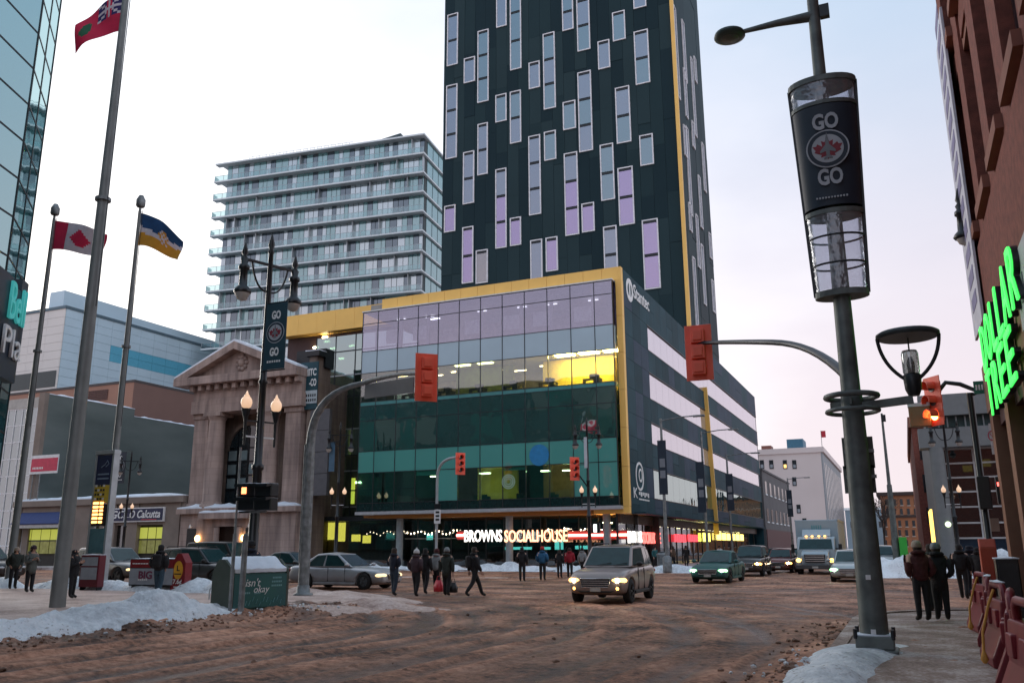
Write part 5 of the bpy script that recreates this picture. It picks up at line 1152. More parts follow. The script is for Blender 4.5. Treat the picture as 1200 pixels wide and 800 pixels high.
# bare tree beside the orange block
bt = thing('bare_tree', (-3.2, 150, .1), 'leafless street tree before the orange brick block', 'tree')
tr_ = random.Random(5); tm = MB(); tw_ = MB()
def branch(p, d, l, r_, lev):
    q = p+d*l; (tm if lev < 2 else tw_).cyl(p, q, r_, r_*.65, 6 if lev < 2 else 4, caps=False)
    if lev >= 5: return
    for k in range(3 if lev else 5):
        nd = (d+Vector((tr_.uniform(-.7, .7), tr_.uniform(-.7, .7), tr_.uniform(-.1, .5)))).normalized(); branch(q, nd, l*tr_.uniform(.6, .8), r_*.6, lev+1)
branch(Vector((-3.2, 150, .1)), Vector((0, 0, 1)), 3.0, .22, 0)
BARK = mat('bark', (.05, .04, .035), .9); obj('trunk', tm, BARK, bt); obj('crown', tw_, BARK, bt)
# ------------------------------------------------------------------ street furniture
PZ = .11
def at_depth(px, py, d): r_ = ray(px, py); return CAM + r_*(d/ (r_.x*_fh.x+r_.y*_fh.y))
SIGR = mat('signal red orange', (.88, .125, .070), .5, var=.06)
SIGD = mat('signal lens off', (.03, .012, .01), .3)
NAVYB = mat('navy banner cloth', (.010, .022, .040), .6); 
def signal_head(parent, c, face, h, mt=SIGR, lit=None, plate=True):
    """three-lamp head centred at c, lamps looking along 2D direction face; h = backplate height"""
    f = Vector((face[0], face[1], 0)).normalized(); s = Vector((-f.y, f.x, 0)); Mx = Matrix((s, f, Vector((0, 0, 1)))).transposed(); c = Vector(c)
    if plate:
        m_ = MB(); m_.obox(c, (h*.47, .025, h), Mx); obj('backplate', m_, mt, parent, bevel=.01)
    for k in range(3):
        cc = c+Vector((0, 0, (1-k)*h*.285))
        m_ = MB(); m_.obox(cc-f*(h*.065), (h*.235, h*.11, h*.25), Mx); m_.obox(cc-f*(h*.135), (h*.16, h*.03, h*.17), Mx); hs = obj('lamp_housing', m_, mt, parent, bevel=.012)
        m_ = MB(); m_.cyl(cc+f*.0135, cc+f*.03, h*.095, n=14); obj('lens', m_, lit[1] if lit and lit[0] == k else SIGD, hs)
        m_ = MB(); n = 10; vs = []
        for rr in (h*.108, h*.118):
            for d in (.02, h*.2):
                for i in range(n+1): a = math.pi*(-.12+1.24*i/n); vs.append(cc+f*d*(1 if True else 1)+s*(rr*math.cos(a))+Vector((0, 0, rr*math.sin(a))))
        q = n+1
        m_._add(vs, [(i, i+1, q+i+1, q+i) for i in range(n)]+[(2*q+i, 2*q+i+1, 3*q+i+1, 3*q+i) for i in range(n)]+[(q+i, q+i+1, 3*q+i+1, 3*q+i) for i in range(n)]); obj('visor', m_, mt, hs)
def bez(p0, p1, p2, n=10): return [Vector(p0)*(1-t)**2+Vector(p1)*(2*t*(1-t))+Vector(p2)*t*t for t in [i/n for i in range(n+1)]]
# ---- the sports roundel used on the banners: rings, leaf and jet, built flat on any plane
def roundel(parent, c, r, xd, up, nrm, names='roundel'):
    X = Vector(xd).normalized(); U = Vector(up).normalized(); Nn = Vector(nrm).normalized(); c = Vector(c)
    def flat(poly, off, m2, nm):
        m_ = MB(); n = len(poly); P = [c+X*(p[0]*r)+U*(p[1]*r)+Nn*off for p in poly]; Q = [p+Nn*.004 for p in P]
        m_._add(P+Q, [(i, (i+1) % n, n+(i+1) % n, n+i) for i in range(n)]+[tuple(range(n, 2*n))]); obj(nm, m_, m2, parent)
    circ = lambda k, n=32: [(k*math.cos(2*math.pi*i/n), k*math.sin(2*math.pi*i/n)) for i in range(n)]
    LB = mat('banner pale grey', (.40, .44, .48), .6); NB = NAVYB
    flat(circ(1.0), .002, LB, names); flat(circ(.93), .007, NB, names); flat(circ(.74), .012, LB, names)
    leaf = [(0, .62), (.12, .34), (.28, .42), (.24, .12), (.46, .28), (.52, .16), (.70, .16), (.56, -.06), (.62, -.16), (.30, -.32), (.34, -.44), (.05, -.38), (0, -.62)]
    leaf = leaf+[(-x, y) for x, y in reversed(leaf[1:-1])]
    flat(leaf, .017, mat('banner dark red', (.22, .015, .03), .6), names)
    jet = [(0, .85), (.07, .5), (.09, .2), (.36, -.12), (.36, -.24), (.09, -.14), (.08, -.36), (.2, -.5), (.2, -.58), (0, -.5)]
    flat(jet+[(-x, y) for x, y in reversed(jet[1:-1])], .022, mat('banner steel grey', (.16, .18, .20), .5), names)
# ---- tall post with lantern banner
PB = gz(1027, 763, PZ); PX, PY = PB.x, PB.y
def pz(py, px=980): return ony(px, py, PY).z
POLE = mat('grey green painted steel', (.12, .14, .135), .55, .2, var=.4, scale=3, detail=8)
lp = thing('banner_lamp_post', (PX, PY, PZ), 'tall grey street lamp post carrying a navy lantern banner with GO lettering', 'lamp post')
ztop = pz(-12, 950)
m_ = MB(); m_.cyl((PX, PY, PZ+.2), (PX, PY, pz(465)), .205, .165, 8); m_.cyl((PX, PY, pz(465)), (PX, PY, ztop), .15, .095, 12); obj('pole', m_, POLE, lp)
m_ = MB(); m_.box(PX-.32, PY-.32, PZ, PX+.32, PY+.32, PZ+.05); m_.box(PX-.27, PY-.27, PZ+.05, PX+.27, PY+.27, PZ+.24); obj('base', m_, POLE, lp, bevel=.02)
for a in range(4):
    m_ = MB(); m_.cyl((PX+.26*(-1)**a, PY+.26*(1 if a < 2 else -1), PZ+.2), (PX+.26*(-1)**a, PY+.26*(1 if a < 2 else -1), PZ+.34), .03, n=6); obj('bolt', m_, DARKM, lp)
snowcap(lp, PX-.25, PY-.25, PX+.25, PY+.25, PZ+.24, .06)
for zz_ in (pz(740), pz(678)):
    m_ = MB(); m_.box(PX-.04, PY-.215, zz_, PX+.03, PY-.19, zz_+.07); obj('pole_tag', m_, WHITEP, lp)
# lantern: four elliptical collars, side ribs, translucent bands, navy wrap
z1, z2, z3, z4 = pz(98), pz(126), pz(252), pz(346)
def lw_(z): return .41+(.55-.41)*(z-z4)/(z1-z4)
def ell(z, k=1.0, n=28): w_ = lw_(z)*k; return [(PX+.01+w_*math.cos(2*math.pi*i/n), PY+.62*w_*math.sin(2*math.pi*i/n)) for i in range(n)]
def band(za, zb, m2, nm, k=1.0, t=.012):
    m_ = MB(); n = 28; A = ell(za, k); B = ell(zb, k); A2 = ell(za, k-t/.5); B2 = ell(zb, k-t/.5)
    vs = [(*p, za) for p in A]+[(*p, zb) for p in B]+[(*p, za) for p in A2]+[(*p, zb) for p in B2]
    m_._add(vs, [(i, (i+1) % n, n+(i+1) % n, n+i) for i in range(n)]+[(2*n+i, 2*n+(i+1) % n, 3*n+(i+1) % n, 3*n+i) for i in range(n)], True); return obj(nm, m_, m2, lp)
TRANS = glass('ribbed clear sleeve', (.95, .96, 1), .05, .96, rough=.15, wob=.02, wscale=9, diff=(.7, .72, .78), dmix=.10)
band(z3+.09, z2-.05, NAVYB, 'banner_wrap', 1.0); band(z2, z1-.05, TRANS, 'clear_sleeve', .985); band(z4+.06, z3, TRANS, 'clear_sleeve', .985)
for z, t in ((z1, .10), (z4, .10)):
    m_ = MB(); m_.prism(ell(z, 1.03), 'z', z-t/2, z+t/2); obj('collar', m_, POLE, lp)
for z, t in ((z2, .07), (z3, .08)):
    m_ = MB(); m_.prism(ell(z, 1.02), 'z', z-t/2, z+t/2); obj('collar', m_, POLE, lp)
for z in (z4+(z3-z4)*.36, z4+(z3-z4)*.70):
    m_ = MB(); e_ = ell(z, .97); m_.tube([(*p, z) for p in e_+e_[:1]], .018, 6, caps=False); obj('hoop', m_, DARKM, lp)
for i in (0, 14):
    m_ = MB(); a = ell(z4)[i]; c = ell(z1)[i]; m_.bar((*a, z4), (*c, z1), .05, .06); obj('rib', m_, DARKM, lp)
GOW = mat('banner pale grey', (.40, .44, .48), .6)
# lettering wraps on the camera side of the lantern
vdir = Vector((CAM.x-PX, CAM.y-PY, 0)).normalized(); xdir = Vector((-vdir.y, vdir.x, 0))
fr_ = lambda z: Vector((PX+.01, PY, z)) + vdir*(lw_(z)*.66)
def curved_text(t_, z, hgt, wd, m2):
    o = text('banner_lettering', t_, 1, m2, lp, fr_(z), xdir, depth=.006, width=wd, height=hgt, bold=.035)
    return o
curved_text('GO', pz(150), .30, .42, GOW); curved_text('GO', pz(214), .30, .40, GOW)
for k in range(11): m_ = MB(); p_ = fr_(pz(238))+xdir*(-.24+k*.047); m_.cbox(p_, (.028, .02, .028)); obj('banner_lettering', m_, GOW, lp)
roundel(lp, fr_(pz(182))+vdir*.0, .345, xdir, (0, 0, 1), vdir, 'banner_roundel')
# luminaire arm
pa = Vector((PX, PY, pz(20, 950))); pe = Vector((ony(868, 38, PY).x, PY, pz(38, 868)))
m_ = MB(); m_.tube([pa, pa.lerp(pe, .5)+Vector((0, 0, .02)), pe], [.10, .065, .04], 8); obj('lamp_arm', m_, POLE, lp)
pc_ = Vector((ony(855, 43, PY).x, PY, pz(43, 855))); m_ = MB(); m_.lathe([(.02, -.06), (.20, -.05), (.285, -.01), (.27, .05), (.15, .10), (.02, .115)], pc_, 22); lu = obj('luminaire', m_, mat('luminaire green', (.05, .085, .08), .5), lp)
m_ = MB(); m_.lathe([(.01, -.075), (.15, -.07), (.17, -.05)], pc_, 16); obj('luminaire_glass', m_, mat('dull lamp glass', (.12, .14, .13), .2), lu)
m_ = MB(); m_.box(PX+.1, PY-.06, pz(22, 960), PX+.26, PY+.06, pz(8, 960)); obj('sensor_box', m_, DARKM, lp)
# rings and bracket arm for the hat lamp
for py, t in ((466, .045), (483, .035)):
    z = pz(py); m_ = MB(); m_.tube([(PX+.39*math.cos(a*math.pi/12), PY+.39*math.sin(a*math.pi/12), z) for a in range(25)], t, 8, caps=False); obj('ring', m_, POLE, lp)
for a in range(3):
    t = R(30+120*a); m_ = MB(); z = pz(474); m_.bar((PX+.15*math.cos(t), PY+.15*math.sin(t), z), (PX+.39*math.cos(t), PY+.39*math.sin(t), z), .03, .12); obj('ring_bracket', m_, POLE, lp)
xh = ony(1071, 460, PY).x
m_ = MB(); m_.bar((PX+.1, PY, pz(478)), (xh-.02, PY, pz(468, 1066)), .10, .12); obj('bracket_arm', m_, POLE, lp)
hl = thing('hat_lamp', (xh, PY, pz(470, 1071)), 'lamp with flat round hat on curved struts beside the tall banner post', 'lamp')
zb_, zt_ = pz(462, 1071), pz(396, 1064)
m_ = MB(); m_.lathe([(.08, -.02), (.12, .08), (.135, .30), (.12, .32)], (xh, PY, zb_), 14); obj('lamp_base', m_, DARKM, hl)
m_ = MB(); m_.lathe([(.115, .33), (.125, .36), (.125, .66), (.11, .70), (.0, .71)], (xh, PY, zb_), 16); obj('lamp_glass', m_, glass('lamp glass', (.8, .82, .8), .12, .85, diff=(.4, .42, .40), dmix=.35), hl)
m_ = MB(); m_.lathe([(.05, .34), (.06, .5), (.03, .6)], (xh, PY, zb_), 10); obj('lamp_burner', m_, DARKM, hl)
m_ = MB(); m_.lathe([(.44, .0), (.47, .03), (.47, .07), (.42, .10), (.2, .13), (.0, .14)], (xh, PY, zt_), 28); obj('hat', m_, mat('hat paint', (.035, .05, .055), .45), hl)
for s in (-1, 1):
    m_ = MB(); m_.tube(bez((xh+s*.10, PY, zb_+.25), (xh+s*.42, PY, zb_+.5), (xh+s*.45, PY, zt_+.03)), .028, 8); obj('strut', m_, DARKM, hl)
m_ = MB(); m_.cyl((xh, PY, zb_+.7), (xh, PY, zt_), .012, n=6); obj('centre_rod', m_, DARKM, hl)
# mast arm with the near signal, and the backs of two signs
ps = at_depth(819, 413, 20.5)
pj = Vector((PX, PY, pz(445)))
m_ = MB(); top = Vector((ps.x, ps.y, ps.z+.24)); path = bez(pj, at_depth(955, 402, 16.6), at_depth(905, 401, 17.6), 8)+bez(at_depth(905, 401, 17.6), at_depth(870, 400, 19.0), top, 5)[1:]
m_.tube(path, [.085-.04*i/(len(path)-1) for i in range(len(path))], 8); obj('mast_arm', m_, mat('dark signal arm', (.025, .032, .045), .45, .3), lp)
sgA = thing('traffic_signal', (ps.x, ps.y, ps.z-.8), 'red orange traffic signal seen from behind on the arm of the banner lamp post', 'traffic signal', 'traffic signals around the crossing')
fv = Vector((ps.x, ps.y, 0)).normalized(); fv = Matrix.Rotation(R(-8), 3, 'Z') @ fv
signal_head(sgA, ps, (fv.x, fv.y), 1.38)
sn = thing('sign_backs', (PX+.1, PY+.3, 2), 'grey green backs of two stacked street signs on the banner post', 'sign', None)
for py0, py1, dx in ((513, 548, 0), (546, 577, .02)):
    a = ony(986, py0, PY+.3); c = ony(1026, py1, PY+.3); m_ = MB(); m_.box(a.x+dx, PY+.28, c.z, c.x+dx, PY+.30, a.z); obj('sign_plate', m_, mat('sign back', (.10, .115, .10), .6), sn)
m_ = MB(); m_.box(PX-.2, PY+.2, pz(560), PX+.25, PY+.279, pz(556)); m_.box(PX-.2, PY+.2, pz(530), PX+.25, PY+.279, pz(526)); obj('clamp', m_, GALV, sn)
# ---- plaza mast with its signal
pb0 = gz(355, 697, PZ)
mp_ = thing('curved_signal_mast', (pb0.x, pb0.y, PZ), 'grey curved signal mast beside the silver sedan on the plaza corner', 'signal pole')
zc_ = ony(372, 520, pb0.y).z; psB = at_depth(499.5, 442, 27.0); topB = Vector((psB.x, psB.y, psB.z+.12))
b0_ = Vector((pb0.x, pb0.y, zc_)); 
bend = Vector((pb0.x, pb0.y, at_depth(425, 448, 29).z+.2)); midp = at_depth(425, 449, 30)
path = [Vector((pb0.x, pb0.y, PZ)), Vector((pb0.x, pb0.y, 3)), b0_]+bez(b0_, Vector((pb0.x, pb0.y, midp.z-.1)), midp, 9)[1:]+bez(midp, midp.lerp(topB, .5)+Vector((0, 0, .22)), topB, 5)[1:]
m_ = MB(); m_.tube(path, [.19, .18, .165]+[.16-.10*i/13 for i in range(1, 15)], 10); obj('mast', m_, GALV, mp_)
m_ = MB(); m_.lathe([(.34, 0), (.34, .06), (.24, .08), (.22, .3), (.19, .34)], (pb0.x, pb0.y, PZ), 14); obj('base', m_, GALV, mp_)
m_ = MB(); m_.cyl((pb0.x-.16, pb0.y-.1, 1.2), (pb0.x-.15, pb0.y-.1, zc_), .03, n=6); obj('conduit', m_, GALV, mp_)
aa = midp+Vector((0, 0, -.1)); cc = at_depth(478, 452, 27.4); 
m_ = MB(); m_.bar(midp.lerp(topB, .05)+Vector((0, 0, -.32)), midp.lerp(topB, .82)+Vector((0, 0, -.30)), .05, .5); obj('street_name_plate', m_, mat('plate back', (.075, .085, .10), .6), mp_)
sgB = thing('traffic_signal', (psB.x, psB.y, psB.z-1), 'red orange traffic signal seen from behind on the curved plaza mast', 'traffic signal', 'traffic signals around the crossing')
fvB = Matrix.Rotation(R(14), 3, 'Z') @ Vector((psB.x, psB.y, 0)).normalized(); signal_head(sgB, psB, (fvB.x, fvB.y), 1.55)
# ---- far curved mast and far black post with signals
pf0 = Vector((ony(511, 660, 60.2).x, 60.2, .12))
mf = thing('curved_signal_mast', (pf0.x, pf0.y, .12), 'slim curved signal mast in front of the glass building with small sign plates', 'signal pole')
psC = ony(539.5, 543, 59.6); zb2 = ony(514, 560, 60.2).z; t_ = Vector((psC.x-.25, psC.y, psC.z+.5))
path = [pf0, Vector((pf0.x, pf0.y, zb2))]+bez((pf0.x, pf0.y, zb2), (pf0.x, pf0.y, t_.z+.1), t_, 9)[1:]
m_ = MB(); m_.tube(path, .11, 8); obj('mast', m_, mat('pale galvanised', (.35, .38, .40), .5, .3), mf)
for py0, py1, m2 in ((590, 596, BLACKM), (597, 613, WHITEP)):
    a = ony(509, py0, 60.0); c = ony(516, py1, 60.0); m_ = MB(); m_.box(a.x, 59.98, c.z, c.x, 60.02, a.z); obj('sign_plate', m_, m2, mf)
a = ony(512.5, 605, 59.96); 
for k in range(3): m_ = MB(); m_.box(a.x-.16, 59.965, a.z-.3+k*.28, a.x+.16, 59.975, a.z-.15+k*.28); obj('sign_mark', m_, BLACKM, mf)
sgC = thing('traffic_signal', (psC.x, psC.y, psC.z-1), 'small red traffic signal at the end of the slim curved mast', 'traffic signal', 'traffic signals around the crossing')
SIGL = emis('signal red sunlit', (.9, .12, .08), .35)
signal_head(sgC, psC, (.75, -.65), 1.7, mt=SIGR)
# ---- ornate lamp posts: one builder, several copies
GLOBE = mat('opal globe', (.62, .50, .40), .3, emit=(1, .62, .38), estr=.35)
def ornate(label, banner=None):
    t = thing('ornate_lamp_post', (0, 0, 0), label, 'lamp post', 'ornate lamp posts around the crossing')
    def ob_(n, m_, m2): return obj(n, m_, m2, t, local=True)
    m_ = MB(); m_.lathe([(.30, 0), (.30, .25), (.22, .35), (.20, .9), (.24, .95), (.15, 1.05), (.13, 3.6), (.17, 3.65), (.17, 3.75), (.115, 3.8), (.10, 6.1), (.14, 6.15), (.10, 6.25), (.07, 10.1), (.10, 10.15), (.06, 10.25), (.10, 10.4), (.02, 10.75)], (0, 0, 0), 12); ob_('post', m_, BLACKM)
    for s in (-1, 1):
        m_ = MB(); x = s*.48; m_.lathe([(.035, -1.0), (.045, -.3), (.13, 0), (.15, .03), (.05, .04)], (x, 0, 5.3), 10); h_ = ob_('globe_cup', m_, BLACKM)
        m_ = MB(); m_.lathe([(.07, .05), (.13, .09), (.16, .20), (.15, .29), (.11, .36), (.075, .39), (.085, .41), (.045, .45), (.03, .5), (.01, .55), (0.001, .56)], (x, 0, 5.3), 14); g_ = ob_('globe', m_, GLOBE)
        for z in (4.55, 5.0): m_ = MB(); m_.bar((0, 0, z), (x, 0, z), .045, .045); ob_('globe_arm', m_, WHITEP if z < 4.8 else BLACKM)
        x2 = s*.85
        m_ = MB(); m_.bar((0, 0, 9.75), (x2, 0, 9.75), .07, .07); ob_('top_arm', m_, BLACKM)
        m_ = MB(); m_.tube(bez((s*.08, 0, 8.9), (s*.45, 0, 8.9), (s*.6, 0, 9.72), 7), .03, 6); ob_('scroll', m_, BLACKM)
        m_ = MB(); m_.lathe([(.24, -.95), (.26, -.90), (.21, -.80), (.12, -.72), (.11, -.25), (.16, -.22), (.16, -.12), (.09, -.05), (.12, .1), (.05, .2), (.10, .28), (.02, .6)], (x2, 0, 9.65), 12); ln = ob_('lantern', m_, BLACKM)
        m_ = MB(); m_.lathe([(.0, -1.2), (.14, -1.14), (.22, -.96)], (x2, 0, 9.65), 12); ob_('lantern_bowl', m_, mat('lantern bowl', (.5, .48, .45), .3))
    return t
lampA = ornate('black ornate twin lamp post with a GO banner behind the green plaza box')
def place_lamp(t, px, py, d=None, gy=None, rz=0, sc=1.0):
    p_ = at_depth(px, py, d) if d else ony(px, py, gy)
    t.location = (p_.x, p_.y, PZ); t.rotation_euler = (0, 0, rz); t.scale = (sc, sc, sc); ORG[t.name] = Vector(t.location); return t
lampB = copy_tree(lampA, label='black ornate twin lamp post in front of the low blue signed shop')
lampC = copy_tree(lampA, label='black ornate twin lamp post beside the bank before the yellow bladed wing')
lampD = copy_tree(lampA, label='black ornate lamp post with white banner at the corner of the glass building')
lampE = copy_tree(lampA, label='black ornate lamp post in front of the gridded grey corner block')
sA = 1.0
place_lamp(lampA, 293, 690, 27.0, rz=R(70), sc=1.09)
place_lamp(lampB, 143, 650, gy=60.4, rz=R(35), sc=1.0); place_lamp(lampC, 393, 655, gy=60.6, rz=R(20), sc=1.12); place_lamp(lampD, 691.5, 655, gy=60.5, rz=R(15), sc=1.02); place_lamp(lampE, 1124, 650, gy=56.5, rz=R(10), sc=.85)
lf = ony(1127, 262, 24.6); wl = thing('wall_lantern', (lf.x, lf.y, lf.z), 'black ornate lantern bracketed high on the brick corner', 'lantern')
m_ = MB(); m_.lathe([(.22, -.42), (.25, -.38), (.20, -.28), (.12, -.2), (.10, .2), (.15, .24), (.14, .34), (.08, .4), (.11, .5), (.05, .58), (.09, .66), (.015, 1.0)], (lf.x, lf.y, lf.z), 12); obj('lantern', m_, BLACKM, wl)
m_ = MB(); m_.lathe([(.001, -.62), (.12, -.56), (.18, -.43)], (lf.x, lf.y, lf.z), 12); obj('lantern_bowl', m_, MATS['lantern bowl'], wl)
m_ = MB(); m_.tube([(lf.x, lf.y, lf.z+.55), (lf.x+.2, lf.y, lf.z+.75), (XD+.02, lf.y, lf.z+.7)], .04, 6); obj('bracket', m_, BLACKM, wl)
for l_ in (lampA, lampB, lampC, lampD): ORG[l_.name] = Vector(l_.location)
def pole_banner(nm, lamp, px0, px1, py0, py1, label, face_m, withroundel=True, gosz=.3):
    y = lamp.location.y-.12; a = ony(px0, py0, y); c = ony(px1, py1, y)
    t = thing(nm, (a.x, y, c.z), label, 'banner', None)
    m_ = MB(); sl_ = (c.x-a.x)*.0; m_.box(a.x, y-.01, c.z, c.x, y+.01, a.z); obj('cloth', m_, face_m, t)
    cx_, w_, h_ = (a.x+c.x)/2, c.x-a.x, a.z-c.z
    for z in (a.z+.03, c.z-.03): m_ = MB(); m_.cyl((lamp.location.x, y+.02, z), (c.x, y+.02, z), .025, n=6); obj('bracket', m_, BLACKM, t)
    if withroundel:
        roundel(t, (cx_, y-.012, c.z+h_*.55), w_*.42, (1, 0, 0), (0, 0, 1), (0, -1, 0))
        for zf in (.82, .26): text('lettering', 'GO', 1, WHL, t, (cx_, y-.02, c.z+h_*zf), (1, 0, 0), depth=.01, width=w_*.42, height=h_*.13, bold=.04)
        for k in range(6): m_ = MB(); m_.box(cx_-w_*.32+k*w_*.11, y-.018, c.z+h_*.10, cx_-w_*.25+k*w_*.11, y-.012, c.z+h_*.13); obj('lettering', m_, WHL, t)
    return t
pole_banner('street_banner', lampA, 313, 333, 357, 431, 'navy GO banner on the ornate lamp post before the balcony tower', mat('teal navy cloth', (.012, .045, .065), .6))
pole_banner('street_banner', lampB, 135, 145, 530, 566, 'small dark banner on the lamp post before the blank wall', NAVYB)
pole_banner('street_banner', lampC, 386.5, 391.5, 518, 552, 'narrow blue banner on the lamp post before the yellow bladed wing', mat('blue cloth', (.06, .13, .20), .6), False)
pole_banner('street_banner', lampD, 684, 688.5, 512, 548, 'narrow white banner on the lamp post at the glass building corner', mat('white cloth', (.55, .58, .62), .6), False)
# signal on the far black post
psD = ony(673.5, 549, 60.2); sgD = thing('traffic_signal', (psD.x, psD.y, psD.z-1), 'small red traffic signal strutted from the black post at the glass corner', 'traffic signal', 'traffic signals around the crossing')
signal_head(sgD, psD, (.75, -.65), 1.7)
m_ = MB(); a = ony(690, 572, 60.4); m_.bar(psD+Vector((.3, .15, -.5)), a, .09, .09); m_.bar(psD+Vector((.2, .15, .3)), (lampD.location.x, 60.5, psD.z+.3), .05, .05); obj('strut', m_, BLACKM, sgD)
pw = ony(698, 619, 60); m_ = MB(); m_.box(pw.x-.3, 59.9, pw.z-.35, pw.x+.3, 60.2, pw.z+.4); wk = obj('walk_signal', m_, BLACKM, sgD)
m_ = MB(); m_.box(pw.x-.12, 59.88, pw.z-.25, pw.x+.12, 59.895, pw.z+.3); obj('walk_symbol', m_, emis('walk white', (.9, .95, .9), 1.5), wk)
# ---- push-button post with two pedestrian heads by the green box
pp = gz(269, 719, PZ); zq = lambda py: ony(280, py, pp.y).z
pt = thing('pedestrian_signal_post', (pp.x, pp.y, PZ), 'thin galvanised post with two black pedestrian signals before the green box', 'signal post')
m_ = MB(); m_.cyl((pp.x, pp.y, PZ), (pp.x, pp.y, zq(625)), .045, n=8); m_.cyl((pp.x, pp.y, zq(625)), (pp.x, pp.y, zq(524)), .028, n=8); obj('post', m_, GALV, pt)
m_ = MB(); m_.cyl((pp.x+.30, pp.y+.05, PZ), (pp.x+.30, pp.y+.05, zq(628)), .075, .07, n=10); m_.lathe([(.07, 0), (.05, .05), (.0, .07)], (pp.x+.30, pp.y+.05, zq(628)), 10); obj('bollard_sleeve', m_, GALV, pt)
for px0, px1, lit in ((284, 301, True), (303, 320, False)):
    a = ony(px0, 567, pp.y+.1); c = ony(px1, 598, pp.y+.1); cx_ = (a.x+c.x)/2; h_ = a.z-c.z; w_ = c.x-a.x
    for k in range(2):
        m_ = MB(); z0 = c.z+h_*.5*k; m_.box(cx_-w_/2, pp.y-.02, z0+.01, cx_+w_/2, pp.y+.28, z0+h_*.5-.01); hd = obj('pedestrian_head', m_, BLACKM, pt, bevel=.02)
        m_ = MB(); m_.prism([(pp.y-.2, z0+h_*.48), (pp.y-.02, z0+h_*.48), (pp.y-.02, z0+h_*.42), (pp.y-.2, z0+h_*.36)], 'x', cx_-w_/2, cx_+w_/2); obj('visor', m_, BLACKM, hd)
        if lit and k == 1: m_ = MB(); m_.box(cx_-w_*.3, pp.y-.035, z0+h_*.12, cx_-w_*.02, pp.y-.022, z0+h_*.36); obj('hand_symbol', m_, emis('hand orange', (1, .22, .08), 2.5), hd)
    m_ = MB(); m_.box(min(cx_, pp.x)-.02, pp.y+.1, c.z+h_*.98, max(cx_, pp.x)+.02, pp.y+.14, c.z+h_*1.03); m_.box(min(cx_, pp.x)-.02, pp.y+.1, c.z-.04, max(cx_, pp.x)+.02, pp.y+.14, c.z); obj('head_bracket', m_, GALV, pt)
    snowcap(pt, cx_-w_/2, pp.y-.02, cx_+w_/2, pp.y+.25, a.z, .035)
# ---- green plaza box with snow on its sloping lid
g0 = gz(270, 718, PZ); g1 = gz(336, 713, PZ)
gd = Vector((g1.x-g0.x, g1.y-g0.y)); gl_ = gd.length; gd.normalize(); gn = Vector((-gd.y, gd.x))
gb_ = thing('green_plaza_box', (g0.x, g0.y, PZ), 'green utility box with white script lettering and a snow covered lid', 'box')
GRNB2 = mat('dark green paint', (.010, .075, .075), .5, c2=(.02, .10, .085), scale=2); 
MB_ = lambda l, d, z: (g0.x+gd.x*l+gn.x*d, g0.y+gd.y*l+gn.y*d, z)
D_ = .80; hh = .98
def slabp(pts_ld, z0, z1, nm, m2, par=gb_, bev=.01):
    m_ = MB(); m_._add([MB_(l, d, z0) for l, d in pts_ld]+[MB_(l, d, z1) for l, d in pts_ld], [(0, 1, 2, 3), (4, 5, 6, 7), (0, 1, 5, 4), (1, 2, 6, 5), (2, 3, 7, 6), (3, 0, 4, 7)]); return obj(nm, m_, m2, par, bevel=bev)
slabp(((.05, .05), (gl_-.05, .05), (gl_-.05, D_-.05), (.05, D_-.05)), PZ+.04, PZ+hh, 'body', GRNB2)
ENDG = mat('grey green end panel', (.06, .075, .06), .6)
for l0, l1 in ((-.02, .05), (gl_-.05, gl_+.02)):
    m_ = MB(); prof = [(0, .0), (D_, .0), (D_, hh+.02), (D_*.72, hh+.32), (D_*.42, hh+.32), (0, hh+.06)]
    n = len(prof); m_._add([MB_(l0, d, PZ+z) for d, z in prof]+[MB_(l1, d, PZ+z) for d, z in prof], [(i, (i+1) % n, n+(i+1) % n, n+i) for i in range(n)]+[tuple(range(n)), tuple(range(n, 2*n))]); obj('end_panel', m_, ENDG, gb_)
m_ = MB(); prof = [(.03, hh+.005), (D_-.03, hh+.005), (D_*.72, hh+.26), (D_*.42, hh+.26)]
n = 4; m_._add([MB_(.055, d, PZ+z) for d, z in prof]+[MB_(gl_-.055, d, PZ+z) for d, z in prof], [(i, (i+1) % n, n+(i+1) % n, n+i) for i in range(n)]+[tuple(range(n)), tuple(range(n, 2*n))]); lid = obj('lid', m_, ENDG, gb_)
m_ = MB(); nx, ny = 20, 8; vs = []
for j in range(ny+1):
    for i in range(nx+1):
        v = j/ny; d = .02+(D_*.76)*v; z = hh+.08+(.30)*min(1, v*1.75)-.0+.03*mnoise.noise((i*.4, j*.5, 2)); e = min(1, .5+i*.5, .5+(nx-i)*.5); vs.append(MB_(.056+(gl_-.112)*i/nx, d, PZ+z*e+(1-e)*(hh+.1)))
m_._add(vs, [(j*(nx+1)+i, j*(nx+1)+i+1, (j+1)*(nx+1)+i+1, (j+1)*(nx+1)+i) for j in range(ny) for i in range(nx)], True)
m_._add([vs[i] for i in range(nx+1)]+[(vs[i][0], vs[i][1], PZ+hh-.01-.03*abs(mnoise.noise((i*.7, 0, 0)))) for i in range(nx+1)], [(i, i+1, nx+2+i, nx+1+i) for i in range(nx)], True); obj('snow_lid', m_, SNOW, gb_)
slabp(((.06, -.004), (gl_-.06, -.004), (gl_-.06, .045), (.06, .045)), PZ+.10, PZ+hh-.06, 'poster', mat('teal poster', (.008, .085, .10), .5, c2=(.012, .12, .105), scale=1.2), bev=0)
xg = (gd.x, gd.y, 0)
def gtxt(t_, l, z, w_, h_, m2, sh=.25, up=None): text('lettering', t_, 1, m2, gb_, MB_(l, -.010, PZ+z), xg, up or (0, 0, 1), depth=.004, width=w_, height=h_, shear=sh)
gtxt("isn't", .62, .72, .48, .20, WHL); gtxt('okay', .90, .52, .50, .22, WHL)
PALET = mat('pale teal print', (.16, .36, .38), .6)
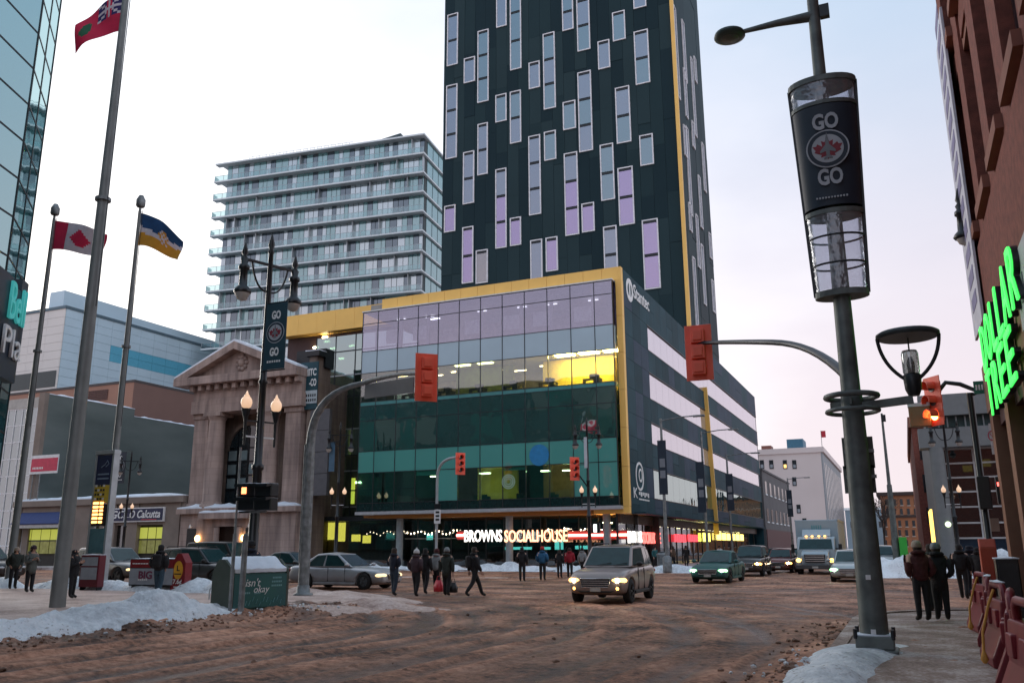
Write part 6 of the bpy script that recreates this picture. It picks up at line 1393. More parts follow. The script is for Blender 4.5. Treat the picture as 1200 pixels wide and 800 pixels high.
for k, (l, z, w_) in enumerate(((1.42, .82, .30), (1.42, .72, .34), (1.42, .62, .36), (.4, .46, .35), (.8, .45, .2))):
    for q in range(6): m_ = MB(); m_._add([MB_(l-w_/2+w_*q/6, -.008, PZ+z-.02), MB_(l-w_/2+w_*(q+.75)/6, -.008, PZ+z-.02), MB_(l-w_/2+w_*(q+.75)/6, -.008, PZ+z+.025), MB_(l-w_/2+w_*q/6, -.008, PZ+z+.025)], [(0, 1, 2, 3)]); obj('print_line', m_, PALET, gb_)
for q in range(13):
    l = .2+q*.112; z = .24+.06*math.sin(q*1.9); m_ = MB(); m_.bar(MB_(l, -.008, PZ+z-.05), MB_(l+.05, -.008, PZ+z+.07), .02, .006); obj('print_mark', m_, PALET, gb_)
# ---- flagpoles
def cloth(nm, parent, p0, xd, L_, H_, droop, wave, fn, mats_, nx=26, ny=14, curl=0):
    """flag grid: hoist at p0 (top), flying along xd; fn(u,v) gives the material index"""
    X = Vector(xd).normalized(); S = Vector((-X.y, X.x, 0)); m_ = MB(); vs = []
    for j in range(ny+1):
        for i in range(nx+1):
            u, v = i/nx, j/ny; k = u
            fall = droop*(k**1.35)*H_; z = -v*H_*(1-.30*k*droop)-fall + wave*.35*math.sin(5.5*u+2.2*v)*k
            side = wave*math.sin(7.5*u+3.0*v)*(.25+.75*k) + curl*k*k*math.sin(3*v)
            vs.append(Vector(p0)+X*(u*L_*(1-.22*droop*k))+S*side+Vector((0, 0, z)))
    b = len(m_.v); m_.v += [tuple(v) for v in vs]
    for j in range(ny):
        for i in range(nx):
            m_.f.append((j*(nx+1)+i, j*(nx+1)+i+1, (j+1)*(nx+1)+i+1, (j+1)*(nx+1)+i)); m_.sm.append(True); m_.mi.append(fn((i+.5)/nx, (j+.5)/ny))
    return obj(nm, m_, mats_, parent)
FRED = mat('flag red cloth', (.60, .015, .07), .8, var=.1); FWHT = mat('flag white cloth', (.62, .55, .60), .8); FBLU = mat('flag blue cloth', (.008, .055, .16), .8); FGLD = mat('flag gold cloth', (.66, .30, .025), .8); FGRN = mat('flag green cloth', (.02, .12, .06), .8); FNAV = mat('flag navy cloth', (.03, .02, .12), .8)
def flagpole(bpx, bpy, tpx, tpy, r0, r1, label, ball=True, ztop=None):
    b_ = gz(bpx, bpy, PZ); zt = ztop or ony(tpx, tpy, b_.y).z
    t = thing('flagpole', (b_.x, b_.y, PZ), label, 'flagpole', 'flagpoles on the plaza')
    zm = zt*.62
    m_ = MB(); m_.cyl((b_.x, b_.y, PZ), (b_.x, b_.y, zm), r0, r0+(r1-r0)*.5, 14); m_.cyl((b_.x, b_.y, zm), (b_.x, b_.y, zt), r0+(r1-r0)*.6, r1, 14); obj('pole', m_, mat('flagpole aluminium', (.19, .20, .195), .5, .2, var=.15, scale=2), t)
    m_ = MB(); m_.lathe([(r0+.02, -.05), (r0+.02, .05)], (b_.x, b_.y, zm), 14); obj('joint_collar', m_, GALV, t)
    m_ = MB(); m_.tube([(b_.x+r0+.02, b_.y-.02, zm+(zt-zm)*k/6-(3.5 if k == 0 else 0)) for k in range(7)], .014, 5); obj('halyard', m_, DARKM, t)
    m_ = MB(); m_.cyl((b_.x, b_.y, zt), (b_.x, b_.y, zt+.2), r1*.8, n=8); m_.lathe([(.16, .2), (.2, .26), (.2, .55), (.16, .62), (.1, .75), (.02, .78)], (b_.x, b_.y, zt), 14); obj('truck_cap', m_, GALV, t)
    return t, Vector((b_.x, b_.y, zt))
rd_ = RIGHT
f1, ft1 = flagpole(67, 711, 148, 0, .215, .10, 'thick grey flagpole rising from the snow with a drooping dark red flag', ztop=ony(149, -14, gz(67, 711, PZ).y).z)
f2, ft2 = flagpole(9, 688, 57, 258, .17, .07, 'slim grey flagpole flying the red and white flag beside the arena')
f3, ft3 = flagpole(119, 690, 171, 246, .17, .07, 'slim grey flagpole flying the blue and gold flag')
left = Vector((-_rh.x, -_rh.y, 0)); right = Vector((_rh.x, _rh.y, 0))
def flag_thing(nm, top, label): return thing(nm, top, label, 'flag', 'flags flying over the plaza')
t = flag_thing('flag', ft1+Vector((-.1, 0, -.4)), 'dark red flag with union canton and green shield drooping from the thick pole')
def man(u, v):
    if u < .5 and v < .5:
        du, dv = abs(u-.25), abs(v-.25); return 1 if min(du, dv) < .035 else (0 if min(du, dv) < .06 else (1 if abs(du-dv) < .04 else 2))
    return 3 if (u-.74)**2/.018+(v-.5)**2/.05 < 1 else 0
cloth('cloth', t, ft1+Vector((-.12, 0, -.25)), left+Vector((0, 0, 0)), 1.75, 1.35, .85, .12, man, [FRED, FWHT, FNAV, FGRN])
t = flag_thing('flag', ft2+Vector((.1, 0, -.3)), 'red and white maple leaf flag flying from the slim pole by the arena')
leafpoly = [(0, .9), (.2, .5), (.45, .6), (.4, .2), (.75, .45), (.85, .3), (.95, .25), (.7, -.1), (.8, -.25), (.35, -.45), (.1, -.5), (.05, -.9)]
def canf(u, v):
    if u < .25 or u > .75: return 0
    x, y = abs(u-.5)/.2, (.5-v)/.4; return 0 if (x < .9-abs(y+.1)*.9 and abs(y) < .75) else 1
cloth('cloth', t, ft2+Vector((.08, 0, -.1)), right, 2.75, 1.45, .42, .20, canf, [FRED, FWHT])
t = flag_thing('flag', ft3+Vector((.1, 0, -.3)), 'blue and gold flag with a white diagonal flying from the middle pole')
def win(u, v):
    d = v-(.48+.10*math.sin(4*u))
    if (u-.55)**2/.012+(v-.5)**2/.05 < 1: return 2 if (u*37+v*23) % 1 < .5 else 1
    return 0 if d < -.10 else (1 if d < .08 else 2)
cloth('cloth', t, ft3+Vector((.08, 0, -.1)), right, 2.35, 1.55, .80, .26, win, [FBLU, FWHT, FGLD])
# ---- transit totem
tb = gz(98, 690, PZ); 
tt = thing('transit_totem', (tb.x, tb.y, PZ), 'tall transit stop totem with navy head, yellow route grid and amber display', 'sign')
def tzz(py, px=105): return ony(px, py, tb.y).z
xl0 = tb.x; wd_ = ony(118, 560, tb.y).x-ony(99, 560, tb.y).x; x0t = tb.x-.05; x1t = x0t+wd_; yt = tb.y
m_ = MB(); m_.box(x0t-.06, yt, PZ, x0t+.04, yt+.3, tzz(533)); m_.box(x1t-.04, yt, PZ, x1t+.06, yt+.3, tzz(533)); obj('side_post', m_, ALU, tt)
m_ = MB(); m_.box(x0t-.07, yt-.02, tzz(533), x1t+.08, yt+.32, tzz(529)); obj('cap', m_, ALU, tt); snowcap(tt, x0t-.06, yt, x1t+.06, yt+.3, tzz(529), .05)
for py0, py1, m2, nm in ((534, 568, NAVY, 'head_panel'), (569, 589, mat('route grid yellow', (.68, .48, .05), .5), 'route_panel'), (591, 616, BLACKM, 'display'), (619, 648, mat('timetable glass', (.10, .20, .22), .15), 'timetable'), (649, 686, DARKM, 'foot_panel')):
    m_ = MB(); m_.box(x0t+.045, yt+.02, tzz(py1), x1t-.045, yt+.28, tzz(py0)); obj(nm, m_, m2, tt)
for r_ in range(4):
    for c_ in range(4): m_ = MB(); m_.box(x0t+.09+c_*.15, yt+.005, tzz(587)+.04+r_*.18, x0t+.19+c_*.15, yt+.018, tzz(587)+.13+r_*.18); obj('route_number', m_, DARKM if (r_+c_) % 3 else WHITEP, tt)
AMB = emis('amber display', (1, .38, .10), 3.0)
for r_ in range(6):
    for c_ in range(2): m_ = MB(); m_.box(x0t+.08+c_*.38, yt+.004, tzz(614)+.04+r_*.155, x0t+.08+c_*.38+(.30 if c_ == 0 else .2), yt+.018, tzz(614)+.13+r_*.155); obj('display_row', m_, AMB, tt)
m_ = MB(); q_ = Vector((x0t+wd_*.55, yt+.01, tzz(545))); m_.tube([q_+Vector((-.2, 0, -.12)), q_+Vector((0, 0, .0)), q_+Vector((.12, 0, .16)), q_+Vector((.22, 0, .02)), q_+Vector((.05, 0, -.1))], .02, 5); obj('emblem', m_, mat('pale blue print', (.25, .32, .42), .6), tt)
for k in range(2): m_ = MB(); m_.box(x0t+.16, yt+.006, tzz(557+k*5), x0t+wd_-.16, yt+.018, tzz(557+k*5)+.06); obj('lettering', m_, MATS['pale blue print'], tt)
# ---- newspaper boxes
NRED = mat('box red', (.20, .008, .014), .5); NPALE = mat('poster pale', (.30, .34, .38), .6)
def newsbox(px0, px1, py_t, py_b, label, m2, deco):
    a = gz(px0, py_b, PZ); y = a.y; c = ony(px1, py_b, y); zt = ony((px0+px1)/2, py_t, y).z
    t = thing('newspaper_box', (a.x, y, PZ), label, 'newspaper box', 'newspaper boxes on the plaza'); deco(t, a.x, c.x, y, zt, m2); return t
def decoA(t, x0, x1, y, zt, m2):
    m_ = MB(); m_.box(x0, y, PZ+.12, x1, y+.32, zt); obj('body', m_, m2, t, bevel=.02)
    for dx in (.03, x1-x0-.09):
        m_ = MB(); m_.box(x0+dx, y+.05, PZ, x0+dx+.06, y+.3, PZ+.119); obj('foot', m_, DARKM, t)
    for z0, z1 in ((zt-.42, zt-.08), (zt-.95, zt-.48)): m_ = MB(); m_.box(x0+.08, y-.02, z0, x1-.08, y-.002, z1); obj('window', m_, NPALE, t)
    snowcap(t, x0, y, x1, y+.32, zt, .06)
newsbox(91, 113, 650, 691, 'dark red newspaper box with two pale windows beside the totem', mat('box maroon', (.12, .008, .018), .5), decoA)
def decoB(t, x0, x1, y, zt, m2):
    m_ = MB(); m_.box(x0, y, PZ+.2, x1, y+.5, zt-.05); obj('body', m_, DARKM, t)
    m_ = MB(); zm_ = PZ+.25+(zt-PZ)*.48; m_.box(x0+.02, y-.03, PZ+.25, x1-.02, y-.004, zm_); obj('pale_poster', m_, NPALE, t)
    m_ = MB(); m_.box(x0+.02, y-.03, zm_+.03, x1-.02, y-.004, zt-.08); obj('red_header', m_, m2, t)
    text('lettering', 'BIG', 1, mat('maroon print', (.16, .03, .07), .6), t, (x0+(x1-x0)*.38, y-.04, PZ+.25+(zm_-PZ)*.42), (1, 0, 0), depth=.01, width=.7, height=.3, bold=.03)
    text('lettering', '211', 1, WHL, t, (x0+(x1-x0)*.62, y-.04, zm_+.2), (1, 0, 0), depth=.01, width=.45, height=.2, bold=.02)
    for k in range(6): m_ = MB(); m_.box(x0+.15+k*.14, y-.038, zm_+.16, x0+.26+k*.14, y-.031, zm_+.2); obj('lettering', m_, WHL, t)
    for k in range(5): m_ = MB(); m_.box(x0+.5+k*.1, y-.038, PZ+.40, x0+.57+k*.1, y-.031, PZ+.48); obj('lettering', m_, WHL, t)
    for dx in (.1, x1-x0-.2): m_ = MB(); m_.box(x0+dx, y+.05, PZ, x0+dx+.1, y+.45, PZ+.199); obj('foot', m_, DARKM, t)
    snowcap(t, x0, y, x1, y+.5, zt-.05, .05)
newsbox(150, 202, 653, 692, 'long newspaper rack with red header and pale poster behind the backpack wearer in jeans', NRED, decoB)
def decoC(t, x0, x1, y, zt, m2):
    cx_ = (x0+x1)/2; w_ = (x1-x0)/2
    pts_ = [(x0, PZ), (x1, PZ), (x1, zt-.35), (cx_+w_*.3, zt), (cx_-w_*.3, zt), (x0, zt-.35)]
    m_ = MB(); m_.prism(pts_, 'y', y, y+.35); obj('body', m_, m2, t, bevel=.01)
    m_ = MB(); 
    for k in range(20): pass
    n = 20; vs = [(cx_+w_*.68*math.cos(2*math.pi*i/n), y-.012, zt-.62+w_*1.0*math.sin(2*math.pi*i/n)) for i in range(n)]; m_._add(vs+[(v[0], y-.004, v[2]) for v in vs], [tuple(range(n))]+[(i, (i+1) % n, n+(i+1) % n, n+i) for i in range(n)]); obj('yellow_oval', m_, mat('oval yellow', (.70, .36, .03), .5), t)
    text('lettering', 'L', 1, DARKM, t, (cx_, y-.02, zt-.55), (1, 0, 0), depth=.008, width=.14, height=.2, bold=.02)
    m_ = MB(); m_.box(cx_-w_*.5, y-.02, zt-.78, cx_+w_*.5, y-.013, zt-.74); obj('lettering', m_, DARKM, t)
    text('lettering', '7.6¢', 1, WHL, t, (cx_, y-.02, PZ+.36), (1, 0, 0), depth=.008, width=w_*1.3, height=.22, bold=.02)
    m_ = MB(); m_.box(cx_-w_*.5, y-.016, PZ+.16, cx_+w_*.5, y-.01, PZ+.2); obj('lettering', m_, WHL, t)
newsbox(199, 215, 648, 693, 'narrow red gable ended newspaper box with yellow oval', NRED, decoC)
# ---- bench-like bike rack by the green box
bk = gz(245, 702, PZ); t = thing('bike_rack', (bk.x, bk.y, PZ), 'low silver looped bike rack between snow heap and green box', 'bike rack')
for k in range(3):
    m_ = MB(); x = bk.x+.28*k; m_.tube([(x, bk.y, PZ), (x, bk.y, PZ+.3), (x+.04, bk.y+.1, PZ+.42), (x+.08, bk.y+.4, PZ+.42), (x+.1, bk.y+.5, PZ+.3), (x+.1, bk.y+.5, PZ)], .025, 6); obj('hoop', m_, ALU, t)
# ---- street lights with banners along the side street
def side_lamp(px, pyb, ytop, label, bpx0, bpx1, bpy0, bpy1, arm_px):
    x = -14.4; p_ = onx(px, 640, x); zt = ony(px-3, ytop, p_.y).z
    t = thing('street_light', (x, p_.y, .12), label, 'street light', 'street lights along the side street')
    m_ = MB(); m_.cyl((x, p_.y, .12), (x, p_.y, zt), .13, .08, 10); m_.lathe([(.3, 0), (.3, .9), (.16, 1.0)], (x, p_.y, .12), 12); obj('pole', m_, GALV, t)
    m_ = MB(); m_.tube([(x, p_.y, zt-.15), (x+1.4, p_.y-.1, zt+.0), (x+2.4, p_.y-.1, zt+.02)], .045, 6); obj('arm', m_, GALV, t)
    m_ = MB(); m_.box(x+2.2, p_.y-.25, zt-.06, x+3.0, p_.y+.05, zt+.06); obj('lamp_head', m_, GALV, t, bevel=.03)
    a = ony(bpx0, bpy0, p_.y-.1); c = ony(bpx1, bpy1, p_.y-.1); m_ = MB(); m_.box(a.x, p_.y-.11, c.z, c.x, p_.y-.09, a.z); bn_ = obj('banner', m_, NAVYB, t)
    for f0, f1 in ((.30, .44), (.50, .66)): m_ = MB(); m_.box(a.x+(c.x-a.x)*.2, p_.y-.125, c.z+(a.z-c.z)*f0, a.x+(c.x-a.x)*.8, p_.y-.112, c.z+(a.z-c.z)*f1); obj('banner_print', m_, mat('banner print', (.20, .22, .25), .6), bn_)
    return t
side_lamp(781, 672, 490, 'street light with dark banner at the snowy corner of the glass building', 770, 783, 516, 579, 800)
side_lamp(829, 660, 505, 'street light with dark banner along the white striped side wall', 815, 828, 541, 600, 845)
side_lamp(858, 655, 532, 'street light with dark banner nearest the yellow shop signs', 850, 861, 555, 598, 874)
side_lamp(929, 650, 560, 'street light with dark banner before the cream hotel block', 921, 930, 574, 605, 945)
# corner waste bin
q_ = gz(780, 669, .12); t = thing('waste_bin', (q_.x-.5, q_.y+1.2, .12), 'grey cylindrical waste bin on the far corner beside the street light', 'bin')
m_ = MB(); m_.lathe([(.32, 0), (.35, .1), (.35, 1.0), (.38, 1.02), (.38, 1.1), (.25, 1.18)], (q_.x-.5, q_.y+1.2, .12), 16); obj('body', m_, GALV, t)
m_ = MB(); m_.lathe([(.27, 1.17), (.27, 1.2), (.1, 1.26), (.001, 1.27)], (q_.x-.5, q_.y+1.2, .12), 16); obj('lid', m_, DARKM, t)
# slim pole with green sign beyond the crossing
q_ = gz(1053, 672, .1); t = thing('street_light', (q_.x, q_.y, .02), 'slim dark street light above the green sign and snow heap', 'street light', 'street lights along the side street')
zt = ony(1036, 484, q_.y).z; m_ = MB(); m_.cyl((q_.x, q_.y, 0), (q_.x, q_.y, zt*.55), .22, .14, 10); m_.cyl((q_.x, q_.y, zt*.55), (q_.x, q_.y, zt), .10, .06, 8); obj('pole', m_, POLE, t)
m_ = MB(); m_.box(q_.x-.05, q_.y-.12, zt-.5, q_.x+.2, q_.y+.1, zt-.1); obj('sensor_box', m_, DARKM, t)
g_ = thing('green_pylon_sign', (q_.x+.55, q_.y-.1, 0), 'bright green pylon sign on the snowy far corner', 'sign')
m_ = MB(); m_.box(q_.x+.2, q_.y-.3, .1, q_.x+.62, q_.y+.1, 2.15); obj('panel', m_, mat('vivid green', (.04, .42, .05), .5), g_, bevel=.02)
m_ = MB(); m_.box(q_.x+.12, q_.y-.36, -.05, q_.x+.70, q_.y+.16, .1); obj('foot', m_, CONC, g_)
# ---- right corner: black post with signal arm, street sign, plates
xk, yk = XD-.42, 25.9
t = thing('corner_signal_post', (xk, yk, PZ), 'black signal post at the brick corner with pedestrian heads and plates', 'signal post')
zk = lambda py: ony(1170, py, yk).z
m_ = MB(); m_.lathe([(.24, 0), (.24, .3), (.15, .5), (.14, 1.4), (.085, 1.5), (.085, zk(458)-PZ)], (xk, yk, PZ), 12); obj('post', m_, BLACKM, t)
sp = ony(1094, 470, yk); az = ony(1105, 452, yk).z
m_ = MB(); m_.tube([(xk, yk, ony(1150, 462, yk).z), (ony(1150, 460, yk).x, yk, ony(1150, 460, yk).z), (ony(1125, 450, yk).x, yk, ony(1125, 450, yk).z), (ony(1108, 448, yk).x, yk, ony(1108, 448, yk).z), (sp.x+.15, yk, ony(1102, 458, yk).z)], .06, 8); obj('arm', m_, BLACKM, t)
a = ony(1140, 447, yk-.05); c = ony(1154, 461, yk-.05); m_ = MB(); m_.box(a.x, yk-.08, c.z, c.x, yk-.05, a.z); sp_ = obj('street_name_sign', m_, mat('street sign green', (.015, .16, .10), .5), t)
for k in range(4): m_ = MB(); m_.box(a.x+.04+k*.07, yk-.09, c.z+.1, a.x+.08+k*.07, yk-.081, a.z-.1); obj('lettering', m_, WHL, sp_)
a = ony(1158, 496, yk-.12); c = ony(1167, 532, yk-.12); m_ = MB(); m_.box(a.x, yk-.14, c.z, c.x, yk-.12, a.z); pl_ = obj('no_parking_plate', m_, WHITEP, t)
m_ = MB(); cx_, cz_ = (a.x+c.x)/2, (a.z+c.z)/2+.08; m_.tube([(cx_+.08*math.cos(k*math.pi/8), yk-.15, cz_+.12*math.sin(k*math.pi/8)) for k in range(17)], .014, 5); m_.bar((cx_-.05, yk-.15, cz_+.08), (cx_+.05, yk-.15, cz_-.08), .02, .01); obj('prohibition_ring', m_, mat('sign red', (.55, .03, .08), .5), pl_)
for py0, py1, px0, px1, lit in ((558, 596, 1144, 1164, False), (558, 590, 1166, 1180, True)):
    a = ony(px0, py0, yk-.3); c = ony(px1, py1, yk-.3); m_ = MB(); m_.box(a.x, yk-.32, c.z, c.x, yk-.06, a.z); hd = obj('pedestrian_head', m_, BLACKM, t, bevel=.02)
    if lit: m_ = MB(); m_.box((a.x+c.x)/2-.07, yk-.335, (a.z+c.z)/2+.1, (a.x+c.x)/2+.02, yk-.322, (a.z+c.z)/2+.2); obj('hand_symbol', m_, emis('hand red', (1, .1, .08), 2.5), hd)
a = ony(1160, 607, yk-.2); c = ony(1172, 622, yk-.2); m_ = MB(); m_.box(a.x, yk-.22, c.z, c.x, yk-.06, a.z); obj('button_box', m_, mat('tan box', (.25, .18, .14), .6), t)
sgE = thing('traffic_signal', (sp.x, sp.y, sp.z-.7), 'orange red traffic signal with a lit amber lamp beside the brick corner', 'traffic signal', 'traffic signals around the crossing')
signal_head(sgE, Vector((sp.x, yk, sp.z)), (-.80, -.60), 1.35, lit=(2, emis('amber lamp', (1, .42, .10), 9)))
a = ony(1064, 477, yk+.1); c = ony(1092, 499, yk+.1); m_ = MB(); m_.box(a.x, yk+.05, c.z, c.x, yk+.25, a.z); ag = obj('side_cabinet', m_, mat('cabinet steel', (.28, .17, .10), .5, .3), sgE, bevel=.02)
m_ = MB(); m_.box(a.x-.01, yk+.04, a.z, c.x+.01, yk+.26, a.z+.10); obj('snow_cap', m_, SNOW, sgE)
# ---- red plastic barriers along the right pavement
PRED = mat('red plastic', (.16, .006, .014), .45, var=.2, scale=3)
def barrier(label):
    t = thing('plastic_barrier', (0, 0, 0), label, 'barrier', 'red plastic barriers along the pavement')
    W_, H_ = 1.15, 1.0
    m_ = MB(); prof = [(-.24, 0), (.24, 0), (.24, .12), (.10, .45), (.07, .84), (-.07, .84), (-.10, .45), (-.24, .12)]
    m_.prism(prof, 'y', -W_/2, W_/2); obj('body', m_, PRED, t, local=True, bevel=.025)
    m_ = MB(); m_.tube([(0, -W_/2+.12, .83), (0, -W_/2+.12, .97), (0, -W_/2+.2, 1.02), (0, W_/2-.2, 1.02), (0, W_/2-.12, .97), (0, W_/2-.12, .83)], .045, 8); obj('top_rail', m_, PRED, t, local=True)
    for s in (-1, 1): m_ = MB(); m_.box(-.13, s*.3-.13, .5, .13, s*.3+.13, .72); obj('moulded_panel', m_, PRED, t, local=True, bevel=.015)
    m_ = MB(); m_.cyl((0, W_/2-.02, .1), (0, W_/2-.02, .92), .05, n=8); obj('hinge_pin', m_, PRED, t, local=True)
    return t
bars = barrier('red plastic barrier nearest the brick corner post')
lab_ = ['red plastic barrier second in the row from the brick corner', 'red plastic barrier third in the row with snow on its rail', 'red plastic barrier fourth in the row with yellow rope', 'red plastic barrier at the open end of the row']
posb = []
for k, (px, d) in enumerate(((1152, 16.8), (1160, 14.6), (1170, 12.2), (1184, 10.2), (1200, 8.4))):
    p_ = at_depth(px, 700, d); posb.append((p_.x+.0, p_.y))
for k, (x, y) in enumerate(posb):
    o_ = bars if k == 0 else copy_tree(bars, label=lab_[k-1]); o_.location = (x, y, PZ); o_.rotation_euler = (0, 0, R((6, -5, 4, -6, 5)[k])); ORG[o_.name] = Vector(o_.location)
    if k in (1, 2): snowcap(o_, x-.05, y-.35, x+.05, y+.25, PZ+1.06, .05)
YROPE = mat('yellow rope', (.50, .24, .05), .8)
for k in (0, 2):
    x, y = posb[k]; t = thing('yellow_rope', (x-.2, y-.5, PZ+.3), ('frayed yellow rope hanging off the barrier by the corner post', 0, 'frayed yellow rope hanging off the third barrier')[k], 'rope')
    m_ = MB(); m_.tube([(x-.08, y-.45, PZ+.98), (x-.16, y-.5, PZ+.8), (x-.27, y-.52, PZ+.45), (x-.29, y-.55, PZ+.2)], .018, 6); obj('strand', m_, YROPE, t)
    m_ = MB(); m_.lathe([(.02, 0), (.05, .05), (.03, .12), (.015, .16)], (x-.29, y-.55, PZ+.06), 8); obj('frayed_end', m_, YROPE, t)
# red bin and black cabinet by the corner post
q_ = at_depth(1176, 690, 20); t = thing('black_street_cabinet', (q_.x, q_.y, PZ), 'black street cabinet topped with snow beside the brick pillar', 'cabinet')
m_ = MB(); m_.box(q_.x-.1, q_.y-.2, PZ, q_.x+.35, q_.y+.3, PZ+1.25); obj('body', m_, BLACKM, t, bevel=.02); snowcap(t, q_.x-.12, q_.y-.22, q_.x+.37, q_.y+.32, PZ+1.25, .08)
m_ = MB(); m_.box(q_.x-.06, q_.y-.215, PZ+.15, q_.x+.31, q_.y-.201, PZ+1.15); obj('door', m_, DARKM, t)
t = thing('orange_mail_box', (q_.x-.1, q_.y+1.2, PZ), 'orange red street box behind the black cabinet', 'box'); m_ = MB(); m_.box(q_.x-.3, q_.y+1.0, PZ+.75, q_.x+.05, q_.y+1.4, PZ+1.5); m_.prism([(q_.y+1.0, PZ+1.5), (q_.y+1.4, PZ+1.5), (q_.y+1.4, PZ+1.7), (q_.y+1.15, PZ+1.7)], 'x', q_.x-.3, q_.x+.05); obj('body', m_, mat('orange red paint', (.42, .05, .02), .5), t, bevel=.02)
m_ = MB(); m_.cyl((q_.x-.12, q_.y+1.2, PZ), (q_.x-.12, q_.y+1.2, PZ+.749), .07, n=8); obj('leg', m_, DARKM, t)
# ------------------------------------------------------------------ vehicles
TYRE = mat('tyre rubber', (.012, .012, .012), .85); RIM = mat('wheel rim', (.10, .105, .11), .4, .7); PLAST = mat('black plastic trim', (.012, .012, .013), .6)
CARG = mat('car glass', (.012, .040, .042), .08, spec=.35, var=.2); CHROME = mat('chrome', (.5, .5, .5), .2, .9)
HEADW = emis('headlamp warm', (1, .50, .12), 2.6); HEADG = emis('headlamp greenish', (.35, 1, .40), 2.0); COREW = emis('headlamp core warm', (1, .85, .6), 60); COREG = emis('headlamp core green', (.8, 1, .8), 40); HEADO = mat('headlamp unlit', (.55, .56, .58), .1, spec=.9); AMBL = emis('amber marker', (1, .45, .08), 4); TAIL = mat('tail lamp', (.25, .01, .01), .2)
PLATE = mat('number plate', (.45, .45, .42), .5)
def bake(o):
    dg = bpy.context.evaluated_depsgraph_get(); dg.update(); me = bpy.data.meshes.new_from_object(o.evaluated_get(dg)); return me
def car(label, paint, loc, heading, L_=4.6, W_=1.8, H_=1.48, kind='sedan', lamp=HEADW, fog=False, low=.17, wr=.33, grp='cars on the streets', cat='car', rails=False, dirty=True):
    """local +X is forward; heading = world angle of +X"""
    t = thing('car', loc, label, cat, grp, heading); ORG[t.name] = Vector((0, 0, 0))
    hw = W_/2; hl = L_/2; belt = H_*(.62 if kind == 'suv' else .615); hood = belt*(.94 if kind == 'suv' else .92); nose = hood*.80; deck = belt*(1.0 if kind in ('suv', 'van') else 1.02)
    # stations: x, underside z, shoulder z, half width, crown
    S = [(hl, low+.14, nose*.80, hw*.70, .0), (hl-.07, low+.06, nose*.98, hw*.86, .03), (hl-.30, low+.02, hood*.93, hw*.955, .045), (hl*.66, low, hood*.985, hw*.99, .05), (hl*.42, low, hood*1.01, hw, .04),
         (hl*.2, low, belt, hw, .03), (-hl*.2, low, belt*1.01, hw, .03), (-hl*.55, low, belt*1.03, hw, .03), (-hl*.80, low+.03, deck*1.04, hw*.985, .03), (-hl+.12, low+.10, deck*1.02, hw*.94, .03), (-hl, low+.20, deck*.93, hw*.82, .0)]
    vs = []; fs = []
    for x, zl, zs, w_, cr in S:
        h = zs-zl; ring = [(0, zl), (w_*.86, zl), (w_*.97, zl+h*.16), (w_, zl+h*.45), (w_*.985, zl+h*.75), (w_*.93, zl+h*.97), (w_*.72, zs+cr*.8), (0, zs+cr)]
        full = ring+[(-a, b) for a, b in reversed(ring[1:-1])]; vs += [(x, a, b) for a, b in full]; n = len(full)
    for i in range(len(S)-1):
        for k in range(n): fs.append((i*n+k, i*n+(k+1) % n, (i+1)*n+(k+1) % n, (i+1)*n+k))
    fs += [tuple(range(n)), tuple(range((len(S)-1)*n, len(S)*n))]
    m_ = MB(); m_._add(vs, fs, True); me = m_.mesh('body'); me.materials.append(paint)
    o = bpy.data.objects.new('body', me); col.objects.link(o); sd = o.modifiers.new('s', 'SUBSURF'); sd.levels = 2; sd.render_levels = 2
    xf, xr_ = hl-.88*L_/4.6, -hl+.95*L_/4.6
    c_ = MB()
    for xw in (xf, xr_):
        for s in (-1, 1): c_.cyl((xw, s*(hw-.34), wr), (xw, s*(hw+.3), wr), wr+.065, n=26)
    co = bpy.data.objects.new('cut', c_.mesh('cut')); col.objects.link(co)
    bo = o.modifiers.new('b', 'BOOLEAN'); bo.operation = 'DIFFERENCE'; bo.object = co; bo.solver = 'EXACT'
    me2 = bake(o); bpy.data.objects.remove(o); bpy.data.objects.remove(co)
    me2.materials.clear(); me2.materials.append(paint)
    for p_ in me2.polygons: p_.use_smooth = True; p_.material_index = 0
    body = obj('body', me2, paint, t, local=True)
    def part(nm, m_, m2, par=t, bv=0): return obj(nm, m_, m2, par, local=True, bevel=bv)
    # greenhouse
    if kind == 'sedan': gx = [hl*.36, hl*.02, -hl*.42, -hl*.80]
    elif kind == 'suv': gx = [hl*.42, hl*.10, -hl*.80, -hl*.97]
    else: gx = [hl*.45, hl*.20, -hl*.90, -hl*.98]
    zb_, zt = belt-.01, H_; wb, wt = hw*.93, hw*.72
    A = [(gx[0], wb*.92, zb_), (gx[1], wt, zt-.03), (gx[2], wt*.97, zt-.03), (gx[3], wb*.9, zb_)]
    roofc = [( (gx[1]*.9+gx[2]*.1), zt+.0), ((gx[1]+gx[2])/2, zt+.03)]
    m_ = MB(); V = [(x, y, z) for x, y, z in A]+[(x, -y, z) for x, y, z in A]
    V += [((gx[1]+gx[2])/2, wt*1.02, zt+.01), ((gx[1]+gx[2])/2, -wt*1.02, zt+.01), (gx[1], 0, zt+.01), ((gx[1]+gx[2])/2, 0, zt+.045), (gx[2], 0, zt+.01), ((gx[0]+gx[3])/2, wb, zb_), ((gx[0]+gx[3])/2, -wb, zb_)]
    m_._add(V, [(0, 13, 8, 1), (13, 3, 2, 8), (4, 5, 9, 14), (14, 9, 6, 7), (1, 8, 11, 10), (8, 2, 12, 11), (10, 11, 9, 5), (11, 12, 6, 9), (0, 1, 10, 5, 4), (3, 7, 6, 12, 2), (0, 4, 14, 7, 3, 13)])
    gh = part('cabin', m_, paint, bv=.05)
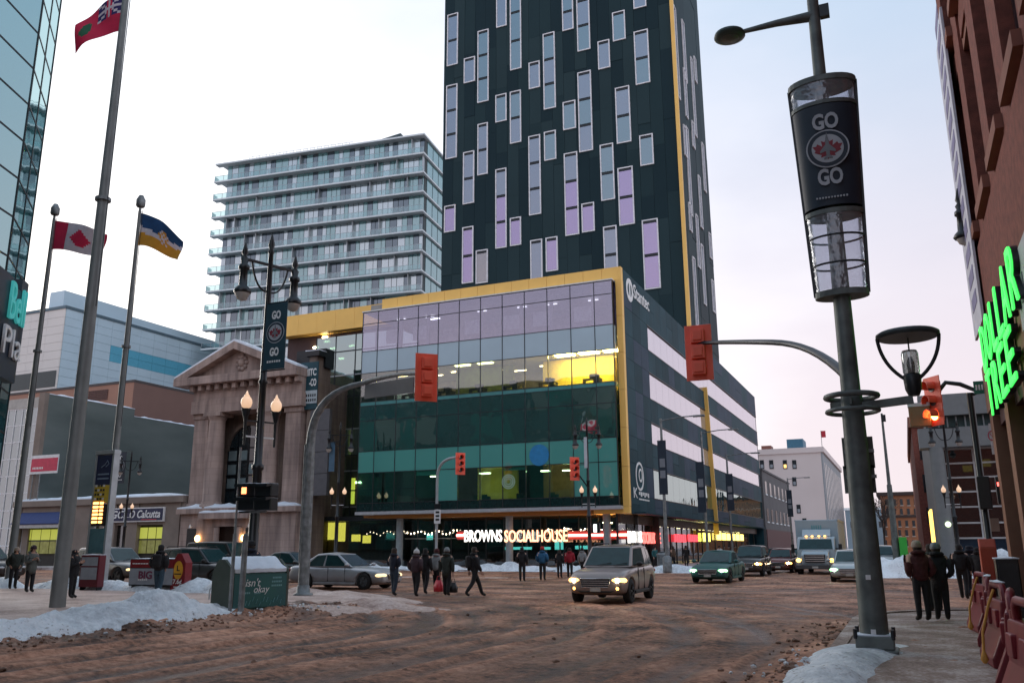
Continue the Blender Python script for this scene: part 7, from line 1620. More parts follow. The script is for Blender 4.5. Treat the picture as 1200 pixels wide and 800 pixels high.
    def patch(nm, P, u0, u1, v0, v1, off, par=gh, m2=CARG):
        P = [Vector(p) for p in P]; f = lambda u, v: (P[0]*(1-u)+P[1]*u)*(1-v)+(P[3]*(1-u)+P[2]*u)*v
        q = [f(u0, v0), f(u1, v0), f(u1, v1), f(u0, v1)]; nn = (q[1]-q[0]).cross(q[3]-q[0]).normalized(); cc = sum(q, Vector())/4
        if nn.dot(cc-Vector((0, 0, zb_))) < 0: nn = -nn
        m_ = MB(); m_._add([p+nn*off for p in q]+[p-nn*.01 for p in q], [(0, 1, 2, 3), (0, 1, 5, 4), (1, 2, 6, 5), (2, 3, 7, 6), (3, 0, 4, 7)]); return part(nm, m_, m2, par)
    patch('windscreen', [V[4], V[0], V[1], V[5]], .05, .95, .08, .93, .014)
    patch('rear_window', [V[3], V[7], V[6], V[2]], .08, .92, .12, .9, .014)
    for s in (0, 1):
        Q = [V[0], V[13], V[8], V[1]] if s == 0 else [V[4], V[14], V[9], V[5]]
        patch('side_window', Q, .16 if kind == 'sedan' else .12, .95, .08, .86, .016)
        Q = [V[13], V[3], V[2], V[8]] if s == 0 else [V[14], V[7], V[6], V[9]]
        if kind == 'sedan': patch('side_window', Q, .04, .72, .08, .84, .016)
        else: patch('side_window', Q, .03, .50, .08, .86, .016); patch('side_window', Q, .56, .90, .10, .82, .016)
    # wheels
    for xw in (xf, xr_):
        for s in (-1, 1):
            y0, y1 = s*(hw-.24), s*(hw-.02); m_ = MB(); yo = s*(hw-.015)
            prof = [(wr*.62, y1), (wr*.93, y1), (wr, s*(hw-.05)), (wr, s*(hw-.2)), (wr*.93, y0), (wr*.5, y0)]; nn = 22; vs = []
            for rr, yy in prof:
                for i in range(nn): a = 2*math.pi*i/nn; vs.append((xw+rr*math.cos(a), yy, wr+rr*math.sin(a)))
            m_._add(vs, [(k*nn+i, k*nn+(i+1) % nn, (k+1)*nn+(i+1) % nn, (k+1)*nn+i) for k in range(5) for i in range(nn)], True); m_._add(vs[-nn:], [tuple(range(nn))]); tw = part('wheel', m_, TYRE)
            m_ = MB(); m_.cyl((xw, s*(hw-.08), wr), (xw, s*(hw-.05), wr), wr*.62, n=20)
            for k in range(5): a = 2*math.pi*k/5; m_.bar((xw+.05*math.cos(a), s*(hw-.035), wr+.05*math.sin(a)), (xw+wr*.58*math.cos(a), s*(hw-.035), wr+wr*.58*math.sin(a)), .07, .03)
            part('rim', m_, RIM, tw)
    # front
    gz0, gz1 = nose*.62, nose*.93; gw = hw*.50
    m_ = MB(); m_.prism([(-gw, gz1), (gw, gz1), (gw*.88, gz0), (-gw*.88, gz0)], 'x', hl-.14, hl+.012); gr = part('grille', m_, PLAST, bv=.015)
    for k in range(2 if kind == 'sedan' else 3): z = gz0+(gz1-gz0)*(k+1)/(3 if kind == 'sedan' else 4); m_ = MB(); m_.box(hl-.02, -gw*.9, z-.012, hl+.022, gw*.9, z+.012); part('grille_bar', m_, CHROME, gr)
    m_ = MB(); m_.tube([(hl+.015, -gw, gz1), (hl+.015, gw, gz1), (hl+.015, gw*.88, gz0), (hl+.015, -gw*.88, gz0), (hl+.015, -gw, gz1)], .016, 5); part('grille_trim', m_, CHROME, gr)
    m_ = MB(); m_.prism([(-hw*.62, gz0-.1), (hw*.62, gz0-.1), (hw*.5, low+.10), (-hw*.5, low+.10)], 'x', hl-.16, hl-.0); part('lower_intake', m_, PLAST, bv=.02)
    m_ = MB(); m_.box(hl-.01, -.16, gz0-.12, hl+.02, .16, gz0+.0); part('number_plate', m_, PLATE)
    for s in (-1, 1):
        m_ = MB(); m_.sphere((0, 0, 0), 1, 12, 8); 
        m_.v = [(hl-.22+.22*a, s*(hw*.73)+.21*b-s*a*.08, nose*.86+.10*c) for a, b, c in m_.v]
        hl_ = part('headlamp', m_, lamp)
        if lamp in (HEADW, HEADG): m_ = MB(); m_.sphere((hl-.06, s*hw*.72, nose*.86), .062, 10, 8); part('bulb', m_, COREW if lamp is HEADW else COREG, hl_)
        if fog: m_ = MB(); m_.sphere((hl-.10, s*hw*.70, low+.22), .085, 10, 8); part('fog_lamp', m_, lamp)
        m_ = MB(); m_.sphere((0, 0, 0), 1, 10, 6); m_.v = [(gx[0]-.12+.09*a, s*(hw+.10)+.11*b, belt+.09+.075*c) for a, b, c in m_.v]; part('mirror', m_, paint if kind == 'sedan' else PLAST)
        m_ = MB(); m_.bar((gx[0]-.12, s*hw*.9, belt+.05), (gx[0]-.12, s*(hw+.05), belt+.06), .05, .04); part('mirror_stalk', m_, PLAST)
        m_ = MB(); m_.box(xr_+wr+.07, s*(hw-.06), low+.02, xf-wr-.07, s*(hw+.004), low+.12); part('sill', m_, PLAST if kind == 'suv' else paint, bv=.02)
        for xd in (hl*.02, -hl*.36): m_ = MB(); m_.box(xd-.09, s*(hw-.01), belt*.86, xd+.09, s*(hw+.022), belt*.86+.025); part('door_handle', m_, paint)
        for xd in (hl*.24, -hl*.11): m_ = MB(); m_.box(xd-.004, s*(hw-.03), low+.14, xd+.004, s*(hw+.0025), belt*.96); part('door_seam', m_, PLAST)
        m_ = MB(); m_.sphere((0, 0, 0), 1, 10, 6); m_.v = [(-hl+.10+.10*a, s*hw*.80+.13*b, deck*.84+.09*c) for a, b, c in m_.v]; part('tail_lamp', m_, TAIL)
        if rails: m_ = MB(); m_.tube([(gx[1]-.1, s*wt*.9, zt+.01), (gx[1]-.2, s*wt*.9, zt+.07), (gx[2]+.2, s*wt*.9, zt+.07), (gx[2]+.1, s*wt*.9, zt+.01)], .02, 6); part('roof_rail', m_, PLAST)
    for s in (-.3, .25): m_ = MB(); m_.bar((gx[0]+.015, s*hw, zb_+.05), (gx[0]-.10, s*hw+.42, zb_+.13), .018, .018); part('wiper', m_, PLAST)
    m_ = MB(); m_.box(-hl*.6, -hw*.75, low-.02, hl*.6, hw*.75, low+.12); part('underbody', m_, PLAST)
    return t
def paint(nm, c, metal=.4, rough=.32, dirt=(.12, .085, .065)):
    if nm in MATS: return MATS[nm]
    m = bpy.data.materials.new(nm); m.use_nodes = True; MATS[nm] = m; tt_ = m.node_tree; n = tt_.nodes; l = tt_.links; b = n['Principled BSDF']
    tcn = n.new('ShaderNodeTexCoord'); sp_ = n.new('ShaderNodeSeparateXYZ'); l.new(tcn.outputs['Object'], sp_.inputs[0])
    mr = n.new('ShaderNodeMapRange'); mr.inputs[1].default_value = .15; mr.inputs[2].default_value = .85; mr.inputs[3].default_value = .85; mr.inputs[4].default_value = .12; l.new(sp_.outputs['Z'], mr.inputs[0])
    nz = n.new('ShaderNodeTexNoise'); nz.inputs['Scale'].default_value = 3; nz.inputs['Detail'].default_value = 6; l.new(tcn.outputs['Object'], nz.inputs['Vector'])
    mu = n.new('ShaderNodeMath'); mu.operation = 'MULTIPLY'; l.new(mr.outputs[0], mu.inputs[0]); l.new(nz.outputs[0], mu.inputs[1])
    mx = n.new('ShaderNodeMixRGB'); mx.inputs[1].default_value = (*c, 1); mx.inputs[2].default_value = (*dirt, 1); l.new(mu.outputs[0], mx.inputs[0]); l.new(mx.outputs[0], b.inputs['Base Color'])
    rr = n.new('ShaderNodeMapRange'); rr.inputs[3].default_value = rough; rr.inputs[4].default_value = .75; l.new(mu.outputs[0], rr.inputs[0]); l.new(rr.outputs[0], b.inputs['Roughness'])
    b.inputs['Metallic'].default_value = metal; b.inputs['Coat Weight'].default_value = .35; b.inputs['Coat Roughness'].default_value = .15
    return m
def gpos(px, py, z=.02): p_ = gz(px, py, z); return Vector((p_.x, p_.y, z))
HN = R(-90)
p_ = gpos(698, 708); _h = R(-87); car('dirty champagne crossover with headlamps lit turning through the slush', paint('champagne paint', (.30, .24, .22)), (p_.x-2.3*math.cos(_h), p_.y-2.3*math.sin(_h), .02), _h, 4.6, 1.85, 1.70, 'suv', HEADW, True, .24, .36, rails=True)
p_ = gpos(392, 690); car('silver sedan crossing behind the curved signal mast', paint('silver paint', (.40, .41, .43)), (p_.x, p_.y+.75, .02), 0, 4.85, 1.83, 1.46, 'sedan', mat('headlamp half lit', (.6, .5, .35), .1, emit=(1, .7, .35), estr=.8))
p_ = gpos(826, 683); car('dark green sedan with greenish headlamps behind the champagne crossover', paint('dark green paint', (.012, .045, .045)), (p_.x+.25, p_.y+2.2, .02), R(-92), 4.7, 1.82, 1.45, 'sedan', HEADG)
p_ = gpos(870, 675); car('black crossover following the dark green sedan', paint('black paint car', (.014, .015, .016)), (p_.x+.2, p_.y+2.3, .02), HN, 4.6, 1.84, 1.70, 'suv', HEADW, False, .22, .36)
p_ = gpos(912, 671); car('dark red hatchback beside the box truck', paint('dark red paint', (.14, .018, .016)), (p_.x, p_.y+2.2, .02), HN, 4.3, 1.75, 1.5, 'suv', HEADW)
p_ = gpos(994, 682); car('white sedan with greenish headlamps beside the banner post', paint('white paint car', (.42, .47, .47)), (p_.x+.1, p_.y+2.2, .02), HN, 4.7, 1.82, 1.45, 'sedan', HEADG)
p_ = gpos(1037, 671); car('parked white crossover dusted with snow by the snow heap', paint('pale paint', (.36, .38, .38)), (p_.x-.1, p_.y+2.0, .02), HN, 4.5, 1.8, 1.66, 'suv', HEADO, False, .22, .35)
p_ = gpos(892, 662); car('small dark car queued far up the street', paint('black paint car', (.014, .015, .016)), (-11.6, 88, .02), HN, 4.4, 1.78, 1.5, 'suv', HEADW)
car('tan car queued behind the dark red hatchback', paint('tan paint', (.25, .17, .11)), (-9.0, 78, .02), HN, 4.4, 1.78, 1.5, 'sedan', HEADW)
# avenue traffic behind the plaza
car('dark grey crossover with snowy roof behind the newspaper boxes', paint('dark grey paint', (.055, .06, .065)), (-29.6, 31.6, .02), 0, 4.7, 1.85, 1.72, 'suv', HEADO, False, .24, .37, rails=True)
car('silver pickup nose with amber lamp behind the flagpoles', paint('grey silver paint', (.20, .21, .22)), (-37.0, 33.2, .02), R(-8), 5.2, 1.95, 1.78, 'suv', mat('headlamp half lit', (.6, .5, .35), .1), True, .3, .4)
car('dark van passing beyond the dark grey crossover', paint('black paint car', (.014, .015, .016)), (-34.6, 38.6, .02), 0, 5.0, 1.95, 2.05, 'van', HEADO, False, .24, .36)
car('black wagon at the bus stop behind the two waiting people', paint('black paint car', (.014, .015, .016)), (-47.5, 33.6, .02), 0, 4.9, 1.9, 1.85, 'suv', HEADO, False, .24, .36)
car('small teal windowed sedan between the crossover and the silver sedan', paint('slate paint', (.07, .085, .09)), (-29.4, 38.0, .02), 0, 4.6, 1.8, 1.5, 'sedan', HEADO)
# ---- box truck
def truck(label, x, y):
    t = thing('box_truck', (x, y, .02), label, 'truck', None, HN); ORG[t.name] = Vector((0, 0, 0))
    TP = paint('truck white', (.34, .42, .46), 0, .4); BOXP = paint('truck box paint', (.30, .40, .45), 0, .5)
    def part(nm, m_, m2, par=t, bv=0): return obj(nm, m_, m2, par, local=True, bevel=bv)
    m_ = MB(); m_.box(-7.2, -1.28, 1.05, -1.2, 1.28, 3.95); bx = part('cargo_box', m_, BOXP, bv=.04)
    for s in (-1, 1):
        m_ = MB(); m_.box(-7.2, s*1.285, 3.85, -1.2, s*1.31, 3.97); m_.box(-7.2, s*1.285, 1.03, -1.2, s*1.31, 1.15); part('box_rail', m_, ALU, bx)
    m_ = MB(); m_.prism([(-1.1, .75), (.35, .75), (.35, 1.75), (-.05, 2.55), (-.3, 2.68), (-1.1, 2.70)], 'y', -1.1, 1.1); cb = part('cab', m_, TP, bv=.06)
    m_ = MB(); m_.prism([(.352, .62), (1.45, .66), (1.52, 1.35), (1.2, 1.62), (.352, 1.74)], 'y', -.78, .78); part('bonnet', m_, TP, bv=.07)
    m_ = MB(); m_.prism([(-1.0, 2.71), (-.35, 2.71), (-1.0, 3.25)], 'y', -.85, .85); part('wind_deflector', m_, TP, bv=.04)
    for s in (-1, 1):
        m_ = MB(); m_.prism([(.3, .6), (1.4, .6), (1.45, .95), (1.25, 1.12), (.5, 1.14), (.3, 1.0)], 'y', s*.79, s*1.12); part('wing', m_, TP, bv=.05)
        m_ = MB(); m_.sphere((1.36, s*.95, .98), .16, 10, 8); part('headlamp', m_, HEADW)
        m_ = MB(); m_.box(-.15, s*1.12, 1.75, 0.0, s*1.42, 1.85); part('mirror_arm', m_, PLAST); m_ = MB(); m_.box(-.14, s*1.30, 1.5, -.04, s*1.5, 2.15); part('mirror', m_, PLAST, bv=.02)
        m_ = MB(); m_.prism([(-.85, 1.8), (-.05, 1.8), (-.28, 2.5), (-.85, 2.55)], 'y', s*1.101, s*1.11); part('door_window', m_, CARG, cb)
        for xw in (.9, -5.4):
            m_ = MB(); m_.cyl((xw, s*.78, .48), (xw, s*1.08, .48), .48, n=20); w_ = part('wheel', m_, TYRE); m_ = MB(); m_.cyl((xw, s*1.081, .48), (xw, s*1.10, .48), .27, n=16); part('rim', m_, RIM, w_)
        for k in range(2): m_ = MB(); m_.box(-.2, s*(.2+.35*k)-.06, 2.69, -.1, s*(.2+.35*k)+.06, 2.76); part('marker_lamp', m_, AMBL)
    m_ = MB(); m_._add([(.362, -.98, 1.80), (.362, .98, 1.80), (-.02, .92, 2.5), (-.02, -.92, 2.5), (.34, -.98, 1.79), (.34, .98, 1.79), (-.06, .92, 2.49), (-.06, -.92, 2.49)], [(0, 1, 2, 3), (4, 5, 6, 7), (0, 1, 5, 4), (1, 2, 6, 5), (2, 3, 7, 6), (3, 0, 4, 7)]); part('windscreen', m_, CARG, cb)
    m_ = MB(); m_.prism([(-.62, 1.42), (.62, 1.42), (.55, .84), (-.55, .84)], 'x', 1.35, 1.54); g_ = part('grille', m_, PLAST, bv=.02)
    for k in range(4): m_ = MB(); m_.box(1.53, -.55, .92+k*.13, 1.56, .55, .96+k*.13); part('grille_bar', m_, CHROME, g_)
    m_ = MB(); m_.box(1.4, -1.12, .38, 1.68, 1.12, .68); bp_ = part('bumper', m_, mat('dull bumper', (.06, .06, .06), .6), bv=.04)
    m_ = MB(); m_.box(1.68, -.17, .44, 1.70, .17, .58); part('number_plate', m_, PLATE, bp_)
    m_ = MB(); m_.box(-7.2, -.5, .55, 1.3, .5, .8); m_.box(-7.1, -.95, .8, -1.2, .95, 1.04); part('chassis', m_, PLAST)
    for k in range(5): m_ = MB(); m_.box(-1.195, -.3+k*.13, 3.2, -1.185, -.22+k*.13, 3.55); part('box_mark', m_, mat('teal mark', (.12, .32, .36), .6), bx)
    return t
p_ = gpos(956, 673); tk = truck('pale blue box truck with lit headlamps waiting up the side street', p_.x, p_.y+1.7); tk.scale = (1, 1, .83)
# ------------------------------------------------------------------ people
SKIN = mat('skin', (.42, .24, .17), .6, var=.06); BOOT = mat('winter boot', (.014, .012, .011), .7)
JEANS = mat('dark jeans', (.022, .035, .055), .85, var=.2, scale=8); BLKP = mat('black trousers', (.011, .011, .013), .85, var=.25, scale=8)
def clo(nm, c): return mat('cloth '+nm, c, .9, var=.22, scale=6, bump=.9, bscale=9)
def skin_obj(verts, edges, radii):
    me = bpy.data.meshes.new('fig'); me.from_pydata(verts, edges, []); o = bpy.data.objects.new('fig', me); col.objects.link(o)
    o.modifiers.new('sk', 'SKIN'); sv = me.skin_vertices[0].data
    for i, r_ in enumerate(radii): sv[i].radius = r_ if isinstance(r_, tuple) else (r_, r_)
    sv[0].use_root = True; o.modifiers[0].use_smooth_shade = True
    s = o.modifiers.new('ss', 'SUBSURF'); s.levels = 1; s.render_levels = 1
    return o
PEND = []
def person(label, feet, heading, h=1.72, coat=None, legs=BLKP, hat=None, hair=None, stride=0.0, arms='down', long=False, hood=False, lean=0.0, group=None, hatkind='beanie', scarf=None, bulk=1.0, pack=None):
    """local +X is forward; feet on feet.z"""
    s = .95*h/1.72; V = []; E = []; Rr = []
    def v(p, r_): V.append(Vector(p)*s); Rr.append(r_*s if not isinstance(r_, tuple) else (r_[0]*s, r_[1]*s)); return len(V)-1
    def e(*ids): 
        for a, b in zip(ids[:-1], ids[1:]): E.append((a, b))
    lx = lambda z: lean*(z-.9)
    pel = v((0, 0, .93), .135); wa = v((lx(1.1), 0, 1.10), .125); chs = v((lx(1.3), 0, 1.30), .14); nk = v((lx(1.46)+.01, 0, 1.47), .055); hd = v((lx(1.55)+.025, 0, 1.565), .078); cr_ = v((lx(1.62)+.015, 0, 1.645), .088)
    e(pel, wa, chs, nk, hd, cr_)
    ank = {}; hands = {}
    for sd in (-1, 1):
        st = stride*sd
        hp = v((0, .095*sd, .86), .112); kn_x = st*.42+(.05 if stride else .01); kn = v((kn_x, .10*sd, .49+abs(st)*.02), .082)
        back = st < 0
        an = v((st*.95-(.10*abs(st) if back else 0), .10*sd, .10+(.06*abs(st)*2 if back and stride > .15 else 0)), .064)
        toe = v((st*.95+.15-(.12*abs(st) if back else 0), .115*sd, .05+(.0)), .045); e(pel, hp, kn, an, toe); ank[sd] = (an, toe)
        sh = v((lx(1.38), .185*sd, 1.385), .07)
        if arms == 'down': el, wr_ = (lx(1.1)-.05-st*.25, .25*sd, 1.10), (lx(.9)+.03-st*.45, .25*sd, .86)
        elif arms == 'pocket': el, wr_ = (lx(1.1)-.10, .29*sd, 1.10), (.06, .19*sd, .95)
        elif arms == 'phone': el, wr_ = (lx(1.1)+.02, .25*sd, 1.10), (.24, .09*sd, 1.22)
        elif arms == 'fold': el, wr_ = (lx(1.1)-.02, .28*sd, 1.12), (.16, .02*sd, 1.10+.04*sd)
        elif arms == 'carry': el, wr_ = (lx(1.1)-.02, .25*sd, 1.10), (lx(.9)+.0, .26*sd, .82)
        ei = v(el, .045); wi = v(wr_, .033); e(chs, sh, ei, wi); hands[sd] = (Vector(el)*s, Vector(wr_)*s)
    bo = skin_obj(V, E, Rr)
    # coat
    V2 = []; E2 = []; R2 = []; k = bulk
    def v2(p, r_): V2.append(Vector(p)*s); R2.append((r_[0]*s*k, r_[1]*s*k) if isinstance(r_, tuple) else r_*s*k); return len(V2)-1
    base_z = .62 if long else .84
    c0 = v2((0, 0, base_z), .19 if long else .175); c1 = v2((lx(1.0), 0, 1.0), .18); c2 = v2((lx(1.18), 0, 1.18), .172); c3 = v2((lx(1.34), 0, 1.34), .165); c4 = v2((lx(1.46), 0, 1.455), .095)
    E2 += [(c0, c1), (c1, c2), (c2, c3), (c3, c4)]
    if hood: c5 = v2((lx(1.56)-.03, 0, 1.58), .125); c6 = v2((lx(1.62)-.02, 0, 1.66), .115); E2 += [(c4, c5), (c5, c6)]
    for sd in (-1, 1):
        el, wr_ = hands[sd]; s0 = v2((lx(1.38), .19*sd, 1.37), .095); s1 = v2(el/s, .075); s2 = v2(Vector(el/s).lerp(wr_/s, .92), .058); E2 += [(c3, s0), (s0, s1), (s1, s2)]
    cobj = skin_obj(V2, E2, R2)
    PEND.append((label, feet, heading, s, bo, cobj, coat, legs, hat, hair, hands, group, hatkind, lean, scarf, pack, hood))
def finish_people():
    dg = bpy.context.evaluated_depsgraph_get(); dg.update()
    res = [(bpy.data.meshes.new_from_object(p_[4].evaluated_get(dg)), bpy.data.meshes.new_from_object(p_[5].evaluated_get(dg))) for p_ in PEND]
    for (label, feet, heading, s, bo, cobj, coat, legs, hat, hair, hands, group, hatkind, lean, scarf, pack, hood), (mb_, mc_) in zip(PEND, res):
        bpy.data.objects.remove(bo); bpy.data.objects.remove(cobj)
        t = thing('person', feet, label, 'person', group, heading); ORG[t.name] = Vector((0, 0, 0))
        m_ = MB(); m_.v = [tuple(v.co) for v in mb_.vertices]
        for p_ in mb_.polygons:
            z = sum(mb_.vertices[i].co.z for i in p_.vertices)/len(p_.vertices)/s; y_ = max(abs(mb_.vertices[i].co.y) for i in p_.vertices)/s
            m_.f.append(tuple(p_.vertices)); m_.sm.append(True); m_.mi.append(2 if z < .135 else (1 if z < 1.02 and y_ < .2 else 0))
        hx = (lean*.66)*s; m_.cur = 0
        # face: nose, ears, eyes, lips
        m_.cyl((hx+.10*s, 0, 1.60*s), (hx+.128*s, 0, 1.575*s), .006*s, .017*s, 8)
        for sd in (-1, 1): m_.sphere((hx+.02*s, sd*.088*s, 1.60*s), .022*s, 8, 6, 1.4)
        m_.cur = 3
        for sd in (-1, 1): m_.sphere((hx+.098*s, sd*.034*s, 1.615*s), .010*s, 8, 6)
        m_.box(hx+.098*s, -.022*s, 1.533*s, hx+.107*s, .022*s, 1.541*s)
        # hands: palm, four fingers, thumb off the side
        m_.cur = 0
        for sd in (-1, 1):
            el, wr_ = hands[sd]; d = (wr_-el).normalized(); up_ = Vector((0, sd, 0)); sdv = d.cross(up_).normalized(); fl = sdv.cross(d)
            pc = wr_+d*.045*s; q = Matrix((sdv, fl, d)).transposed(); m_.obox(pc, (.075*s, .028*s, .09*s), q)
            for f_ in range(4):
                b0_ = wr_+d*.085*s+sdv*((f_-1.5)*.019*s); ln = (.055, .066, .060, .046)[f_]*s; m_.tube([b0_, b0_+d*ln*.55+fl*(-sd*.006*s), b0_+d*ln*.9+fl*(-sd*.022*s)], [.0095*s, .009*s, .007*s], 6)
            b0_ = wr_+d*.03*s+sdv*.036*s; m_.tube([b0_, b0_+d*.03*s+sdv*.02*s, b0_+d*.06*s+sdv*.018*s], [.011*s, .010*s, .008*s], 6)
        obj('body', m_, [SKIN, legs, BOOT, DARKM], t, local=True)
        for p_ in mc_.polygons: p_.use_smooth = True; p_.material_index = 0
        mc_.materials.clear(); obj('coat', mc_, coat, t, local=True)
        zc = 1.63*s
        if hat:
            m_ = MB(); m_.lathe([(.104*s, -.03*s), (.110*s, 0), (.108*s, .04*s), (.09*s, .085*s), (.05*s, .115*s), (.001, .122*s)], (hx+.012*s, 0, zc), 14); hb = obj('hat', m_, hat, t, local=True)
            m_ = MB(); m_.lathe([(.112*s, -.035*s), (.118*s, -.02*s), (.116*s, .015*s)], (hx+.012*s, 0, zc), 14); obj('hat_cuff', m_, hat, hb, local=True)
            if hatkind == 'pom': m_ = MB(); m_.sphere((hx+.01*s, 0, zc+.14*s), .035*s, 8, 6); obj('pompom', m_, hat, hb, local=True)
        if hat and not hair: m_ = MB(); m_.lathe([(.070*s, -.145*s), (.092*s, -.10*s), (.098*s, -.035*s)], (hx-.014*s, 0, zc), 12); obj('hair', m_, BRH, t, local=True)
        m_ = MB(); m_.tube([(hx*.8-.015*s+.105*s*math.cos(a*math.pi/7), .125*s*math.sin(a*math.pi/7), (1.47-.02*math.cos(a*math.pi/7))*s) for a in range(2, 13)], [.03*s+.02*s*math.sin(i*math.pi/10) for i in range(11)], 8); obj('collar', m_, coat, t, local=True)
        if hair:
            m_ = MB(); m_.lathe([(.085*s, -.16*s), (.100*s, -.10*s), (.102*s, -.02*s), (.10*s, .05*s), (.07*s, .095*s), (.001, .105*s)], (hx-.012*s, 0, zc), 14); obj('hair', m_, hair, t, local=True)
        if scarf: m_ = MB(); m_.tube([(hx*.8+.10*s*math.cos(a*math.pi/6), .105*s*math.sin(a*math.pi/6), 1.475*s) for a in range(13)], .045*s, 8, caps=False); obj('scarf', m_, scarf, t, local=True)
        if pack:
            m_ = MB(); m_.box(-.33*s, -.15*s, 1.0*s, -.16*s, .15*s, 1.42*s); obj('backpack', m_, pack, t, local=True, bevel=.06)
            for sd in (-1, 1): m_ = MB(); m_.tube([(-.17*s, sd*.10*s, 1.40*s), (.0, sd*.11*s, 1.50*s), (.14*s, sd*.11*s, 1.38*s), (.12*s, sd*.14*s, 1.15*s)], .022*s, 6); obj('backpack_strap', m_, pack, t, local=True)
def fp_(px, py, z=.02): p_ = gz(px, py, z); return (p_.x, p_.y, z)
K = clo('black', (.012, .012, .014)); NV = clo('navy', (.014, .018, .032)); GR = clo('grey green', (.10, .11, .10)); OL = clo('dark olive', (.028, .036, .03)); MR = clo('maroon', (.075, .018, .02)); BL = clo('bright blue', (.02, .10, .20)); RD = clo('red', (.28, .012, .025)); PLM = clo('plum fur', (.05, .028, .035))
BEI = clo('beige knit', (.42, .33, .26)); WHT = clo('white knit', (.62, .62, .62)); GRY_ = clo('grey knit', (.24, .26, .27)); REDK = clo('red knit', (.5, .03, .03)); BRH = mat('brown hair', (.03, .018, .012), .8); BLH = mat('black hair', (.01, .009, .009), .8); PNK = clo('pink', (.36, .07, .11))
cross = 'people crossing the avenue'
UP = R(90)
person('person in maroon jacket and beige knit hat waiting at the brick corner', fp_(1084, 728, PZ), R(112), 1.72, MR, BLKP, hat=BEI, arms='pocket', bulk=1.1, group='people at the brick corner')
person('person in long black coat and striped knit hat beside the maroon jacket', fp_(1106, 727, PZ), R(95), 1.68, K, BLKP, hat=GRY_, arms='pocket', long=True, bulk=1.08, group='people at the brick corner')
person('person in black parka stepping off the kerb beyond the maroon jacket', fp_(1131, 702), R(80), 1.76, K, BLKP, hair=BLH, stride=.28, bulk=1.12, group='people at the brick corner', scarf=None)
person('person in navy parka walking between two black coats past the brick corner', fp_(1143, 700), R(95), 1.80, NV, JEANS, hood=True, stride=.2, bulk=1.15, group='people at the brick corner')
person('person in black hooded coat by the brick corner post', fp_(1154, 703), R(60), 1.74, K, BLKP, hood=True, arms='phone', bulk=1.1, group='people at the brick corner')
person('person with dark hair in brown scarf behind the maroon jacket', fp_(1098, 717, PZ), R(100), 1.66, OL, BLKP, hair=BRH, arms='pocket', group='people at the brick corner')
person('person in navy hooded top with bare head crossing by the sedan bonnet', fp_(461, 698), R(80), 1.74, NV, JEANS, hair=BRH, arms='fold', stride=.10, group=cross)
person('person in fur trimmed plum coat and white knit hat crossing', fp_(487, 699), R(85), 1.68, PLM, BLKP, hat=WHT, arms='pocket', stride=.14, bulk=1.2, group=cross, hatkind='pom', scarf=PLM)
person('person in black close beside the white knit hat', fp_(498, 696), R(85), 1.72, K, BLKP, hair=BLH, stride=.16, group=cross)
person('person in olive coat and grey knit hat holding two bags', fp_(523, 698), R(95), 1.74, OL, BLKP, hat=GRY_, arms='carry', stride=.10, long=True, bulk=1.1, group=cross)
person('person in pale jacket and red scarf half hidden by the olive coat', fp_(511, 694), R(95), 1.70, GRY_, BLKP, hat=MR, stride=.12, group=cross, scarf=REDK)
person('person with black backpack striding past the others', fp_(556, 699), R(45), 1.76, K, BLKP, hair=BRH, stride=.34, group=cross, pack=K, bulk=1.08)
person('person in black standing far across the avenue', fp_(612, 681), R(100), 1.76, K, BLKP, hair=BLH, arms='pocket', group=cross, bulk=1.1)
person('person in bright blue parka and red knit hat', fp_(636, 680), R(100), 1.78, BL, BLKP, hat=REDK, arms='pocket', group=cross, bulk=1.25)
person('short person in dark jacket with pink bag side', fp_(656, 677), R(90), 1.62, K, BLKP, hair=BRH, arms='down', group=cross)
person('person in bright red coat', fp_(668, 677), R(110), 1.72, RD, BLKP, hair=BRH, stride=.2, group=cross, bulk=1.15)
person('person in checked grey jacket beside the black corner post', fp_(683, 675), R(80), 1.72, GRY_, BLKP, hair=BLH, stride=.1, group=cross)
wait = 'people on the plaza'
person('person in dark olive coat and pale hood beside the slim flagpole', fp_(14, 690, PZ), R(-20), 1.76, OL, BLKP, hat=BEI, arms='pocket', bulk=1.25, group=wait)
person('person in grey green coat and dark hat with hands to face', fp_(33, 694, PZ), R(-5), 1.82, GR, BLKP, hat=PLM, arms='phone', bulk=1.15, group=wait, long=True)
person('person all in black with hood up beside the thick flagpole', fp_(83, 701, PZ), R(25), 1.72, K, BLKP, hood=True, arms='phone', long=True, bulk=1.05, group=wait)
person('person with backpack, black jacket and blue jeans facing the newspaper rack', fp_(184, 700, PZ), R(110), 1.80, K, clo('blue jeans', (.03, .065, .095)), hair=BLH, arms='pocket', stride=.16, bulk=1.15, group=wait, pack=K)
pb_ = at_depth(291, 690, 24.6); person('person in navy jacket with brown fur collar behind the green box', (pb_.x, pb_.y, PZ), R(110), 1.86, NV, BLKP, hat=K, arms='pocket', bulk=1.25, group=wait, scarf=clo('brown fur', (.14, .09, .06)))
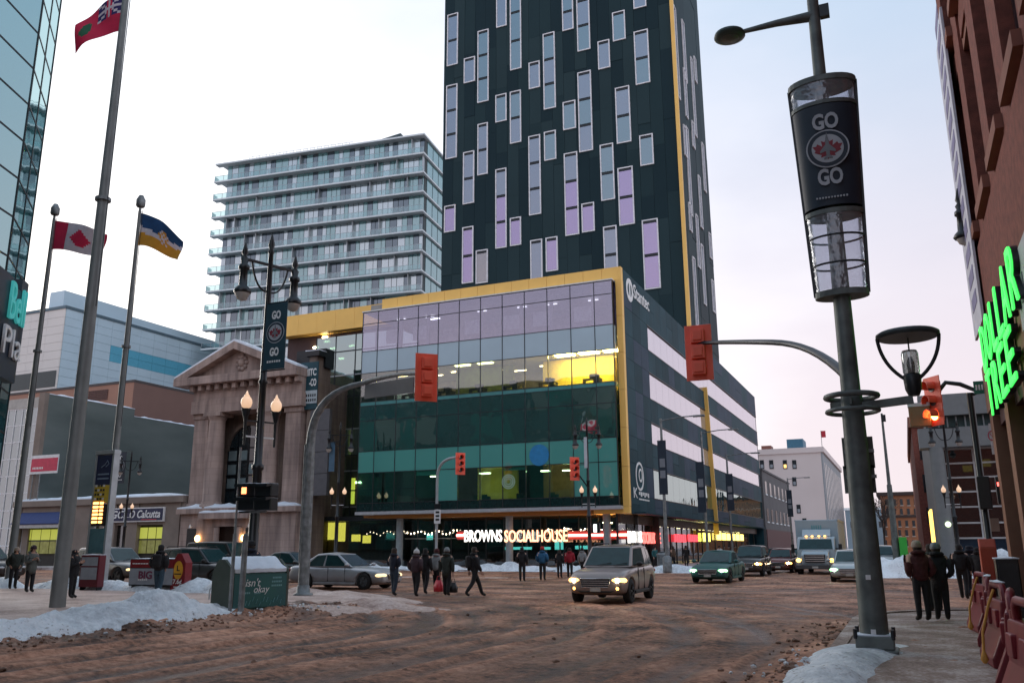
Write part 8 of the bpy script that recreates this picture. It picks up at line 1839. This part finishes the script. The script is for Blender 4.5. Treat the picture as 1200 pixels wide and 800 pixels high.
person('person in brown coat on the pavement outside the red signed shop', (-16.2, 66, .12), R(150), 1.7, clo('brown', (.10, .06, .04)), BLKP, hair=BRH, stride=.15, group='people on the far pavement')
person('person in black coat walking outside the storefront beside the waste bin', (-16.6, 72, .12), R(-80), 1.75, K, BLKP, hair=BLH, stride=.2, group='people on the far pavement')
person('person in white jacket outside the yellow lit shop signs', (-15.4, 80, .12), R(-90), 1.72, WHT, JEANS, hat=K, stride=.15, group='people on the far pavement')
person('person in teal jacket outside the storefront near the corner', (-17.2, 64.5, .12), R(-30), 1.72, clo('teal', (.02, .10, .11)), BLKP, hat=K, stride=.15, group='people on the far pavement')
finish_people()
def bag(label, px, py, m2, w_=.34, h_=.40):
    a = gz(px, py+2, .25); p_ = ony(px, py, gz(523, 698).y-.15); t = thing('shopping_bag', (p_.x, p_.y, p_.z-h_/2), label, 'bag'); x, y, z = p_
    m_ = MB(); m_._add([(x-w_*.42, y-.10, z-h_/2), (x+w_*.42, y-.10, z-h_/2), (x+w_*.42, y+.10, z-h_/2), (x-w_*.42, y+.10, z-h_/2), (x-w_*.5, y-.07, z), (x+w_*.5, y-.08, z), (x+w_*.5, y+.08, z), (x-w_*.5, y+.07, z), (x-w_*.30, y-.02, z+h_/2), (x+w_*.28, y-.02, z+h_/2), (x+w_*.28, y+.02, z+h_/2), (x-w_*.3, y+.02, z+h_/2)],
        [(0, 3, 2, 1)]+[(a_, b_, b_+4, a_+4) for a_, b_ in ((0, 1), (1, 2), (2, 3))]+[(3, 0, 4, 7)]+[(a_, b_, b_+4, a_+4) for a_, b_ in ((4, 5), (5, 6), (6, 7))]+[(7, 4, 8, 11), (8, 9, 10, 11)], True); obj('sack', m_, m2, t)
    m_ = MB(); m_.tube([(x-.08, y, z+h_/2), (x-.05, y, z+h_/2+.13), (x+.05, y, z+h_/2+.13), (x+.08, y, z+h_/2)], .012, 6); obj('handles', m_, m2, t)
bag('red plastic shopping bag hanging from the olive coated hand', 514, 686, mat('red bag plastic', (.60, .03, .05), .4))
bag('black handbag hanging from the other olive coated hand', 531, 688, mat('black bag leather', (.012, .012, .012), .5), .3, .34)
